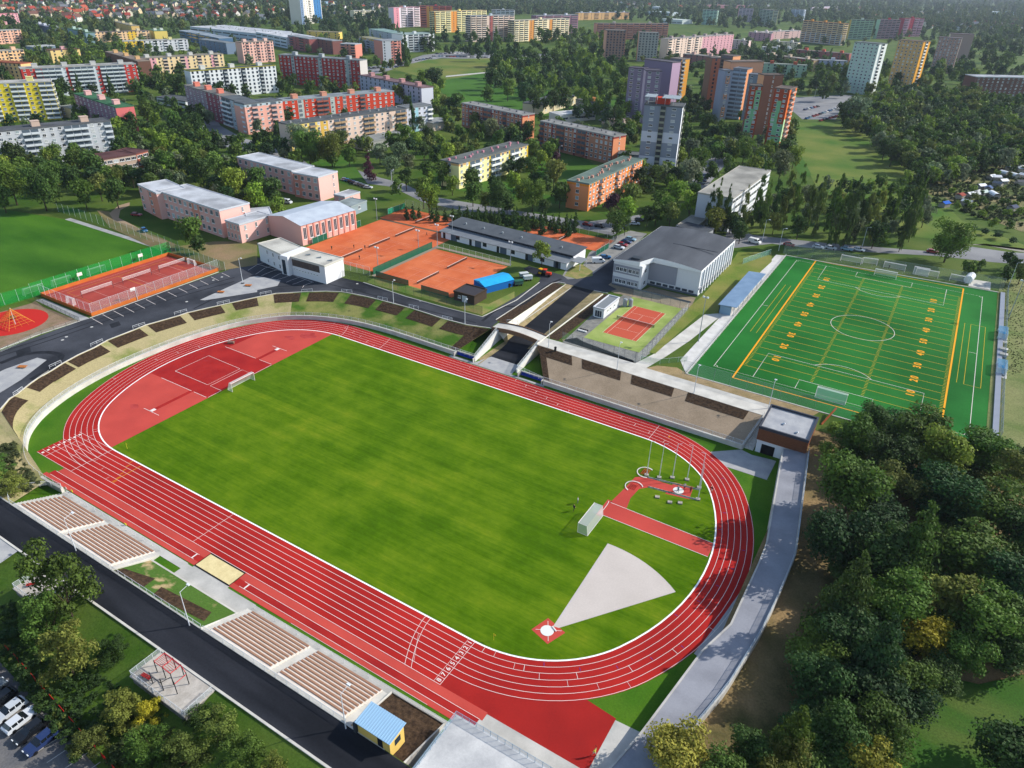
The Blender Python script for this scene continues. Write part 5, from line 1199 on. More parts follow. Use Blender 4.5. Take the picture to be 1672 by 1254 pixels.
Bk('low pale annex right of the hidden grey block', 'b 1125,790 1250,770', 14, 1, 'c0b0a0', 'www', roof='8f9290', cat='pavilion', name='pavilion', fh=4)
Bk('small beige house beside the yellow tall block', 'a 380,680 480,700', 10, 2, 'c7b890', 'ww', roof='8b8f88', cat='house', name='house')
# civic buildings in the park
Bk('low civic hall with dark sloping roof in the park', 'c 180,672 400,610', 17, 1, 'cdbf9e', 'w.w.w', roof='565a60', fh=6, cat='civic hall', name='civic_hall')
Bk('grey two storey wing behind the civic hall', 'c 392,635 545,665', 12, 2, '8d8f8c', 'wwwwwwww', Rt='', roof='6b6a66', fh=3.2, rh=1, rhc='b07848', cat='civic hall', name='civic_hall')
Bk('low white flat roofed shop in front of the civic hall', 'c 290,738 520,720', 14, 1, 'd6d2c6', 'WWWW', roof='cfcfcc', fh=4, cat='shop', name='shop')
Bk('long low reddish roof by the purple tower', 'c 560,760 700,775', 8, 1, 'b9a89c', 'www', roof='a08c84', fh=3, cat='shop', name='shop')
# --- pink school
def Bs(lab, s, d, n, F, **k): return Bk(lab, s, d, n, k.pop('wall', 'd9a59c'), F, roof=k.pop('roof', 'b9bcc0'), cat=k.pop('cat', 'school building'), name=k.pop('name', 'school_building'), fh=3.5, base=.4, end=k.pop('end', 'e2b3a8'), ww=1.9, wh=1.9, **k)
Bs('pink three storey school wing with flat pale roof nearest the grass pitch', 'e 1005,45 1402,172', 13.5, 3, 'wwwwwwwwwwww', Rt='.n', st=[(.55, .68, 'cf8a78')])
Bs('pink three storey left section of the school wing nearest the grass pitch', 'e 882,5 1000,62', 12, 3, 'w.w.', st=[(.5, 1, 'cf8a78')])
Bs('low pink annex at the right end of the front school wing', 'e 1440,235 1530,262', 15, 2, 'nnnn', Rt='nnn')
Bs('pink two storey link with small square windows beside the gym', 'f -70,210 95,195', 10, 2, 'nnnnn')
Bs('pink three storey back school wing behind the gym', 'b 225,1105 390,1135', 13, 3, 'wwww', Rt='.n', st=[(0, .35, 'cf8a78')])
Bs('long left section of the back pink school wing', 'b -130,1005 220,1095', 13, 3, 'wwwwwwwww')
Bs('low pink annex at the right of the back school wing', 'f 490,70 560,85', 10, 1, 'n', Rt='n')
# gym with pitched metal roof
gA, gB, gC = at(*PX('f 278,268')[0], UP+8), at(*PX('f 622,168')[0], UP+8), at(*PX('f 95,195')[0], UP+8)
for q in (gA, gB, gC): q.z = UP
rzg = math.atan2(gB.y-gA.y, gB.x-gA.x); wg = (gB-gA).length; dg_ = abs((gC-gA).dot(Vector((-math.sin(rzg), math.cos(rzg), 0))))
t = thing('gym', 'pink school gym with low pitched pale metal roof beside the clay courts', 'gym', gA, rzg); BFOOT.append((gA.copy(), Vector((math.cos(rzg), math.sin(rzg), 0)), Vector((-math.sin(rzg), math.cos(rzg), 0)), wg, dg_))
g = MB(); g.box(0, 0, 0, wg, dg_, 8); g.add([(0, 0, 8), (0, dg_, 8), (0, dg_/2, 9.6), (wg, 0, 8), (wg, dg_, 8), (wg, dg_/2, 9.6)], [(0, 2, 1), (3, 4, 5)]); g.build('wall', mat('dba79c', grain=.05), t)
g = MB(); g.add([(-.3, -.4, 7.95), (wg+.3, -.4, 7.95), (wg+.3, dg_/2, 9.75), (-.3, dg_/2, 9.75), (wg+.3, dg_+.4, 7.95), (-.3, dg_+.4, 7.95)], [(0, 1, 2, 3), (3, 2, 4, 5)]); g.build('roof', mat('b4bcc4', 'a6aeb8', .3, rough=.5), t)
for k in range(9):
    x = wg*(k+.5)/9; inst('window', win_mesh(1.5, 4.6, bars=1), t, (x, -.02, 2.3)); g = MB(); g.box(x+wg/18-.3, -.25, 0, x+wg/18+.3, 0, 7.7); g.build('pilaster', mat('cf8c7c'), t)
Bk('small blue grey annex behind the gym', 'f 600,150 700,110', 9, 1, '8c9aa0', 'w', roof='8f9a9a', cat='annex', name='annex', fh=3)
# --- clubhouse
def box_thing(name, lab, cat, x0, y0, x1, y1, h, wall, roof, wins=(), z=UP, rz=0, ov=.15, **k):
    t = thing(name, lab, cat, (x0, y0, z)); w_, d = x1-x0, y1-y0; BFOOT.append((Vector((x0, y0, z)), Vector((1, 0, 0)), Vector((0, 1, 0)), w_, d))
    g = MB(); g.box(0, 0, -.2, w_, d, h); g.build('wall', mat(wall, grain=.04), t)
    g = MB(); g.box(-ov, -ov, h, w_+ov, d+ov, h+.12); g.build('roof', mat(roof, grain=.1), t)
    g = MB()
    for a in ((-ov, -ov, w_+ov, .15), (-ov, d-.15, w_+ov, d+ov), (-ov, .15, .15, d-.15), (w_-.15, .15, w_+ov, d-.15)): g.box(a[0], a[1], h-.15, a[2], a[3], h+.4)
    g.build('parapet', mat(k.get('par', wall)), t)
    for face, u, zz, ww_, hh, kind in wins:
        if face == 'F': loc, a = (u, -.02, zz), 0
        elif face == 'R': loc, a = (w_+.02, u, zz), math.pi/2
        elif face == 'L': loc, a = (-.02, u, zz), -math.pi/2
        else: loc, a = (u, d+.02, zz), math.pi
        inst('door' if kind == 'd' else 'window', winm(ww_, hh, 0), t, loc, a)
    return t
# clubhouse walls are not parallel to the track: traced corners
def club(lab, s, d, h, wins, n=2): return Bk(lab, s, d, n, 'd6d6d8', wins, roof='c2bfb4', cat='clubhouse', name='clubhouse', fh=h/n, base=0, end='e2e2e2', ww=.9, wh=1.5)
club('white two storey wing of the clubhouse with narrow windows, left one', 'f 5,385 155,455', 9, 6.4, '.nnn')
cb = club('white two storey clubhouse with long recessed terrace, facing the bays', 'f 215,470 430,528', 9, 6.4, '')
Lc = (at(*PX('f 430,528')[0], UP+6.4)-at(*PX('f 215,470')[0], UP+6.4)).length
g = MB(); g.box(0.3, -.05, 3.5, Lc-2.5, .02, 5.9); g.build('recess_shade_panel', mat('4a4340', '5d524c', 1), cb)  # dark panel on the wall paints in the shade of the recess
for k in range(9): inst('window', winm(.7, .5, 2), cb, (1+k*(Lc-3.5)/9, -.05, 2.1))
g = MB(); g.box(-3.6, -1.5, 0, -.1, 9, 6.9); g.build('entrance_tower', mat('dadadc'), cb); g = MB(); g.box(-3, -1.55, .2, -1.4, -1.4, 5.5); g.build('door', glassm(), cb)
for k in range(3): g = MB(); g.tube((3+k*5, 4, 6.6), (4.4+k*5, 5, 6.9), .25, n=6); g.build('vent', METALG, cb)
# --- tennis hall: long building, dark stepped roof
t = thing('tennis_hall', 'long low tennis hall with dark stepped roof and white walls', 'hall', (-23, 119.2, UP), R(-3.2)); BFOOT.append((Vector((-23, 119.2, UP)), Vector((1, -.056, 0)), Vector((.056, 1, 0)), 58, 14))
Lh = 58.5
g = MB(); g.box(0, 0, 0, Lh, 13.5, 2.9); g.box(0, 4.6, 2.9, Lh, 13.5, 4.2); g.build('wall', mat('e2e2e4', grain=.03), t)
for k in range(9): g = MB(); x = 1+k*6.6; g.box(x, -.05, .9 if k % 2 else 0, x+(1.8 if k % 2 else 1.2), .0, 2.7); g.build('window', glassm('22262c'), t)
for k in range(5): g = MB(); x = 5+k*12; g.box(x, -.03, 0, x+3, .0, 2.85); g.build('dark_panel', mat('54606c'), t)
g = MB(); g.add([(-.5, -.9, 2.75), (Lh+.5, -.9, 2.75), (Lh+.5, 4.7, 3.25), (-.5, 4.7, 3.25), (-.5, -.9, 2.9), (Lh+.5, -.9, 2.9), (Lh+.5, 4.7, 3.4), (-.5, 4.7, 3.4)], [(0, 3, 2, 1), (4, 5, 6, 7), (0, 1, 5, 4), (1, 2, 6, 5), (2, 3, 7, 6), (3, 0, 4, 7)]); g.build('lower_roof', mat('777c80', '6c7176', .3, grain=.1), t)
g = MB(); g.box(.2, 4.55, 3.42, Lh-.2, 4.62, 4.1); g.build('clerestory', glassm('1e242c'), t)
g = MB(); g.add([(-.5, 4.2, 4.2), (Lh+.5, 4.2, 4.2), (Lh+.5, 14, 5.0), (-.5, 14, 5.0), (-.5, 4.2, 4.35), (Lh+.5, 4.2, 4.35), (Lh+.5, 14, 5.15), (-.5, 14, 5.15)], [(0, 3, 2, 1), (4, 5, 6, 7), (0, 1, 5, 4), (1, 2, 6, 5), (2, 3, 7, 6), (3, 0, 4, 7)]); g.build('upper_roof', mat('4d5257', '565b60', .3, grain=.1), t)
for k in range(6): g = MB(); x = 6+k*9; g.box(x, 8, 4.5, x+.5, 8.5, 5.3); g.build('vent', METALG, t)
t = thing('porch', 'small grey roofed porch at the right end of the tennis hall', 'porch', (35.5, 118.5, UP)); 
for q in ((0, 0), (4, 0), (0, 5), (4, 5)): g = MB(); g.tube((q[0], q[1], 0), (q[0], q[1], 2.8), .12); g.build('post', METALW, t)
g = MB(); g.box(-.3, -.3, 2.8, 4.4, 5.4, 3.0); g.build('roof', mat('7d8286'), t)
# --- sports hall
t = thing('sports_hall', 'large white sports hall with dark grey curved roof and grey panels', 'sports hall', (54.6, 113.4, UP)); BFOOT.append((Vector((54.6, 113.4, UP)), Vector((1, 0, 0)), Vector((0, 1, 0)), 28.6, 44))
g = MB(); g.box(10.4, 6.6, 0, 28.4, 44, 8.8); g.box(0, .0, 0, 10.4, 44, 8.6); g.build('wall', mat('cfd1d4', grain=.03), t)
rf = MB(); N = 12
sec = [(x, 9.2+1.1*math.sin(math.pi*min(1, max(0, (x)/28.8)))) for x in [28.8*i/N for i in range(N+1)]]
v = []
for x, z_ in sec:
    y0 = 6.1 if x > 10.2 else -.3
    v += [(x-.2, y0, z_), (x-.2, 44.4, z_)]
rf.add(v, [(2*i, 2*i+2, 2*i+3, 2*i+1) for i in range(N)])
v2 = []
for x, z_ in sec: y0 = 6.1 if x > 10.2 else -.3; v2 += [(x-.2, y0, 8.55), (x-.2, y0, z_)]
rf.build('roof', mat('4a4d52', '585b60', .18, grain=.12, stretch=(1, .3, 1)), t)
g = MB(); g.add(v2, [(2*i, 2*i+2, 2*i+3, 2*i+1) for i in range(N)]); g.add([(28.6, 6.1, 8.6), (28.6, 44.4, 8.6), (28.6, 44.4, 9.25), (28.6, 6.1, 9.25)], [(0, 1, 2, 3)]); g.add([(-.2, -.3, 8.5), (-.2, 44.4, 8.5), (-.2, 44.4, 9.25), (-.2, -.3, 9.25)], [(3, 2, 1, 0)]); g.build('fascia', mat('dfe1e3'), t)
g = MB(); g.box(10.45, 6.45, 2.0, 20.4, 6.6, 8.2); g.build('grey_panel', mat('8d8f98'), t)
g = MB(); g.box(-.02, -.05, 4.6, 9.6, 0, 7.6); g.build('grey_panel', mat('8d8f98'), t); g = MB(); g.box(-.02, -.05, .2, 9.6, 0, 3.2); g.build('grey_panel', mat('9a9ca4'), t)
g = MB(); g.box(-.06, -.1, 0, 28.45, .0, .5); g.box(10.4, 6.4, 0, 28.5, 6.6, .6); g.build('plinth', mat('5a6068'), t)
for f in (1.1, 5.4):
    for k in range(6): inst('window', winm(1.0 if k > 3 else 1.3, 1.4, 0), t, (1.6+k*1.35+(.5 if k > 2 else 0), -.06, f))
for f in (1.1, 5.4): inst('window', winm(1.8, 1.5, 0), t, (10.42, 3.2, f), math.pi/2)
for k in range(7): g = MB(); x = 11.4+k*2.3; g.box(x, 6.36, .8, x+1.7, 6.6, 1.6); g.build('basement_window', glassm('39424e'), t)
for k in range(12):
    y = 8+k*3; g = MB(); g.box(28.4, y, 3.0, 28.45, y+1.7, 7.9); g.build('window', glassm('8f9aa8', .3), t)
    g = MB(); g.box(28.4, y+1.8, .1, 28.8, y+2.4, 8.6); g.build('fin', mat('e3e4e6'), t)
g = MB(); g.box(28.4, 6.6, 2.2, 28.6, 44, 2.8); g.build('ledge', mat('8d8f98'), t)
for k in range(12): g = MB(); y = 8+k*3; g.box(28.4, y, .6, 28.46, y+2, 2.0); g.build('basement_window', glassm('39424e'), t)
g = MB(); g.box(5.5, 1.2, 9.6, 8.6, 3.6, 10.6); g.build('roof_house', METALD, t); g = MB(); g.box(12, 24, 10.2, 28.2, 24.4, 10.35); g.build('roof_seam', mat('3c4046'), t)
g = MB(); g.box(10.2, 6.2, 8.6, 10.5, 6.5, 9.4); g.build('gutter', METALD, t)
box_thing('hut', 'small white hut with grey flat roof beside the single red court', 'hut', 60.8, 85.6, 64.4, 97, 2.9, 'c9ccd0', '787d80', [('F', 1.8, .1, 2.4, 2.3, 'd'), ('R', 3, 1.2, 1, .9, 'w'), ('R', 5, 1.2, 1, .9, 'w'), ('R', 8, 1.2, 1, .9, 'w')])
for i in range(2): g = MB(); g.tube((0, 0, 0), (0, 0, 2.3), .7, n=16); g.tube((0, 0, 2.3), (0, 0, 2.6), .74, .5, n=16); tag(g.build('round_tank', METALG, loc=(66+i*1.6, 98.5+i*.8, UP)), ('left' if i == 0 else 'right')+' grey round tank behind the white hut', 'tank')
# covered walkway and four storey school to the right
Bk('covered walkway leading from the sports hall to the white school', 'g 1140,290 1235,222', 7, 1, 'a5a6a4', 'WWWW', roof='a09c92', fh=3.6, base=.2, cat='walkway', name='covered_walkway')
Bk('low grey roofed link behind the sports hall', 'g 1040,275 1215,318', 8, 1, '9a9c9e', '', roof='4e5257', fh=5, base=.2, cat='annex', name='annex')
Bk('white four storey school with pale flat roof among the poplars', 'g 1400,95 c 1640,1092', 15, 4, 'd2d5da', 'WWWWWWWWWWWWWW', Lf='', roof='a09d94', fh=3.3, cat='school building', name='school_building', end='b4b8c0')
# shed, blue shelter
t = box_thing('shed', 'dark brown timber shed with flat roof at the corner of the clay courts', 'shed', 17.6, 71.2, 25.6, 78.4, 2.9, '43382f', '3c3a3e', [('F', 2.2, 1.2, 1, .9, 'w')])
g = MB(); g.box(3.2, -.06, .1, 5.2, 0, 2.4); g.build('door', mat('b8bcc0'), t)
t = thing('blue_shelter', 'bright blue tarpaulin covered shelter beside the dark shed', 'shelter', (16.6, 84.2, UP), 0)
g = MB(); P = [(0, 0), (6.6, -3.2), (11, 8), (4.4, 11.4)]; g.prism(P, 0, 2.5); g.build('wall', mat('1b62a8'), t)
g = MB(); g.add([(-.2, 0, 2.5), (6.7, -3.4, 2.5), (11.2, 8, 2.5), (4.3, 11.6, 2.5), (3.3, -1.7, 3.3), (7.8, 9.8, 3.3)], [(0, 1, 4), (0, 4, 5, 3), (1, 2, 5, 4), (2, 3, 5)]); g.build('cover', mat('2aa4d8', '2698cc', .6, rough=.4), t)
# timber clad building at the end of the promenade path
t = thing('changing_pavilion', 'two level pavilion, white below and timber clad above, at the end of the promenade path', 'pavilion', (122.8, 45.2, 0), R(.6)); BFOOT.append((Vector((122.8, 45.2, 0)), Vector((1, 0, 0)), Vector((0, 1, 0)), 11, 12))
g = MB(); g.box(.2, .3, -.1, 10.8, 11.2, UP-.1); g.build('lower_wall', mat('d5d7dc', grain=.03), t)
g = MB(); g.box(0, 0, UP-.1, 11, 11.4, UP+3.0); g.build('cladding', mat('8a5a40', '6f4630', 5, stretch=(.2, .2, 3), detail=3), t)
for k in range(9): g = MB(); g.box(-.03, -.03, UP+.2+k*.3, 11.03, .0, UP+.24+k*.3); g.build('cladding_joint', mat('3f2a20'), t)
g = MB(); g.box(.3, .3, UP+3.0, 10.7, 11.1, UP+3.08); g.build('roof', mat('a6a7a8', '94969a', .5, grain=.1), t)
g = MB()
for a in ((-.1, -.1, 11.1, .3), (-.1, 11.1, 11.1, 11.5), (-.1, .3, .3, 11.1), (10.7, .3, 11.1, 11.1)): g.box(a[0], a[1], UP+2.9, a[2], a[3], UP+3.6)
g.build('parapet', mat('3f434c'), t)
g = MB(); g.box(1.4, .2, 0, 4.4, .32, 2.5); g.build('gateway', mat('17181b'), t)
for q in ((4.2, 4.5), (7.6, 2.4)): g = MB(); g.tube((q[0], q[1], UP+3.1), (q[0]+.6, q[1], UP+3.5), .2, n=8); g.build('vent', METALW, t)
stairs('grey stairs beside the timber clad pavilion', 120.5, 122.6, 45.4, 57, .1, UP-.01, 20)
sc_ = MB(); a_ = Vector((134.4, 60, 3.5)); b_ = Vector((136.2, 67, 5.2)); sc_.add([a_+Vector((-.25, 0, 0)), a_+Vector((.25, 0, 0)), b_+Vector((.25, 0, 0)), b_+Vector((-.25, 0, 0)), a_+Vector((0, 0, .5)), b_+Vector((0, 0, .5))], [(0, 1, 2, 3), (0, 4, 5, 3), (1, 2, 5, 4), (0, 1, 4), (3, 5, 2)])
tag(sc_.build('timber_ramp', mat('8a4a2c')), 'rust brown slanting timber strut beside the pavilion', 'strut')
# ------------------------------------------------------------------ farther blocks (small in the photo)
FAR = [
 ('cream and orange block at the left edge below the yellow trees', 'a -60,330 150,318', 11, 5, 'd9b184', 'wbwwbwwb', '9a9488', 2, 'd8b090', {}),
 ('orange cream block with rust roof above the red striped block', 'a -60,395 130,408', 11, 5, 'dcb07c', 'wwwwwww', '8d5038', 0, None, {}),
 ('peach block with lilac patches at the upper left edge', 'a -60,198 132,190', 11, 5, 'd9a890', 'wbwbwwbw', '9c9a96', 0, None, {}),
 ('rose and grey block with flat roof at the far left', 'a -40,92 112,85', 11, 5, 'c49098', 'wwwwwww', 'b07078', 0, None, {}),
 ('small yellow block with brown roof in the left trees', 'a 320,322 508,312', 12, 4, 'd9bd7e', 'ww.w', '6c5046', 1, 'cfa0a0', dict(Lf='ww')),
 ('pale glass hall with curved grey roof in the left trees', 'a 205,300 355,290', 12, 3, '707f90', 'www', 'a9acac', 0, None, {}),
 ('long cream and yellow block with dark roof at the upper left', 'a 560,208 955,196', 11, 4, 'dcb890', 'wbwwbwwbwwbwwbw', '6e6660', 3, 'd0c0a0', dict(st=[(.62, .78, 'd8b040')])),
 ('yellow gabled block end with green roof', 'a 985,198 1068,196', 26, 4, 'ddc46c', '', '5d7a60', 2, 'c8cfc0', {}),
 ('white block with yellow left end behind the cream one', 'a 770,265 1200,252', 11, 4, 'cdced2', 'wbwbwwbwbwwbw', 'a8a8a4', 2, 'd0c890', dict(st=[(0, .33, 'e0bc3c')])),
 ('blue grey block with green roof in the upper left trees', 'a 430,180 545,210', 11, 4, '7f98a0', 'wwww', '4f6f5a', 3, 'b8ccc0', {}),
 ('dark blue block with white roof houses in the upper left', 'a 215,150 350,185', 11, 3, '5a6478', 'wwww', '6b7080', 4, 'c9ccd4', {}),
 ('cream block end with tan roof in the upper left trees', 'a 700,130 838,165', 11, 4, 'd8b26c', 'www', '8f8a78', 3, 'd0c498', {}),
 ('long pale shopping hall with many roof units', 'a 1215,170 1640,215', 60, 2, 'b8c2ca', 'WWWWWWWW', 'b9bdc2', 0, None, dict(fh=5, vents=30)),
 ('dark blue glass office front beside the shopping hall', 'a 1145,195 1400,245', 18, 3, '4f7090', 'WWWWWW', '8f9aa4', 0, None, dict(fh=3.5)),
 ('blue grey block with low roof right of the white striped block', 'a 1270,250 1445,275', 12, 4, '6c7c90', 'wwwwww', '7d8488', 0, None, {}),
 ('large white terraced hall at the right of the shopping hall', 'b -10,205 185,240', 40, 3, 'c3cad0', 'WWWWW', 'c3c6ca', 0, None, dict(fh=4, vents=10)),
 ('slim white and blue hotel tower at the top of the photo', 'b 262,-85 398,-88', 22, 21, 'd6cfc4', 'wwwlwwww', '8a8d90', 0, None, dict(st=[(.62, .98, '3a6fa0'), (0, .14, '6a7f9a')], cat='tower block')),
 ('brick red wing with glass bays left of the modern white block', 'b 195,225 330,250', 14, 5, '9a5c58', 'bwbw', '8f9498', 0, None, {}),
 ('brown modern block in the middle of the brick group', 'b 330,240 480,262', 14, 5, '7a524c', 'wwwwww', '8b9094', 0, None, dict(st=[(0, .1, 'a9b4bc')])),
 ('orange brick end block with white balconies', 'b 530,280 625,285', 18, 5, 'c48070', 'bwb', '9ba0a4', 0, None, {}),
 ('yellow topped long roof behind the brick group', 'b 315,200 520,208', 14, 4, 'd9b860', 'wwwww', '9a8f70', 0, None, {}),
 ('grey glass office with gold attic storey', 'b 650,235 790,262', 16, 5, '8a949c', 'lwlwlw', '8c8a70', 0, None, dict(bands=[(.86, .99, 'b59a48')])),
 ('salmon brick block with grey bay at the parking lot', 'b 800,262 918,258', 20, 8, 'c98678', 'b.wbw', '8e9296', 0, None, dict(st=[(0, .45, 'a8aeb4')])),
 ('white modern block with long curved grey balconies', 'b 930,222 1132,215', 26, 7, 'd8dadb', 'wbbbbw', '8fa09c', 1, 'c8cccc', dict(balc='b3b8b8')),
 ('grey sloping glass roof building behind the white modern one', 'b 715,185 925,225', 24, 5, 'a3abb2', 'wwwwww', '7f9a94', 0, None, {}),
 ('pink and white high slab with coloured stripes, leftmost of the far row', 'b 872,50 1040,45', 13, 11, 'd9ccd2', 'bbbb', 'b8949c', 1, 'c8d4dc', dict(st=[(0, .2, 'd08a96')])),
 ('red and orange high slab behind the pink white one', 'b 1042,38 1245,42', 13, 12, 'cf6f5c', 'bbbbb', 'b06a68', 1, 'c95058', dict(st=[(.2, .4, 'd9984c')])),
 ('yellow high slab with orange stripes in the far row', 'b 1135,75 1468,66', 13, 11, 'e0cf9c', 'bbbblbbbbb', 'b8a880', 1, 'e0c874', dict(Lf='ll', end='c08a3c', st=[(0, .04, 'd9903c'), (.3, .42, 'd08a40')])),
 ('pale pink high slab in the far row', 'b 1365,102 1646,98', 13, 12, 'ddc4b4', 'bbbbbbbb', '9a9a98', 1, 'b8c4cc', dict(Lf='ll', end='8a8480', st=[(.42, .5, 'a8625c')])),
 ('cream high slab with ochre stripes, rightmost of the far row', 'c 0,132 352,118', 13, 10, 'dfccaa', 'bbbblbbblbbb', 'a8a494', 1, 'e0d0a4', dict(Lf='ll', end='8d7f66', st=[(.26, .38, 'c88a48'), (.62, .74, 'c88a48')])),
 ('maroon and blue block behind the cream slab', 'c 140,100 410,95', 13, 10, '8a6a78', 'bbbbb', '8a8a90', 2, 'c8ccd4', {}),
 ('long ochre and pink block row far behind the wood', 'c 410,82 735,78', 11, 5, 'c8a070', 'wbwbwbwbwb', '9a9aa0', 6, 'c0c4c8', {}),
 ('long low salmon block with dark roof behind the brown towers', 'c 530,150 988,152', 12, 8, 'a87868', 'bbbbbbbbbbbb', '8a7a74', 2, 'b8b0a8', dict(Rt='w', end='d99a84')),
 ('brown slab tower with salmon end, left of the twin pair', 'c 592,195 715,198', 22, 12, '94746a', 'wwwwww', '6a6460', 0, None, dict(Rt='l', end='d39a80', cat='tower block')),
 ('grey slab tower with salmon end, right of the twin pair', 'c 800,208 925,212', 16, 11, 'a3a49e', 'wwwwww', '7d7d7a', 0, None, dict(Rt='l', end='d39a80', cat='tower block')),
 ('long cream block with rose right half and many loggias', 'c 988,250 1405,220', 12, 8, 'ddc4b4', 'bwbwwbwbwwbwbwwbwb', '9a9490', 6, 'a89a98', dict(st=[(.5, 1, 'cf9ca4')])),
 ('low rust and grey terrace behind the coloured towers', 'c 1080,345 1300,365', 11, 4, '8f6460', 'wwwwww', '9a948e', 2, 'b89a90', {}),
 ('mint tower in the far right group', 'c 1208,62 1300,66', 13, 10, '9cc0b0', 'bbbb', '8f9c98', 0, None, dict(Rt='l', end='c8cfb4', cat='tower block')),
 ('lilac and rose tower in the far right group', 'c 1440,52 1530,55', 13, 10, 'b0a4b4', 'bbbb', '9a949c', 0, None, dict(Rt='l', end='cf8a90', cat='tower block')),
 ('grey green tower with beige end at the far right group', 'c 1572,58 d 45,66', 13, 11, '9aa898', 'bbbb', '8e8e88', 0, None, dict(Rt='l', end='cdbf98', cat='tower block')),
 ('white and blue slab beyond the grey green tower', 'd 160,58 240,62', 13, 9, 'b4c0d0', 'bbb', 'a0a4aa', 0, None, dict(Rt='l', cat='tower block')),
 ('rose school roof behind the far towers', 'c 1190,32 1500,35', 20, 3, 'b07880', 'www', 'c49aa0', 0, None, {}),
 ('rose block with white parapets left of the mint towers group', 'c 1500,205 1646,215', 11, 4, 'b88a94', 'wwwww', 'a89a98', 2, 'd4ccc8', {}),
 ('mint terrace with rust roof houses by the coloured towers', 'd -40,405 260,420', 11, 4, '9cb49c', 'wwwwwwww', '8c9488', 2, 'a8543c', dict(Rt='w', end='d8d09c')),
 ('ochre and rust terrace behind the mint one', 'd -30,345 300,385', 11, 4, 'a89070', 'wwwwwwww', 'a59a90', 3, 'c8b49c', dict(st=[(.7, 1, '9c4038')])),
 ('pale lilac terrace left of the pale green tower', 'd 340,385 520,392', 11, 4, '9aa0b4', 'wwwww', '9a9ca0', 1, 'b8bcc4', {}),
 ('red roofed terrace behind the lilac one', 'd 190,318 530,345', 11, 4, '9a6058', 'wwwwwwww', '8a7a74', 3, 'b85a48', {}),
 ('pale rose low row at the upper right', 'd -30,205 220,195', 11, 4, 'c8a8a4', 'wbwwbww', 'a8a4a2', 3, 'd0c0bc', {}),
 ('long beige slab with orange roof houses at the upper right', 'd 235,132 495,152', 13, 11, 'c0aa88', 'bbbbbbbb', 'a08058', 3, 'c08a48', dict(Rt='b', end='cfb890', bands=[(0, .5, 'aab4bc')])),
 ('mint and ochre slab behind the beige one', 'd 545,125 690,130', 13, 11, '93b096', 'bbbbb', '7f907f', 1, 'c4ccc0', dict(Rt='b', end='c0a048')),
 ('rose slab with mint end in the upper right row', 'd 730,125 860,128', 13, 11, 'a08088', 'bbbbb', '8c7a80', 1, 'b83c4c', dict(Rt='b', end='a0c0a4')),
 ('crimson and lilac slab, last of the upper right row', 'd 885,118 1010,118', 13, 11, '9a7a8c', 'bbbb', '8c5058', 1, 'a83c4c', dict(Rt='b', end='a84450', st=[(.3, .5, '9c3444')])),
 ('pale green slab tower with shining white end', 'd 562,268 722,282', 15, 15, 'b4c8bc', 'wwwwww', '6f7876', 0, None, dict(Rt='.l.', end='dfe4df', Rst=[(.4, .7, '6a7470')], cat='tower block', far=False)),
 ('orange slab tower with bright orange end', 'd 845,255 1005,268', 15, 15, 'c29a68', 'wwwwww', '7a6a58', 0, None, dict(Rt='.l.', end='e0a03c', cat='tower block', Rst=[(.4, .7, '7a4a30')], far=False)),
 ('brown slab tower with salmon end in the right row', 'd 1105,238 1248,246', 15, 13, 'a8887e', 'wwwwww', '72686a', 0, None, dict(Rt='.l.', end='d39a80', cat='tower block', Rst=[(.35, .65, '8a3a34')], far=False)),
 ('brown slab tower with beige end, farthest of the right row', 'd 1180,215 1330,222', 15, 13, 'a08c84', '', '72686a', 0, None, dict(Rt='.l.', end='cbb8a0', cat='tower block', far=False)),
 ('white flat terrace row between the mint terrace and the beige slab', 'd -30,300 170,312', 11, 3, 'c8c8c8', 'wwwwww', 'c4c4c2', 3, 'd4d2cc', {}),
 ('cream terrace left of the lilac one at the upper right', 'd 20,262 200,275', 11, 3, 'd4c4a8', 'wwwwww', 'b0aca4', 2, 'c8c4bc', {}),
 ('pale pink terrace behind the rose slabs at the upper right', 'c 1330,250 1500,262', 11, 4, 'd4b8b4', 'wwwwww', 'a8a4a0', 2, 'c8c4bc', {}),
 ('cream slab behind the hotel tower side of the far row', 'b 620,70 760,66', 13, 6, 'd8cfb4', 'bbbb', 'a8a89c', 1, 'ccc8b4', {}),
 ('white low block at the edge of the far wood', 'b 1500,62 1646,66', 13, 9, 'd0d2d6', 'bbbbb', 'b4b4b4', 1, 'd0d0d0', {}),
 ('dark brick hall of regular openings at the right edge', 'd 1345,492 1760,500', 18, 6, '6e5048', 'wwwwwwwwwwwww', 'a8acb0', 0, None, dict(st=[], cat='car park building', far=False)),
]
for lab, s_, dep, n, wl_, F_, rf_, rh_, rc_, kw in FAR:
    kw = dict(kw); Bk(lab, s_, dep, n, wl_, F_, roof=rf_, rh=rh_, rhc=rc_, **kw)
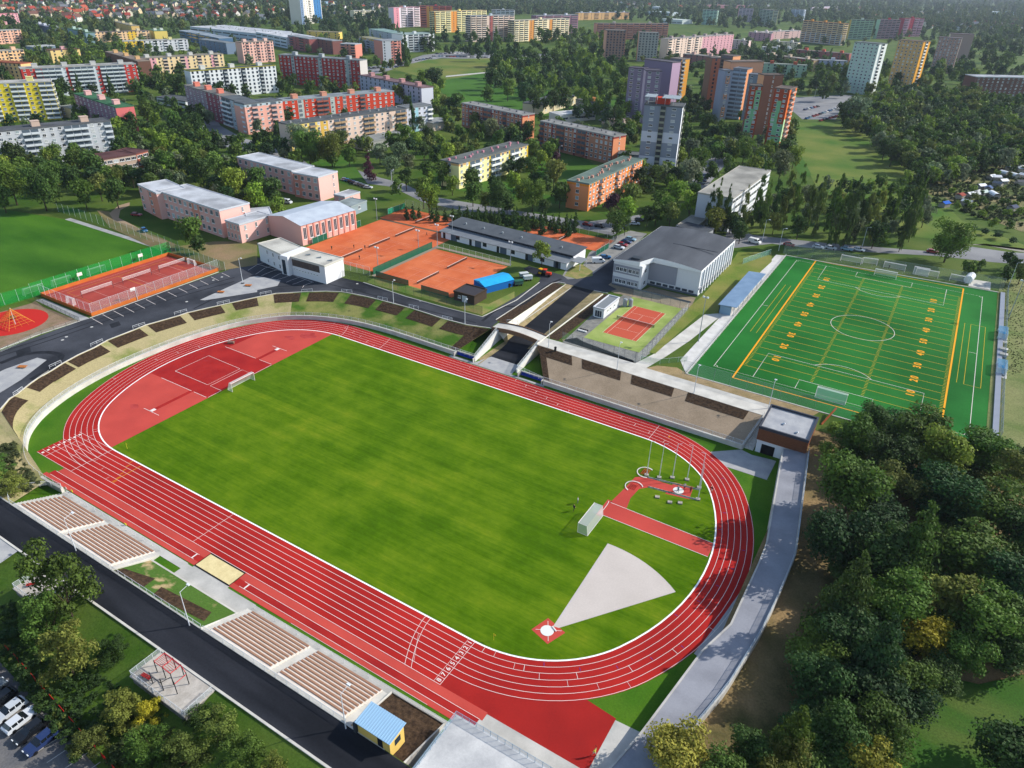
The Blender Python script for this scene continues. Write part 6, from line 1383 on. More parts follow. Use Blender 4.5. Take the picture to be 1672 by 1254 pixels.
# low industrial halls at the far right and top
for i, (s_, w_, c_, l) in enumerate((('d 760,72 820,80', 40, 'c4ccd4', 'pale industrial hall at the top right beside the wood'), ('d 940,70 1090,78', 50, 'c9d0d4', 'white industrial hall at the top right'), ('d 1165,92 1360,108', 60, '8a8c98', 'grey long industrial hall at the top right'), ('d 1400,70 1450,76', 30, 'd0d8e0', 'small white hall near the top right corner'), ('d 1480,72 1592,78', 40, 'b4ccdc', 'pale blue hall near the top right corner'),
                               ('c 850,72 995,82', 50, 'b8c4c8', 'pale shed roof left of the mint tower'), ('c 940,120 1075,130', 40, 'c0c8c4', 'pale low shed behind the brown towers'), ('d 290,50 490,38', 16, 'b0a4b0', 'long pale elevated roof at the top right'), ('b 440,15 520,12', 50, '8aa4b8', 'blue grey hall roof right of the hotel tower'), ('c 880,40 920,45', 20, 'd0d4d8', 'tiny white hall at the top middle'), ('d 1260,118 1425,125', 40, '946a64', 'red roofed low hall at the top right'))):
    Bk(l, s_, w_, 1, c_, 'WWWW', roof=c_, fh=7, cat='industrial hall', name='industrial_hall')

# ------------------------------------------------------------------ small houses on the far slopes
rnd = random.Random(11)
HW_ = ['d4cfc6', 'dcd2ba', 'c9b49c', 'd8c49a', 'bfc4c8', 'c9a49a', 'd9d8d4', 'b8a890', 'cfc08c']
HR_ = [('red', '8f3c30'), ('brown', '6a4a40'), ('dark grey', '4e5054'), ('grey', '7a7c80'), ('rust', 'a0503a')]
HN = {'d4cfc6': 'white', 'dcd2ba': 'cream', 'c9b49c': 'beige', 'd8c49a': 'yellow', 'bfc4c8': 'pale grey', 'c9a49a': 'pink', 'd9d8d4': 'white', 'b8a890': 'tan', 'cfc08c': 'pale yellow'}
def house_meshes(wl_, rc_, w_, d, h, rh_):
    a = MB(); a.box(-w_/2, -d/2, -1, w_/2, d/2, h); a.add([(-w_/2, -d/2, h), (-w_/2, d/2, h), (-w_/2, 0, h+rh_), (w_/2, -d/2, h), (w_/2, d/2, h), (w_/2, 0, h+rh_)], [(0, 2, 1), (3, 4, 5)])
    b = MB(); b.add([(-w_/2-.5, -d/2-.5, h-.2), (w_/2+.5, -d/2-.5, h-.2), (w_/2+.5, 0, h+rh_+.2), (-w_/2-.5, 0, h+rh_+.2), (w_/2+.5, d/2+.5, h-.2), (-w_/2-.5, d/2+.5, h-.2)], [(0, 1, 2, 3), (3, 2, 4, 5)])
    b.box(w_*.2, .5, h+rh_*.3, w_*.2+.7, 1.2, h+rh_+.9)
    c = MB()
    for i in range(3):
        x = -w_/2+w_*(i+.5)/3
        for z_ in (1, 3.8): c.box(x-.6, -d/2-.04, z_, x+.6, -d/2, z_+1.3)
        c.box(x*.7-.5, d/2, 1, x*.7+.5, d/2+.04, 2.3)
    c.box(-w_/2-.04, -.6, 3.6, -w_/2, .6, 4.9); c.box(w_/2, -.6, 3.6, w_/2+.04, .6, 4.9)
    return mesh_of(a, 'wall', mat(wl_)), mesh_of(b, 'roof', mat(rc_)), mesh_of(c, 'windows', GLS[0])
HM = {}; HL = []
def small_house(P, lab, group, sc=1):
    wl_ = rnd.choice(HW_); rn, rc_ = rnd.choice(HR_); k = (wl_, rc_)
    if k not in HM: HM[k] = house_meshes(wl_, rc_, 12, 9, 5.6, 3.6)
    t = thing('detached_house', f'{HN[wl_]} house, {rn} roof, {lab}', 'house', P, rnd.uniform(0, 6.28), group); t.scale = (sc, sc, sc*rnd.uniform(.85, 1.2))
    HL.append((t, t['label'], topx(P)[0], topx(P)[1])); inst('wall', HM[k][0], t, (0, 0, 0)); inst('roof', HM[k][1], t, (0, 0, 0)); o = inst('windows', HM[k][2], t, (0, 0, 0)); o['kind'] = 'stuff'
    BFOOT.append((P-Vector((7, 6, 0)), Vector((1, 0, 0)), Vector((0, 1, 0)), 14, 12))
def inpoly(x, y, P):
    c = False; j = len(P)-1
    for i in range(len(P)):
        if (P[i][1] > y) != (P[j][1] > y) and x < (P[j][0]-P[i][0])*(y-P[i][1])/(P[j][1]-P[i][1])+P[i][0]: c = not c
        j = i
    return c
HZ = [('p 0,2 130,0 260,2 430,2 430,32 300,34 240,30 120,38 60,30 0,20', 190, 'on the upper left slope'), ('p 430,4 560,8 660,10 720,14 640,24 600,30 430,26', 46, 'behind the hotel tower'), ('p 700,4 1000,6 1200,8 1180,16 900,12', 30, 'at the top middle horizon'),
      ('p 1320,20 1672,40 1672,58 1560,54 1500,44 1380,24', 44, 'on the upper right plain'), ('p 1130,8 1400,12 1672,18 1672,30 1400,24', 34, 'at the top right horizon')]
used = []
for s_, n, l in HZ:
    P = PX(s_); xs = [p[0] for p in P]; ys = [p[1] for p in P]; k = tries = 0
    while k < n and tries < 6000:
        tries += 1; x, y = rnd.uniform(min(xs), max(xs)), rnd.uniform(min(ys), max(ys))
        if not inpoly(x, y, P) or any(abs(x-a)+2*abs(y-b) < 6.5 for a, b in used): continue
        used.append((x, y)); small_house(at(x, y, UP), l, 'small houses '+l, 1.15); k += 1

ordinals(HL)
# ------------------------------------------------------------------ cars
def car_meshes(col, van=False):
    L_, W_2 = (5.0, .95) if van else (4.4, .88)
    if van: prof = [(-2.5, .35), (-2.5, 1.9), (-2.3, 2.05), (1.2, 2.05), (1.75, 1.25), (2.4, 1.05), (2.5, .7), (2.5, .35)]
    else: prof = [(-2.2, .35), (-2.22, .85), (-2.05, .98), (-1.0, .98), (.95, .98), (1.95, .88), (2.2, .7), (2.2, .35)]
    a = MB(); n = len(prof)
    ins = [1 if z_ < 1.2 else .93 for _, z_ in prof]
    a.add([(x, -W_2*k, z_) for (x, z_), k in zip(prof, ins)]+[(x, W_2*k, z_) for (x, z_), k in zip(prof, ins)], [(i, (i+1) % n, n+(i+1) % n, n+i) for i in range(n)]+[tuple(range(n-1, -1, -1)), tuple(range(n, 2*n))])
    g = MB()
    if not van:
        b0 = [(-1.95, -.8, .98), (.95, -.8, .98), (.95, .8, .98), (-1.95, .8, .98)]; b1 = [(-1.5, -.63, 1.42), (.15, -.63, 1.42), (.15, .63, 1.42), (-1.5, .63, 1.42)]
        g.add(b0+b1, [(0, 1, 5, 4), (1, 2, 6, 5), (2, 3, 7, 6), (3, 0, 4, 7)]); a.box(-1.52, -.65, 1.4, .17, .65, 1.46)
        for x in (-1.4, -.55, .3): a.add([(x-.05, -.81, .98), (x+.05, -.81, .98), (x+.02, -.65, 1.43), (x-.05, -.65, 1.43)], [(0, 1, 2, 3)]); a.add([(x-.05, .81, .98), (x+.05, .81, .98), (x+.02, .65, 1.43), (x-.05, .65, 1.43)], [(3, 2, 1, 0)])
    else:
        g.add([(1.22, -.82, 1.98), (1.22, .82, 1.98), (1.8, .84, 1.28), (1.8, -.84, 1.28)], [(0, 3, 2, 1)]); g.box(.1, -.9, 1.3, 1.25, .9, 1.85)
    w_ = MB(); sx = 1.35 if not van else 1.6
    for x in (-sx, sx):
        for y in (-W_2+.08, W_2-.08): w_.tube((x, y-.1, .32), (x, y+.1, .32), .32, n=10)
    hl = MB(); hl.box(2.12 if not van else 2.42, -.75, .62, 2.24 if not van else 2.53, -.4, .8); hl.box(2.12 if not van else 2.42, .4, .62, 2.24 if not van else 2.53, .75, .8)
    return [('body', mesh_of(a, 'body', mat(col, rough=.3, spec=.6))), ('windows', mesh_of(g, 'windows', glassm('14181c'))), ('wheels', mesh_of(w_, 'wheels', mat('18181a'))), ('headlights', mesh_of(hl, 'headlights', mat('d8dcde', rough=.3)))]
CN = {'c4c8cc': 'silver', 'e0e0de': 'white', '16181c': 'black', '8c1f24': 'red', '24345c': 'dark blue', '5c6468': 'grey', '7fa0b0': 'pale blue', '1f5c8c': 'blue', 'b8bcc0': 'light grey'}
CMS = {}
def car(P, rz, col, lab, group=None, van=False):
    k = (col, van)
    if k not in CMS: CMS[k] = car_meshes(col, van)
    t = thing('van' if van else 'parked_car', lab, 'van' if van else 'car', P, rz, group)
    bo_ = None
    for nm, me in CMS[k]:
        o_ = inst(nm, me, bo_ if nm in ('windows', 'headlights') else t, (0, 0, 0)); bo_ = bo_ or o_
    return t
row = [('24345c', 36.2, -83.3), ('c4c8cc', 33.6, -82.5), ('16181c', 40.2, -83.3), ('8c1f24', 39.6, -88.6), ('c4c8cc', 44.8, -83.4), ('16181c', 47.8, -83.3), ('b8bcc0', 50.9, -83.4), ('c4c8cc', 53.9, -83.6), ('16181c', 57.0, -83.8), ('5c6468', 60.2, -83.9)]
row = [(c, 33.4+2.92*i, -83.2-.1*i) for i, c in enumerate(['b8bcc0', '24345c', '16181c', '5c6468', '16181c', 'b8bcc0', 'c4c8cc', '16181c', '24345c'])]
for i, (c, x, y) in enumerate(row): car((x, y, .04), R(-88 if i % 3 else 92), c, f'{CN[c]} car in the bottom left car park, {ORD[i]} from the top of its row', 'cars parked below the slope')
car((37.6, -88.2, .04), R(92), '8c1f24', 'red car in the second row of the bottom left car park, at the frame edge')
car((32.5, -89, .04), R(92), 'e0e0de', 'white car behind the red one in the bottom left car park')
for i, (s_, c, rz, l, v) in enumerate((('g 535,505', 'e0e0de', 40, 'white delivery van with open rear by the porch of the tennis hall', True), ('g 580,478', '1f5c8c', 30, 'blue car behind the white delivery van', False), ('g 668,415', 'c4c8cc', 0, 'silver car nearest the sports hall in the short parking row', False), ('g 690,398', '8c1f24', 0, 'dark red car in the short parking row by the sports hall', False), ('g 715,380', '24345c', 0, 'dark blue car in the short parking row by the sports hall', False), ('g 742,362', '7fa0b0', 0, 'pale blue car at the far end of the short parking row', False),
    ('g 768,262', 'c4c8cc', 30, 'silver car in the lane by the dark red tree', False), ('g 800,238', '5c6468', 30, 'grey car in the lane beyond the silver one', False), ('g 468,268', '8c1f24', 0, 'red car behind the wire fence of the far clay court', False), ('g 545,278', '16181c', 0, 'black car behind the wire fence of the far clay court', False), ('g 1535,380', 'e0e0de', -10, 'white van on the town road behind the sports hall', True),
    ('h 142,398', '8c1f24', -5, 'red car on the town road behind the artificial pitch', False), ('h 328,412', 'c4c8cc', -5, 'silver car on the town road, left of the row of four', False), ('h 408,418', 'b8bcc0', -5, 'light grey car on the town road, second of the row of four', False), ('h 510,425', '7fa0b0', -5, 'pale blue car on the town road, third of the row of four', False), ('h 588,430', 'c4c8cc', -5, 'silver car on the town road, last of the row of four', False), ('h 1058,442', '8c1f24', 5, 'red car half hidden by the lone tree on the town road', False),
    ('e 875,205', '8c1f24', 20, 'dark red car in the school yard', False), ('e 925,305', '1f5c8c', -20, 'blue car on the dirt track of the school yard', False), ('c 292,1212', 'c4c8cc', 20, 'silver car on the lawn path by the orange block', False), ('f 190,125', 'b8bcc0', 10, 'light grey van between the two pink school wings', True), ('a 1355,858', '8c1f24', 20, 'dark red car in the street by the salmon block', False),
    ('c 610,712', 'e0e0de', 0, 'white van by the civic hall yard', True), ('c 560,775', 'e0e0de', 0, 'white car in the civic hall yard', False))):
    P = W(s_, UP+.03)[0]; car(P, R(rz), c, l, van=v)
rc = random.Random(5); CC = list(CN)
def carpark(s0, s1, n, rz, lab, group):
    a, b = W(s0, UP+.03)[0], W(s1, UP+.03)[0]
    for i in range(n):
        P = a.lerp(b, i/(max(1, n-1))); c = rc.choice(CC); car(P, R(rz+rc.uniform(-3, 3)), c, f'{CN[c]} car, {ORD[i] if i < 20 else "last"} from left, {lab}', group)
carpark('d 245,705', 'd 325,685', 5, 75, 'back row by the hill meadow', 'cars by the hill meadow')
carpark('d 255,762', 'd 440,700', 10, 75, 'middle row by the hill meadow', 'cars by the hill meadow')
carpark('d 345,775', 'd 445,748', 6, 75, 'front row by the hill meadow', 'cars by the hill meadow')
carpark('b 900,408', 'b 1130,372', 11, 60, 'row below the white modern block', 'cars below the white modern block')
carpark('b 1130,362', 'b 1480,370', 17, 80, 'front row above the wide lawn', 'cars at the edge of the wide lawn')
carpark('b 1150,345', 'b 1400,345', 10, 80, 'second row above the wide lawn', 'cars at the edge of the wide lawn')
carpark('b 690,440', 'b 890,432', 8, 60, 'row below the salmon brick block', 'cars below the salmon brick block')
carpark('a 1320,900', 'a 1430,945', 5, 20, 'street by the salmon corner block', 'cars in the street by the salmon block')
carpark('b 565,1155', 'b 710,1205', 8, 15, 'street behind the pink school', 'cars in the street behind the pink school')
carpark('c 1190,1180', 'c 1225,1130', 4, 30, 'lane below the grey tower', 'cars below the grey tower')
# tractor and machines near the blue shelter
def machine(lab, s_, col, rz, cat='machine', name='tractor', z=UP):
    P = W(s_, z)[0]; t = thing(name, lab, cat, P, R(rz))
    g = MB(); g.box(-.3, -.5, .7, 1.7, .5, 1.5); g.box(-1.4, -.7, .7, -.3, .7, 1.3); g.build('body', mat(col, rough=.5), t)
    g = MB(); g.box(-1.3, -.7, 1.3, -.1, .7, 2.3); g.build('cab', glassm(), t); g = MB(); g.box(-1.4, -.8, 2.3, 0, .8, 2.45); g.build('cab_roof', mat(col, rough=.5), t)
    for x, r_ in ((-.9, .75), (1.2, .5)):
        for y in (-.85, .85): g = MB(); g.tube((x, y-.15, r_), (x, y+.15, r_), r_, n=12); g.build('wheel', mat('18181a'), t)
machine('small magenta and black tractor beside the blue shelter', 'f 1618,655', 'b02468', 60); machine('yellow and red road roller by the tree of the tennis hall', 'g 205,590', 'c83c28', 10, name='road_roller'); machine('yellow compact loader left of the road roller', 'g 178,582', 'cf9c24', 80, name='compact_loader')
for i, (s_, c, l) in enumerate((('g 25,650', '4a6a5c', 'green work trailer at the end of the blue shelter'), ('g 85,618', 'c4c8c4', 'pale canvas topped trailer beside the road'), ('g 60,600', '7f8c88', 'grey skip behind the canvas topped trailer'))):
    P = W(s_, UP)[0]; t = thing('trailer', l, 'trailer', P, R(50)); g = MB(); g.box(-1.5, -.8, .6, 1.5, .8, 1.7); g.build('body', mat(c), t); g = MB(); g.box(-1.6, -.9, 1.7, 1.6, .9, 1.85); g.build('cover', mat('b8bcba' if i else '2f5a48'), t)
    for x in (-.8, .8):
        for y in (-.8, .8): g = MB(); g.tube((x, y-.1, .35), (x, y+.1, .35), .35, n=10); g.build('wheel', mat('18181a'), t)
P = W('g 415,940', UP)[0]
for k in range(2):
    g = MB(); n_ = 14
    for q in range(4): g.tube((q*.7, k*.9, .1), (q*.7, k*.9, .38), .42, n=12)
    tag(g.build('tyre_row', mat('232325' if k else 'c9c9c6'), loc=P), ('black' if k else 'white')+' row of tyres lying beside the hut of the single court', 'tyres')
g = MB(); g.cbox((0, 0, .6), (.5, .5, 1.1)); g.cbox((0, 0, 1.2), (.6, .6, .12)); tag(g.build('litter_bin', mat('222426'), loc=(62.4, 57.9, UP)), 'black litter bin at the bridge end of the promenade path', 'litter bin')
# red banner fence above the bottom left car park
t = thing('banner_fence', 'dark green fence with red banner panels above the bottom left car park', 'fence', (30, -77.9, .2))
FP_ = [(30, -77.9), (38.7, -78.3), (46.8, -79.0), (53.4, -79.6), (62.2, -80.4), (72, -81.2)]
for i in range(14):
    q = resample([(x, y, 0) for x, y in FP_], 29); a, b = q[2*i]-Vector((30, -77.9, 0)), q[2*i+1]-Vector((30, -77.9, 0))
    g = MB(); g.wall([a, b], .15, 1.35, .06); g.build('banner_panel', mat('b3261f'), t)
    g = MB(); c = q[2*i+2]-Vector((30, -77.9, 0)); g.wall([b, c], .1, 1.1, .04); g.build('mesh_panel', mat('1f4a34', alpha=.6), t)
# allotment huts and greenhouses
gh = [('1140,262', 'e8eaea'), ('1200,268', 'c9ccd0'), ('1300,212', 'e8eaea'), ('1365,150', 'e8eaea'), ('1430,242', 'e8eaea'), ('1490,135', 'dfe2e4'), ('1285,318', 'e8eaea'), ('1005,382', 'e4e6e6'), ('1100,410', '4a5c80'), ('1170,490', 'e8eaea'), ('1035,465', 'b8c4bc'), ('920,490', 'c8c8c4'), ('540,610', '2a5cb0'), ('825,590', 'c8ccd0'), ('740,505', '8c4438'), ('1220,352', '505a68'), ('1510,330', '5a5c60'), ('1555,245', 'cfd2d4'), ('960,465', 'b0b0ac'), ('1410,660', '4a5064'), ('860,490', 'd0d0cc'), ('1520,160', 'b8bcc0')]
SHL = []
for i, (s_, c) in enumerate(gh):
    a, b = map(float, s_.split(',')); pt_ = ('left', 'middle', 'right')[int(a > 1000)+int(a > 1300)]; P = at(1472+a*200/1568, 260+b*160/1254, UP)
    t = thing('garden_shed', f'{"white" if c[0] in "ed" else "grey" if c[0] in "cb58" else "blue" if c[0] in "42" else "red"} roofed allotment hut, {pt_} part of the gardens', 'garden hut', P, rc.uniform(0, 3), 'huts in the allotment gardens')
    SHL.append((t, t['label'], a, b)); w_ = 2.2 if i != 9 else 3.4
    g = MB(); g.box(-w_, -1.6, 0, w_, 1.6, 2.1); g.build('wall', mat('9a9488'), t); g = MB()
    if i in (9, 4, 2): [g.add([(-w_, 1.7*math.cos(a0), 1.6+1.3*math.sin(a0)), (w_, 1.7*math.cos(a0), 1.6+1.3*math.sin(a0)), (w_, 1.7*math.cos(a1_), 1.6+1.3*math.sin(a1_)), (-w_, 1.7*math.cos(a1_), 1.6+1.3*math.sin(a1_))], [(0, 1, 2, 3)]) for a0, a1_ in [(math.pi*k/8, math.pi*(k+1)/8) for k in range(8)]]
    else: g.add([(-w_-.2, -1.9, 2.0), (w_+.2, -1.9, 2.0), (w_+.2, 0, 2.9), (-w_-.2, 0, 2.9), (w_+.2, 1.9, 2.0), (-w_-.2, 1.9, 2.0)], [(0, 1, 2, 3), (3, 2, 4, 5)])
    g.build('roof', mat(c), t)

ordinals(SHL)
# ------------------------------------------------------------------ people
def person(lab, x, y, rz, shirt, trousers, z=.03, pose='stand', hair='2a1e16', skin='b98a6c', bare=False):
    t = thing('person', lab, 'person', (x, y, z), rz)
    st = {'stand': ((-.1, .02), (.1, -.02), (-.32, .0, .85), (.32, 0, .85)), 'walk': ((-.12, .35), (.12, -.35), (-.3, -.25, .95), (.3, .28, .98)), 'reach': ((-.25, .25), (.2, -.2), (-.35, .3, 1.0), (.15, .2, 2.15)), 'bend': ((-.2, .1), (.2, -.1), (-.2, .55, .55), (.2, .6, .5))}[pose]
    by = .35 if pose == 'bend' else 0
    V = [(0, 0, .95), (0, .04+by*.4, 1.2), (0, .02+by, 1.42 if not by else 1.25), (0, .02+by*1.2, 1.52 if not by else 1.32), (0, .05+by*1.4, 1.66 if not by else 1.4), (0, .05+by*1.45, 1.76 if not by else 1.45),
         (-.19, .02+by, 1.42 if not by else 1.24), (.19, .02+by, 1.42 if not by else 1.24), (-.27, .03+by, 1.15 if not by else .95), (.27, .03+by, 1.15 if pose != 'reach' else 1.7), st[2], st[3],
         (-.1, 0, .88), (.1, 0, .88), (-.1, st[0][1]*.6+.05, .48), (.1, st[1][1]*.6+.05, .48), (st[0][0], st[0][1], .08), (st[1][0], st[1][1], .08), (st[0][0], st[0][1]+.16, .04), (st[1][0], st[1][1]+.16, .04)]
    E_ = [(0, 1), (1, 2), (2, 3), (3, 4), (4, 5), (2, 6), (2, 7), (6, 8), (7, 9), (8, 10), (9, 11), (0, 12), (0, 13), (12, 14), (13, 15), (14, 16), (15, 17), (16, 18), (17, 19)]
    rad = [.15, .14, .16, .06, .1, .08, .075, .075, .05, .05, .035, .035, .11, .11, .065, .065, .045, .045, .035, .035]
    me = bpy.data.meshes.new('body'); me.from_pydata(V, E_, []); o = bpy.data.objects.new('body', me)
    tmp = bpy.data.objects.new('tmp', me); COL.objects.link(tmp); sk = tmp.modifiers.new('s', 'SKIN'); me.skin_vertices[0].data[0].use_root = True
    for i, r_ in enumerate(rad): me.skin_vertices[0].data[i].radius = (r_, r_)
    tmp.modifiers.new('u', 'SUBSURF').levels = 1
    dg = bpy.context.evaluated_depsgraph_get(); bm_ = bpy.data.meshes.new_from_object(tmp.evaluated_get(dg)); bpy.data.objects.remove(tmp); bpy.data.objects.remove(o)
    for c in (skin, shirt, trousers, '2a2a2c', hair): bm_.materials.append(mat(c))
    for p in bm_.polygons:
        z_ = p.center.z; p.material_index = 4 if z_ > (1.74 if not by else 1.45) else 0 if z_ > (1.5 if not by else 1.33) else 1 if (z_ > .92 and (abs(p.center.x) < .28 or z_ > 1.2)) else 3 if z_ < .09 else 2 if (z_ > (.55 if bare else .1) and abs(p.center.x) < .24) else 0
    inst('body', bm_, t, (0, 0, 0))
    hm_ = MB()
    for s_, h_ in ((-1, V[10]), (1, V[11])):
        for k in range(4): hm_.tube((h_[0]+.012*(k-1.5), h_[1], h_[2]-.02), (h_[0]+.016*(k-1.5), h_[1]+.02, h_[2]-.11+.008*abs(k-1.5)), .009, .007, n=5)
        hm_.tube((h_[0]-.02*s_, h_[1]+.01, h_[2]-.01), (h_[0]-.045*s_, h_[1]+.035, h_[2]-.06), .011, .008, n=5)
    hm_.build('fingers', mat(skin), t)
    return t
P = W('o 490,1180', 0)[0]; person('athlete in a yellow and white top with arms raised on the red run out area', P.x, P.y, 1.2, 'd9d060', 'd8d8d4', pose='reach', bare=True)
P = W('k 405,870', 0)[0]; person('person in a pale top standing on the grass near the right goal', P.x, P.y, 2, 'c9ccd0', '5a6478')
P = W('k 380,918', 0)[0]; person('person in dark clothes walking on the grass near the right goal', P.x, P.y, 3, '2c3238', '22262c', pose='walk')
P = W('k 1045,800', 0)[0]; person('person in a blue grey top bending in the hammer circle', P.x, P.y, .4, '5c7080', '30343c', z=.06, pose='bend')
P = W('k 1085,780', 0)[0]; person('person in a white top standing at the edge of the hammer circle', P.x, P.y, 4, 'd0d0cc', '3a3a40')
P = W('k 1125,800', 0)[0]; person('person in dark red standing behind the hammer circle', P.x, P.y, 4, '7a3c30', '2c2c30')
P = W('k 1262,800', 0)[0]; person('runner in a black top bending in the inner lane of the right bend', P.x, P.y, 1, '1f1f22', 'd4d0c8', pose='bend', bare=True)
P = W('h 780,545', UP)[0]; person('player in dark clothes standing at the far goal of the artificial pitch', P.x, P.y, 1, '23272c', '1c1e22', z=Z+.03)
for i, (s_, c) in enumerate((('f 655,485', '23272c'), ('f 478,425', '2c4030'), ('f 1085,335', '2c3038'), ('f 620,415', '3a3030'), ('f 690,420', '2a3440'))):
    P = W(s_, UP)[0]; person(['tennis player in black on the near right clay court by the clubhouse', 'tennis player in dark green on the clay court by the clubhouse', 'tennis player in dark grey by the tennis hall corner', 'person at the net between the clay courts, left one', 'person at the net between the clay courts, right one'][i], P.x, P.y, i, c, '26282c', z=Z+.04, pose=('walk', 'stand')[i % 2])
# ------------------------------------------------------------------ trees
def leaf_mat():
    m = bpy.data.materials.new('foliage'); m.use_nodes = True; t = m.node_tree; b = t.nodes['Principled BSDF']; L = t.links.new
    b.inputs['Roughness'].default_value = .75; b.inputs['Specular IOR Level'].default_value = .25
    oi = t.nodes.new('ShaderNodeObjectInfo'); tc = t.nodes.new('ShaderNodeTexCoord'); n = t.nodes.new('ShaderNodeTexNoise')
    n.inputs['Scale'].default_value = 2.2; n.inputs['Detail'].default_value = 5; n.inputs['Roughness'].default_value = .7; L(tc.outputs['Object'], n.inputs[0])
    mr = t.nodes.new('ShaderNodeMapRange'); mr.inputs[1].default_value = .3; mr.inputs[2].default_value = .7; mr.inputs[3].default_value = .5; mr.inputs[4].default_value = 1.6; L(n.outputs[0], mr.inputs[0])
    vm = t.nodes.new('ShaderNodeVectorMath'); vm.operation = 'SCALE'; L(oi.outputs['Color'], vm.inputs[0]); L(mr.outputs[0], vm.inputs['Scale']); L(vm.outputs[0], b.inputs['Base Color'])
    tr_ = t.nodes.new('ShaderNodeBsdfTranslucent'); L(vm.outputs[0], tr_.inputs[0]); mx = t.nodes.new('ShaderNodeMixShader'); mx.inputs[0].default_value = .3
    out = t.nodes['Material Output']; L(b.outputs[0], mx.inputs[1]); L(tr_.outputs[0], mx.inputs[2]); L(mx.outputs[0], out.inputs[0]); return m
LEAF = leaf_mat(); BARK = mat('4e4237', '3a3029', 4)
def crown(kind, seed, lobes, per, size):
    r = np.random.default_rng(seed); V = []; 
    C = []
    if kind == 'broad':
        for i in range(lobes):
            a = r.uniform(0, 2*np.pi); q = np.sqrt(r.uniform(0, 1))*.66; z_ = r.uniform(-.5, .75); k = np.sqrt(max(.05, 1-(z_*.9)**2)); C.append((q*k*np.cos(a), q*k*np.sin(a), z_, r.uniform(.26, .46)))
        C.append((0, 0, .1, .6))
    elif kind == 'loose':
        for i in range(lobes):
            a = r.uniform(0, 2*np.pi); q = r.uniform(.2, .85); z_ = r.uniform(-.8, .95); C.append((q*np.cos(a)*(1-.4*max(0, z_)), q*np.sin(a)*(1-.4*max(0, z_)), z_, r.uniform(.16, .32)))
    elif kind == 'poplar':
        for i in range(lobes):
            z_ = -1+2*(i+r.uniform(0, 1))/lobes; k = (1-abs(z_+.15)**2.2*.8); a = r.uniform(0, 2*np.pi); C.append((.4*k*np.cos(a), .4*k*np.sin(a), z_, .5*max(.35, k)))
    elif kind == 'conifer':
        for i in range(lobes):
            z_ = -1+2*(i+.5)/lobes; k = .95*(1-(z_+1)/2)+.07; a = i*2.4; C.append((.42*k*np.cos(a), .42*k*np.sin(a), z_, .55*k+.04))
    P = []; N = []
    wt = np.array([c[3]**2 for c in C]); wt = wt/wt.sum(); cnts = (wt*lobes*per).astype(int)+1
    for (cx, cy, cz, cr), m_ in zip(C, cnts):
        d = r.normal(size=(m_, 3)); d /= np.linalg.norm(d, axis=1)[:, None]; d[:, 2] = np.where(d[:, 2] < -.5, -d[:, 2], d[:, 2])
        rad = cr*(1-.35*r.uniform(0, 1, m_)**2)*(1+.18*r.normal(size=m_))
        sq = np.array([1, 1, .45 if kind in ('poplar',) else .5 if kind == 'conifer' else .85])
        p = np.array([cx, cy, cz])+d*rad[:, None]*sq; P.append(p); N.append(d+.55*r.normal(size=(m_, 3)))
    P = np.vstack(P); N = np.vstack(N); N /= np.linalg.norm(N, axis=1)[:, None]
    n = len(P); u = np.cross(N, r.normal(size=(n, 3))); u /= np.linalg.norm(u, axis=1)[:, None]; v = np.cross(N, u)
    s = size*r.uniform(.5, 1.3, n)[:, None]; s2 = s*r.uniform(.6, 1, n)[:, None]
    cor = np.stack([P-u*s-v*s2*.4, P+u*s*.2-v*s2, P+u*s+v*s2*.3, P-u*s*.1+v*s2], 1)
    return cor.reshape(-1, 3)
def quads_mesh(name, V, m):
    n = len(V)//4; me = bpy.data.meshes.new(name); me.vertices.add(len(V)); me.vertices.foreach_set('co', V.astype(np.float32).ravel())
    me.loops.add(len(V)); me.loops.foreach_set('vertex_index', np.arange(len(V), dtype=np.int32)); me.polygons.add(n); me.polygons.foreach_set('loop_start', np.arange(0, len(V), 4, dtype=np.int32))
    me.polygons.foreach_set('loop_total', np.full(n, 4, dtype=np.int32)); me.materials.append(m); me.update(calc_edges=True); return me
CR = {'near': {}, 'mid': {}, 'far': {}}
for kd in ('broad', 'loose', 'poplar', 'conifer'):
    nl = {'broad': 22, 'loose': 34, 'poplar': 16, 'conifer': 16}[kd]
    CR['near'][kd] = [quads_mesh('crown', crown(kd, 10+i, nl, 330 if kd != 'loose' else 150, .045 if kd != 'loose' else .042), LEAF) for i in range(3)]
    CR['mid'][kd] = [quads_mesh('crown', crown(kd, 20+i, nl*2//3, 90, .085), LEAF) for i in range(3)]
    CR['far'][kd] = [crown(kd, 30+i, 7, 22, .2) for i in range(4)]
def trunk_mesh(h0):
    g = MB(); g.tube((0, 0, -1.2), (0, 0, h0), .045, .03, n=8)
    for k in range(4): a = k*1.7; g.tube((0, 0, h0-.25), (.42*math.cos(a), .42*math.sin(a), h0+.45), .022, .008, n=5)
    return mesh_of(g, 'trunk', BARK)
TRK = trunk_mesh(-.35)
TONE = {'dark': ('dark green', (.042, .08, .015)), 'mid': ('mid green', (.072, .13, .018)), 'light': ('light green', (.15, .225, .024)), 'olive': ('olive green', (.12, .15, .028)),
        'yellow': ('yellowing', (.36, .30, .02)), 'gold': ('golden green', (.23, .21, .03)), 'blue': ('grey green', (.13, .17, .085)), 'purple': ('purple leaved', (.06, .022, .03)), 'brown': ('browning', (.18, .13, .03)), 'deep': ('deep green', (.03, .072, .018))}
REQ = []
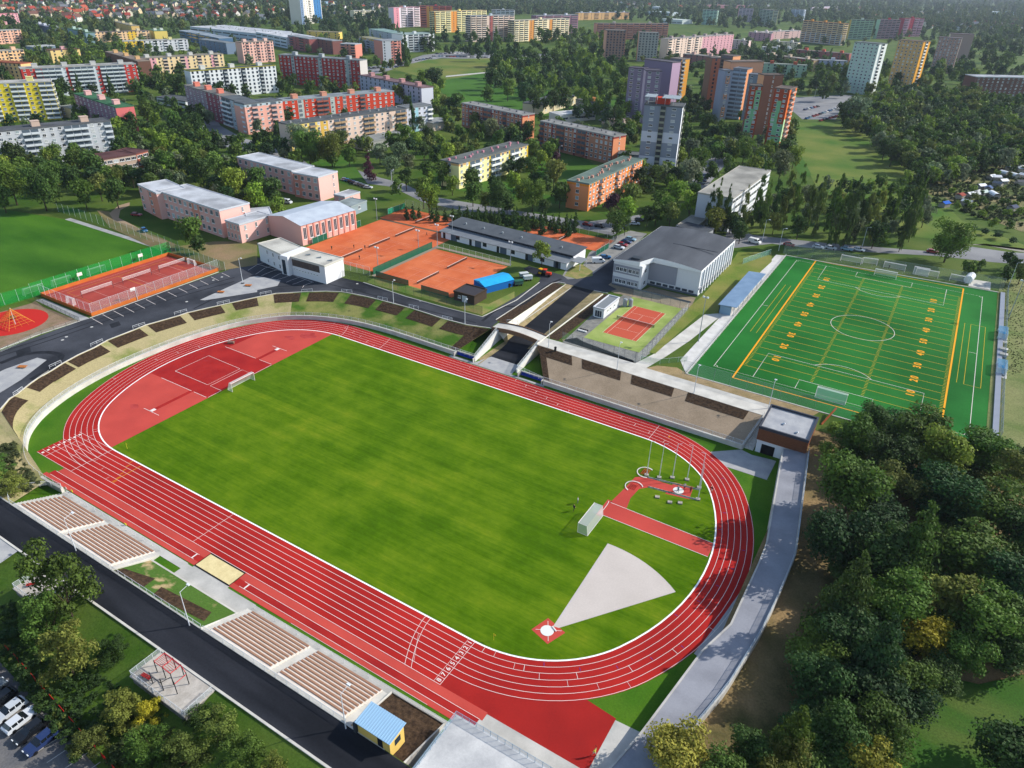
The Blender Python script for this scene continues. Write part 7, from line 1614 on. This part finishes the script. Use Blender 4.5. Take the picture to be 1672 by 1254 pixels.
def treq(x, y, w_, kind='broad', tone='mid', hf=1.15, place='', z0=UP, jit=True):
    """x, y: crown centre in the photo, w_: crown width in px"""
    zc = z0+6; 
    for _ in range(5):
        P = at(x, y, zc); D = (P-CAMV).length; wm = w_*D/FP*.97; H = wm*hf; zc = z0+max(H*.54, 1.0)
    for _ in range(14):
        if all(not (-1.5 < (P-a).dot(ux) < bw+1.5 and -1.5 < (P-a).dot(uy) < bd+1.5) for a, ux, uy, bw, bd in BFOOT): break
        d_ = (CAMV-P); d_.z = 0; P = P+d_.normalized()*3
    REQ.append(dict(P=P, w=wm, H=H, kind=kind, tone=tone, place=place, z0=z0, px=(x, y), size=w_))
def free(x, y, z0, w_):
    P = at(x, y, z0+4)
    for a, ux, uy, bw, bd in BFOOT:
        d = P-a; u, v = d.dot(ux), d.dot(uy); mrg = 2.0
        if -mrg < u < bw+mrg and -mrg < v < bd+mrg: return False
    return True
rt = random.Random(3)
def grove(s_, n, w0, w1, place, tones='mid mid dark light olive', kinds='broad', z0=UP, hf=1.15, sep=.55):
    P = PX(s_); xs = [p[0] for p in P]; ys = [p[1] for p in P]; got = []; k = tr_ = 0; tones = tones.split(); kinds = kinds.split()
    y_min, y_max = min(ys), max(ys)
    while k < n and tr_ < n*60:
        tr_ += 1; x, y = rt.uniform(min(xs), max(xs)), rt.uniform(y_min, y_max)
        if not inpoly(x, y, P): continue
        f = (y-y_min)/(y_max-y_min+1e-6); w_ = (w0+(w1-w0)*f)*rt.uniform(.75, 1.25)
        if any(abs(x-a)+1.5*abs(y-b) < (w_+c)*sep for a, b, c in got) or not free(x, y, z0, w_): continue
        got.append((x, y, w_)); kd = rt.choice(kinds); treq(x, y, w_ if kd != 'poplar' else w_*.6, kd, rt.choice(tones), hf if kd not in ('poplar', 'conifer') else (3 if kd == 'poplar' else 1.9), place, z0); k += 1
def rowt(s_, w_, place, tones='mid', kinds='broad', z0=UP, hf=1.15):
    tones = tones.split(); kinds = kinds.split()
    for i, (x, y) in enumerate(PX(s_)): treq(x, y, w_*rt.uniform(.9, 1.1), kinds[i % len(kinds)], tones[i % len(tones)], hf, place, z0)
# the wood right of the promenade, placed one by one
for q in ((1430, 682, 62, 'dark'), (1398, 712, 76, 'mid'), (1500, 702, 98, 'mid'), (1452, 742, 84, 'dark'), (1545, 742, 92, 'light'), (1608, 735, 84, 'mid'), (1655, 770, 80, 'olive'), (1392, 792, 118, 'mid'), (1470, 800, 100, 'olive'), (1430, 840, 100, 'deep'), (1545, 808, 110, 'deep'),
          (1615, 830, 100, 'mid'), (1668, 860, 90, 'dark'), (1370, 878, 112, 'deep'), (1440, 905, 112, 'dark'), (1500, 880, 100, 'mid'), (1580, 900, 118, 'mid'), (1650, 940, 110, 'deep'), (1390, 965, 110, 'dark'), (1470, 985, 105, 'mid'), (1545, 975, 110, 'olive'), (1612, 1010, 110, 'mid'), (1665, 1030, 90, 'dark'),
          (1375, 1030, 105, 'deep'), (1440, 1060, 105, 'deep'), (1515, 1038, 84, 'yellow'), (1345, 1110, 105, 'deep'), (1420, 1130, 110, 'deep'), (1490, 1110, 90, 'mid'), (1580, 1068, 70, 'mid'), (1300, 1195, 86, 'mid'), (1370, 1195, 105, 'dark'), (1440, 1195, 96, 'mid'), (1285, 1250, 90, 'olive'), (1350, 1260, 90, 'mid'), (1412, 1245, 84, 'gold'), (1110, 1222, 104, 'gold'), (1230, 1225, 80, 'dark'), (1175, 1270, 90, 'mid'), (1672, 1230, 110, 'dark')):
    zf = 3.0 if q[1] < 800 else 2.0 if q[1] < 950 else 1.0
    treq(q[0], q[1]+q[2]*.05, q[2], ('conifer' if q[:2] in ((1390, 965), (1300, 1195), (1500, 880), (1440, 1060)) else 'broad' if q[3] != 'olive' else 'loose'), q[3], 1.5 if q[:2] in ((1390, 965), (1300, 1195), (1500, 880), (1440, 1060)) else .7+.3*((q[0]*7+q[1]) % 10)/10, 'in the wood beside the promenade', zf)
grove('p 1345,790 1460,680 1672,740 1672,1080 1540,1110 1500,1230 1290,1230 1310,1100 1345,960', 40, 60, 80, 'in the wood beside the promenade', 'mid dark deep dark', 'broad', 1.5, .65, .35)
grove('p 1335,735 1360,725 1372,745 1345,760', 2, 34, 34, 'at the corner of the wood beside the timber clad pavilion', 'light mid', 'broad')
treq(1362, 703, 32, 'broad', 'light', .8, 'at the fence corner beside the timber clad pavilion')
# slope below the near road
treq(98, 958, 98, 'loose', 'mid', 1.3, 'over the tree shaded platform', 1.5); treq(75, 1010, 70, 'loose', 'mid', 1.2, 'over the tree shaded platform', 1); treq(105, 1065, 78, 'loose', 'olive', 1.1, 'on the slope between the two platforms', .8)
for q in ((195, 1165, 70, 'olive'), (150, 1210, 54, 'olive'), (245, 1215, 70, 'mid'), (300, 1235, 70, 'olive'), (355, 1190, 70, 'olive'), (395, 1230, 70, 'mid'), (440, 1262, 62, 'olive'), (250, 1160, 50, 'yellow'), (330, 1170, 50, 'dark')):
    treq(*q[:3], 'loose', q[3], .7, 'on the slope below the workout platform', .3)
for q in ((180, 1060, 50, 'dark'), (10, 790, 46, 'olive'), (-10, 760, 50, 'mid'), (28, 900, 10, 'light')): treq(*q[:3], 'loose', q[3], .6, 'on the grass slope at the left edge', 1.5 if q[1] > 850 else 3)
grove('m 0,240 90,300 120,430 60,470 0,430', 8, 26, 30, 'in the shrubs above the car park', 'dark deep', 'broad', .5, .5)
grove('m 20,500 60,540 130,650 230,800 400,960 480,1150 440,1150 340,960 180,800 90,640', 16, 16, 20, 'in the hedge beside the car park', 'dark olive', 'loose', 0, .6, .5)
# school side, left
grove('p 0,265 60,250 130,262 180,285 205,305 190,318 110,318 60,322 0,335', 30, 38, 46, 'in the grove above the grass pitch', 'mid dark light mid olive')
treq(312, 380, 44, 'broad', 'mid', 1.1, 'alone in front of the pink school'); treq(322, 400, 30, 'broad', 'dark', .9, 'beside the lone tree of the pink school')
treq(58, 275, 26, 'conifer', 'dark', 1.8, 'in front of the white grey block'); treq(30, 240, 20, 'conifer', 'dark', 1.8, 'left of the white grey block')
grove('p 188,180 300,175 330,190 345,245 330,262 310,240 280,238 250,262 195,245', 34, 24, 32, 'in the park between the left blocks', 'dark mid mid dark light')
grove('p 225,262 330,262 400,290 455,300 455,345 390,330 350,310 300,285 250,290', 18, 34, 42, 'behind the front school wing', 'mid dark light mid')
rowt('p 120,250 160,262', 26, 'by the small school', 'mid dark')
rowt('p 290,262 350,268', 34, 'behind the front school wing', 'light light')
grove('p 220,118 300,118 302,150 220,148', 10, 20, 24, 'between the white striped and the red striped block', 'mid dark')
rowt('a 500,545 700,540', 16, 'in front of the red striped block', 'dark', 'conifer', hf=2)
grove('p 450,128 520,130 560,150 452,150', 7, 18, 22, 'in front of the dark red block', 'mid dark')
grove('p 540,160 650,160 650,172 560,178', 7, 12, 14, 'in front of the long red block', 'brown olive mid')
rowt('b 988,730', 11, 'by the pale end block', 'deep', 'poplar', hf=5)
rowt('b 270,900 470,950 330,940', 48, 'in front of the beige and yellow block', 'blue olive mid')
grove('b 0,860 80,860 80,960 0,960', 3, 24, 24, 'left of the beige and yellow block', 'dark')
grove('b 90,720 140,700 140,900 80,900', 4, 14, 16, 'at the gable of the beige and yellow block', 'deep', 'broad poplar')
treq(601, 268, 26, 'conifer', 'purple', 1.7, 'in the lawn beside the beige and yellow block')
grove('p 600,240 650,215 720,220 735,250 720,300 700,318 640,310 625,280', 22, 28, 34, 'in the park behind the clay courts', 'mid light dark mid light blue')
grove('p 735,215 800,205 850,200 870,215 840,228 760,232 725,222', 12, 22, 26, 'between the salmon and the yellow white block', 'mid dark blue')
rowt('p 770,300 815,322 870,318 700,325 905,285', 44, 'behind the row of clay courts', 'mid dark mid light olive')
grove('p 735,300 930,290 915,345 790,335', 12, 32, 38, 'behind the row of clay courts', 'mid dark light olive')
grove('f 950,180 1640,190 1646,235 1300,215 1000,175', 24, 13, 14, 'in the hedge behind the clay courts', 'dark deep', 'conifer', hf=1.6, sep=.4)
grove('g 0,190 400,225 400,290 100,260 0,235', 22, 13, 14, 'in the hedge behind the far clay court', 'dark deep', 'conifer', hf=1.6, sep=.4)
rowt('p 870,245 895,250', 30, 'in front of the salmon block', 'mid light')
grove('p 850,222 905,222 915,262 870,268', 7, 24, 28, 'in front of the salmon block', 'dark mid purple')
treq(1000, 338, 36, 'broad', 'purple', 1.2, 'between the orange block and the lane')
grove('p 985,318 1060,285 1140,290 1145,330 1110,355 1075,345 1030,372 1005,372', 24, 32, 36, 'between the orange block and the sports hall', 'mid dark light olive')
rowt('g 660,260 1000,200 910,180', 36, 'along the lane behind the sports hall', 'mid olive mid')
treq(886, 402, 38, 'broad', 'light', 1.15, 'alone in front of the tennis hall')
grove('p 1120,240 1200,240 1290,240 1310,270 1260,290 1180,275 1130,290 1118,270', 22, 30, 36, 'below the coloured towers', 'mid dark light blue')
grove('p 1110,170 1160,120 1155,190 1210,215 1215,245 1115,240', 20, 20, 26, 'between the grey tower and the coloured towers', 'mid dark deep')
grove('p 1020,195 1050,175 1040,230 1015,232', 6, 16, 20, 'between the purple and the grey tower', 'mid olive')
for i, (x, y, w_, h_) in enumerate(((1174, 312, 13, 4.4), (1190, 318, 12, 4.4), (1216, 332, 13, 4), (1234, 330, 10, 4), (1252, 338, 14, 4), (1268, 330, 14, 4), (1288, 322, 16, 4), (1306, 318, 14, 4), (1365, 345, 22, 3.4), (1392, 350, 22, 3.4), (1420, 345, 12, 3.6), (1448, 352, 12, 4), (1462, 352, 12, 4), (1488, 348, 20, 4), (1340, 340, 18, 3.4), (1325, 335, 16, 3.8), (1378, 350, 18, 3.6), (1406, 352, 16, 3.8), (1434, 352, 15, 4), (1500, 345, 16, 4), (1242, 322, 14, 4), (1160, 330, 13, 4))):
    treq(x, y-4+(16 if x < 1240 else 0), w_*1.25, 'poplar', ('mid', 'dark', 'olive', 'mid')[i % 4], h_*1.15, 'in the poplar line behind the artificial pitch')
grove('p 1310,300 1480,300 1520,345 1500,380 1420,385 1330,370 1240,368 1190,372 1150,358 1150,340 1240,345 1260,320', 40, 24, 34, 'behind the town road and the artificial pitch', 'dark mid deep olive blue')
grove('p 1395,300 1480,290 1520,330 1430,320', 8, 20, 22, 'on the edge of the hill meadow', 'light mid')
treq(1553, 394, 58, 'broad', 'mid', 1.0, 'alone beside the bend of the town road'); treq(1438, 395, 26, 'broad', 'mid', .9, 'by the wire fence of the town road')
rowt('p 1170,345 1195,360 1210,378', 36, 'right behind the sports hall', 'olive mid dark')
grove('h 1240,510 1400,520 1400,560 1250,560', 5, 18, 20, 'behind the white tank', 'mid dark')
grove('h 1540,480 1646,500 1646,600 1530,600', 5, 26, 28, 'at the right edge behind the rough ground', 'dark brown olive')
treq(1310, 478, 1, 'broad', 'mid', 1, 'x'); REQ.pop()
# the big wood on the right
grove('p 1375,175 1400,165 1455,150 1540,150 1590,160 1672,165 1672,262 1600,268 1560,285 1510,292 1480,262 1440,245 1420,215 1380,205', 380, 17, 29, 'in the big wood at the right', 'dark mid deep dark mid olive light blue', 'broad', UP, 1.1, .3)
treq(1398, 182, 40, 'broad', 'blue', 1, 'at the left tip of the big wood'); treq(1478, 250, 34, 'broad', 'light', 1, 'at the meadow edge of the big wood'); treq(1462, 187, 26, 'broad', 'light', 1, 'inside the big wood')
grove('p 1330,115 1380,110 1378,150 1330,160', 10, 16, 20, 'left of the pale green tower', 'dark mid')
grove('p 1440,110 1672,50 1672,120 1600,125 1590,160 1500,150 1455,150', 50, 12, 18, 'around the right row of towers', 'dark mid deep')
grove('p 1480,300 1560,280 1672,270 1672,375 1590,360 1520,330', 34, 10, 16, 'in the allotment gardens', 'dark mid olive light', 'broad', UP, .8)
rowt('p 1590,372 1610,378 1630,385 1655,394', 16, 'in the dark hedge below the allotments', 'deep', hf=.6)
# wood by the wide lawn
grove('p 800,95 850,85 900,88 960,92 1010,105 1025,140 1030,180 1010,195 965,182 900,172 850,160 800,140', 90, 22, 28, 'in the wood beside the wide lawn', 'deep dark mid mid light', 'broad', UP, 1.2, .42)
grove('p 930,45 990,60 990,95 930,88 900,70 860,75 880,55', 26, 14, 20, 'behind the wood of the wide lawn', 'mid dark light')
treq(708, 130, 34, 'broad', 'deep', 1, 'at the left end of the wide lawn'); treq(690, 128, 26, 'broad', 'light', 1, 'at the left end of the wide lawn'); treq(745, 165, 32, 'broad', 'mid', 1, 'below the wide lawn'); treq(796, 155, 26, 'broad', 'mid', 1, 'below the wide lawn')
grove('p 640,145 720,140 735,180 720,200 700,180 690,150', 12, 22, 26, 'behind the lavender block', 'mid olive dark light')
grove('p 640,58 720,50 800,60 850,55 840,92 780,88 700,85 650,95', 30, 14, 18, 'in front of the far row of slabs', 'dark deep mid', 'broad conifer')
grove('p 590,100 640,92 640,108 590,110', 5, 12, 13, 'in front of the grey glass office', 'mid')
grove('p 520,10 640,18 640,50 530,45', 26, 12, 16, 'right of the hotel tower', 'dark mid deep')
grove('p 300,10 485,12 480,45 420,40 300,38', 34, 11, 15, 'left of the hotel tower', 'dark mid olive')
grove('p 0,30 300,40 300,48 140,46 130,70 60,75 60,110 30,100 40,60 0,50', 40, 12, 16, 'among the upper left blocks', 'dark mid olive')
grove('p 60,78 250,70 240,95 180,100 60,105', 24, 13, 17, 'behind the red striped block', 'dark mid light')
grove('p 85,130 125,130 120,180 95,170', 6, 16, 18, 'right of the yellow block', 'dark mid', 'broad conifer')
grove('p 1000,10 1300,20 1672,70 1672,90 1540,60 1300,35 1130,40 1000,30', 60, 9, 12, 'among the far upper right blocks', 'dark mid deep')
grove('p 1100,70 1310,90 1330,110 1250,115 1180,60', 30, 11, 14, 'behind the coloured towers', 'mid dark deep')
grove('p 1220,85 1330,75 1380,95 1320,130 1240,110', 20, 13, 16, 'behind the mint terrace', 'mid dark')
CITY = PX('p 0,50 300,45 640,60 850,60 1100,70 1450,60 1672,70 1672,160 1500,160 1320,200 1310,260 1180,290 900,290 620,250 450,270 430,330 350,330 200,300 0,260')
KEEP = [PX(k) for k in ('p 640,112 700,97 860,100 830,150 1090,170 1085,185 850,190 730,165', 'p 1300,160 1380,160 1420,225 1470,265 1490,300 1320,300 1300,240', 'p 330,190 345,180 460,250 460,265 420,250', 'p 900,225 960,240 1010,290 920,300', 'p 690,92 880,86 880,100 690,100', 'p 560,112 650,104 620,122', 'p 870,160 1000,170 1000,200 880,190', 'p 470,270 600,290 640,310 600,310')]
k_ = 0
while k_ < 760:
    x, y = rt.uniform(0, 1672), rt.uniform(45, 330)
    if not inpoly(x, y, CITY) or any(inpoly(x, y+6, q) for q in KEEP) or not free(x, y, UP, 0): continue
    f = (y-45)/285; treq(x, y, (9+21*f)*rt.uniform(.65, 1.25), 'broad', rt.choice('dark mid mid deep olive light blue'.split()), 1.1, 'among the housing blocks'); k_ += 1
# far wooded belts: too many to count
BELT = []
def belt(s_, n, w_, tone=(.03, .06, .016), kinds=('broad', 'conifer')):
    P = PX(s_); xs = [p[0] for p in P]; ys = [p[1] for p in P]; k = tr_ = 0
    while k < n and tr_ < n*40:
        tr_ += 1; x, y = rt.uniform(min(xs), max(xs)), rt.uniform(min(ys), max(ys))
        if not inpoly(x, y, P) or not free(x, y, UP, 0): continue
        Q = at(x, y, UP+5); D = (Q-CAMV).length; BELT.append((Q.x, Q.y, max(4, w_*D/FP*rt.uniform(.6, 1.2)), rt.choice(kinds) if rt.random() < .3 else 'broad')); k += 1
belt('p 0,0 1672,0 1672,12 1200,6 600,3 0,2', 900, 6); belt('p -20,2 430,0 430,40 120,42 0,28', 430, 7)
belt('p 430,-2 1000,2 1200,6 1672,14 1672,60 1500,40 1200,22 960,16 640,14 430,20', 1600, 7.5); belt('p 640,4 960,8 1000,20 960,28 640,10', 400, 9)
belt('p 1000,14 1672,30 1672,80 1440,60 1200,45 990,30', 500, 9); belt('p -10,28 300,36 420,40 300,100 0,120', 200, 10)
belt('p 900,60 1200,60 1340,95 1460,110 1400,150 1310,120 1100,110', 260, 11); belt('p 430,20 660,20 640,90 480,60', 160, 11)
belt('p 0,-30 1672,-24 1672,2 0,2', 1400, 6)
# --- decide which trees are single objects: the 320 that show largest; the others are baked in one mass
SINGLE = [q for q in REQ]
SINGLE.sort(key=lambda q: -math.sqrt(q['w']*q['H'])/(q['P']-CAMV).length)
REST = SINGLE[330:]; SINGLE = SINGLE[:330]
names = {'broad': 'broadleaf_tree', 'loose': 'shrubby_tree', 'poplar': 'poplar_tree', 'conifer': 'conifer_tree'}
nice = {'broad': 'tree', 'loose': 'airy tree', 'poplar': 'poplar', 'conifer': 'conifer'}
def rgb(tone, r):
    c = TONE[tone][1]; k = r.uniform(.75, 1.35); return (c[0]*k*r.uniform(.88, 1.15), c[1]*k, c[2]*k*r.uniform(.85, 1.15), 1)
TL_ = []
for q in SINGLE:
    P, w_, H, z0 = q['P'], q['w'], q['H'], q['z0']; D = (P-CAMV).length
    lod = 'near' if q['size'] > 44 else 'mid'
    t = thing(names[q['kind']], 'x', 'tree', (P.x, P.y, P.z), rt.uniform(0, 6.28), 'trees '+q['place'])
    t.scale = (w_*.5, w_*.5, H*.5); TL_.append((t, f"{TONE[q['tone']][0]} {nice[q['kind']]} {q['place']}", *q['px']))
    c = inst('crown', rt.choice(CR[lod][q['kind']]), t, (0, 0, 0)); c.color = rgb(q['tone'], rt)
    me = TRK; inst('trunk', me, t, (0, 0, 0))
ordinals(TL_)
# baked masses by tone
def bake(items, name, tone, lab, group=None):
    r = np.random.default_rng(1); out = []
    for x, y, z_, w_, H, kd in items:
        V = CR['far'][kd][r.integers(4)]; a = r.uniform(0, 6.28); c_, s_ = np.cos(a), np.sin(a)
        X = (V[:, 0]*c_-V[:, 1]*s_)*w_*.5+x; Y = (V[:, 0]*s_+V[:, 1]*c_)*w_*.5+y; Zz = V[:, 2]*H*.5+z_
        out.append(np.stack([X, Y, Zz], 1))
    if not out: return
    me = quads_mesh(name, np.vstack(out), LEAF); o = bpy.data.objects.new(name, me); COL.objects.link(o); o.color = (*tone, 1); o['kind'] = 'stuff'; o['label'] = lab; o['category'] = 'trees'
# mid-size rest trees use the finer crowns where they show larger
by = {}
for q in REST: by.setdefault(q['tone'], []).append((q['P'].x, q['P'].y, q['P'].z, q['w'], q['H'], q['kind']))
TN = {'gold': 'golden green', 'dark': 'dark green', 'mid': 'mid green', 'light': 'light green', 'olive': 'olive', 'blue': 'grey green', 'deep': 'deep green', 'yellow': 'yellow', 'purple': 'purple', 'brown': 'brown'}
CRF = CR['far']; CR['far'] = {k: [crown(k, 40+i, 10, 34, .15) for i in range(4)] for k in CRF}
for tone, it in by.items(): bake(it, 'distant_trees', TONE[tone][1], f'{TN[tone]} smaller trees of the woods and streets between the buildings')
CR['far'] = CRF
for j, (tone, nm) in enumerate((((.045, .085, .03), 'dark'), ((.07, .12, .035), 'mid green'), ((.10, .135, .05), 'olive'))):
    bake([(x, y, UP+(.55 if kd == 'broad' else .8)*w_, w_, w_*(1.15 if kd == 'broad' else 2), kd) for i, (x, y, w_, kd) in enumerate(BELT) if i % 3 == j], 'distant_forest', tone, f'{nm} trees of the far woods below the horizon')
# low weeds and bushes on the wood floor, stuff
r = np.random.default_rng(4); N = 5200
def tufts(n, poly, z0, size, tone, name, lab, flat_=False):
    P = PX(poly); xs = [p[0] for p in P]; ys = [p[1] for p in P]; out = []; k = 0
    while k < n:
        x, y = rt.uniform(min(xs), max(xs)), rt.uniform(min(ys), max(ys))
        if not inpoly(x, y, P): continue
        Q = at(x, y, z0); out.append((Q.x, Q.y, z0+size*.2, size*rt.uniform(.5, 1.4), size*rt.uniform(.4, 1), 'broad')); k += 1
    bake(out, name, tone, lab)
tufts(420, 'p 0,930 60,950 200,1060 240,1130 130,1254 60,1160 0,1080', .9, 1.3, (.035, .07, .015), 'slope_shrubs', 'low green shrubs covering the slope below the near road')
tufts(380, 'p 230,1130 420,1180 560,1254 170,1254', .8, 1.5, (.05, .075, .02), 'slope_shrubs', 'olive scrub covering the slope below the workout platform')
tufts(700, 'h 1500,620 1646,620 1646,1200 1480,1254', UP, .45, (.09, .11, .035), 'rough_weeds', 'tufts of weeds on the rough ground right of the artificial pitch')
tufts(700, 'p 1480,300 1600,268 1672,262 1672,372 1590,355', UP, 2.2, (.045, .07, .02), 'garden_plants', 'green beds and bushes of the allotment gardens')
tufts(160, 'i 0,500 90,480 140,600 260,760 60,820 0,760', 2.6, 1.4, (.07, .085, .03), 'bank_weeds', 'pale weeds on the bank at the left edge')

# ------------------------------------------------------------------ far ground and air
hz = MB(); hz.box(-9500, -420, -30, 9500, 14500, 150)
HD = 0.00005
hm_ = bpy.data.materials.new('air'); hm_.use_nodes = True; t_ = hm_.node_tree; t_.nodes.clear(); pv = t_.nodes.new('ShaderNodeVolumePrincipled'); pv.inputs['Color'].default_value = (.72, .82, 1, 1); pv.inputs['Density'].default_value = HD; pv.inputs['Anisotropy'].default_value = .2
mo = t_.nodes.new('ShaderNodeOutputMaterial'); t_.links.new(pv.outputs[0], mo.inputs['Volume'])
h_ = hz.build('haze', hm_); h_['kind'] = 'stuff'
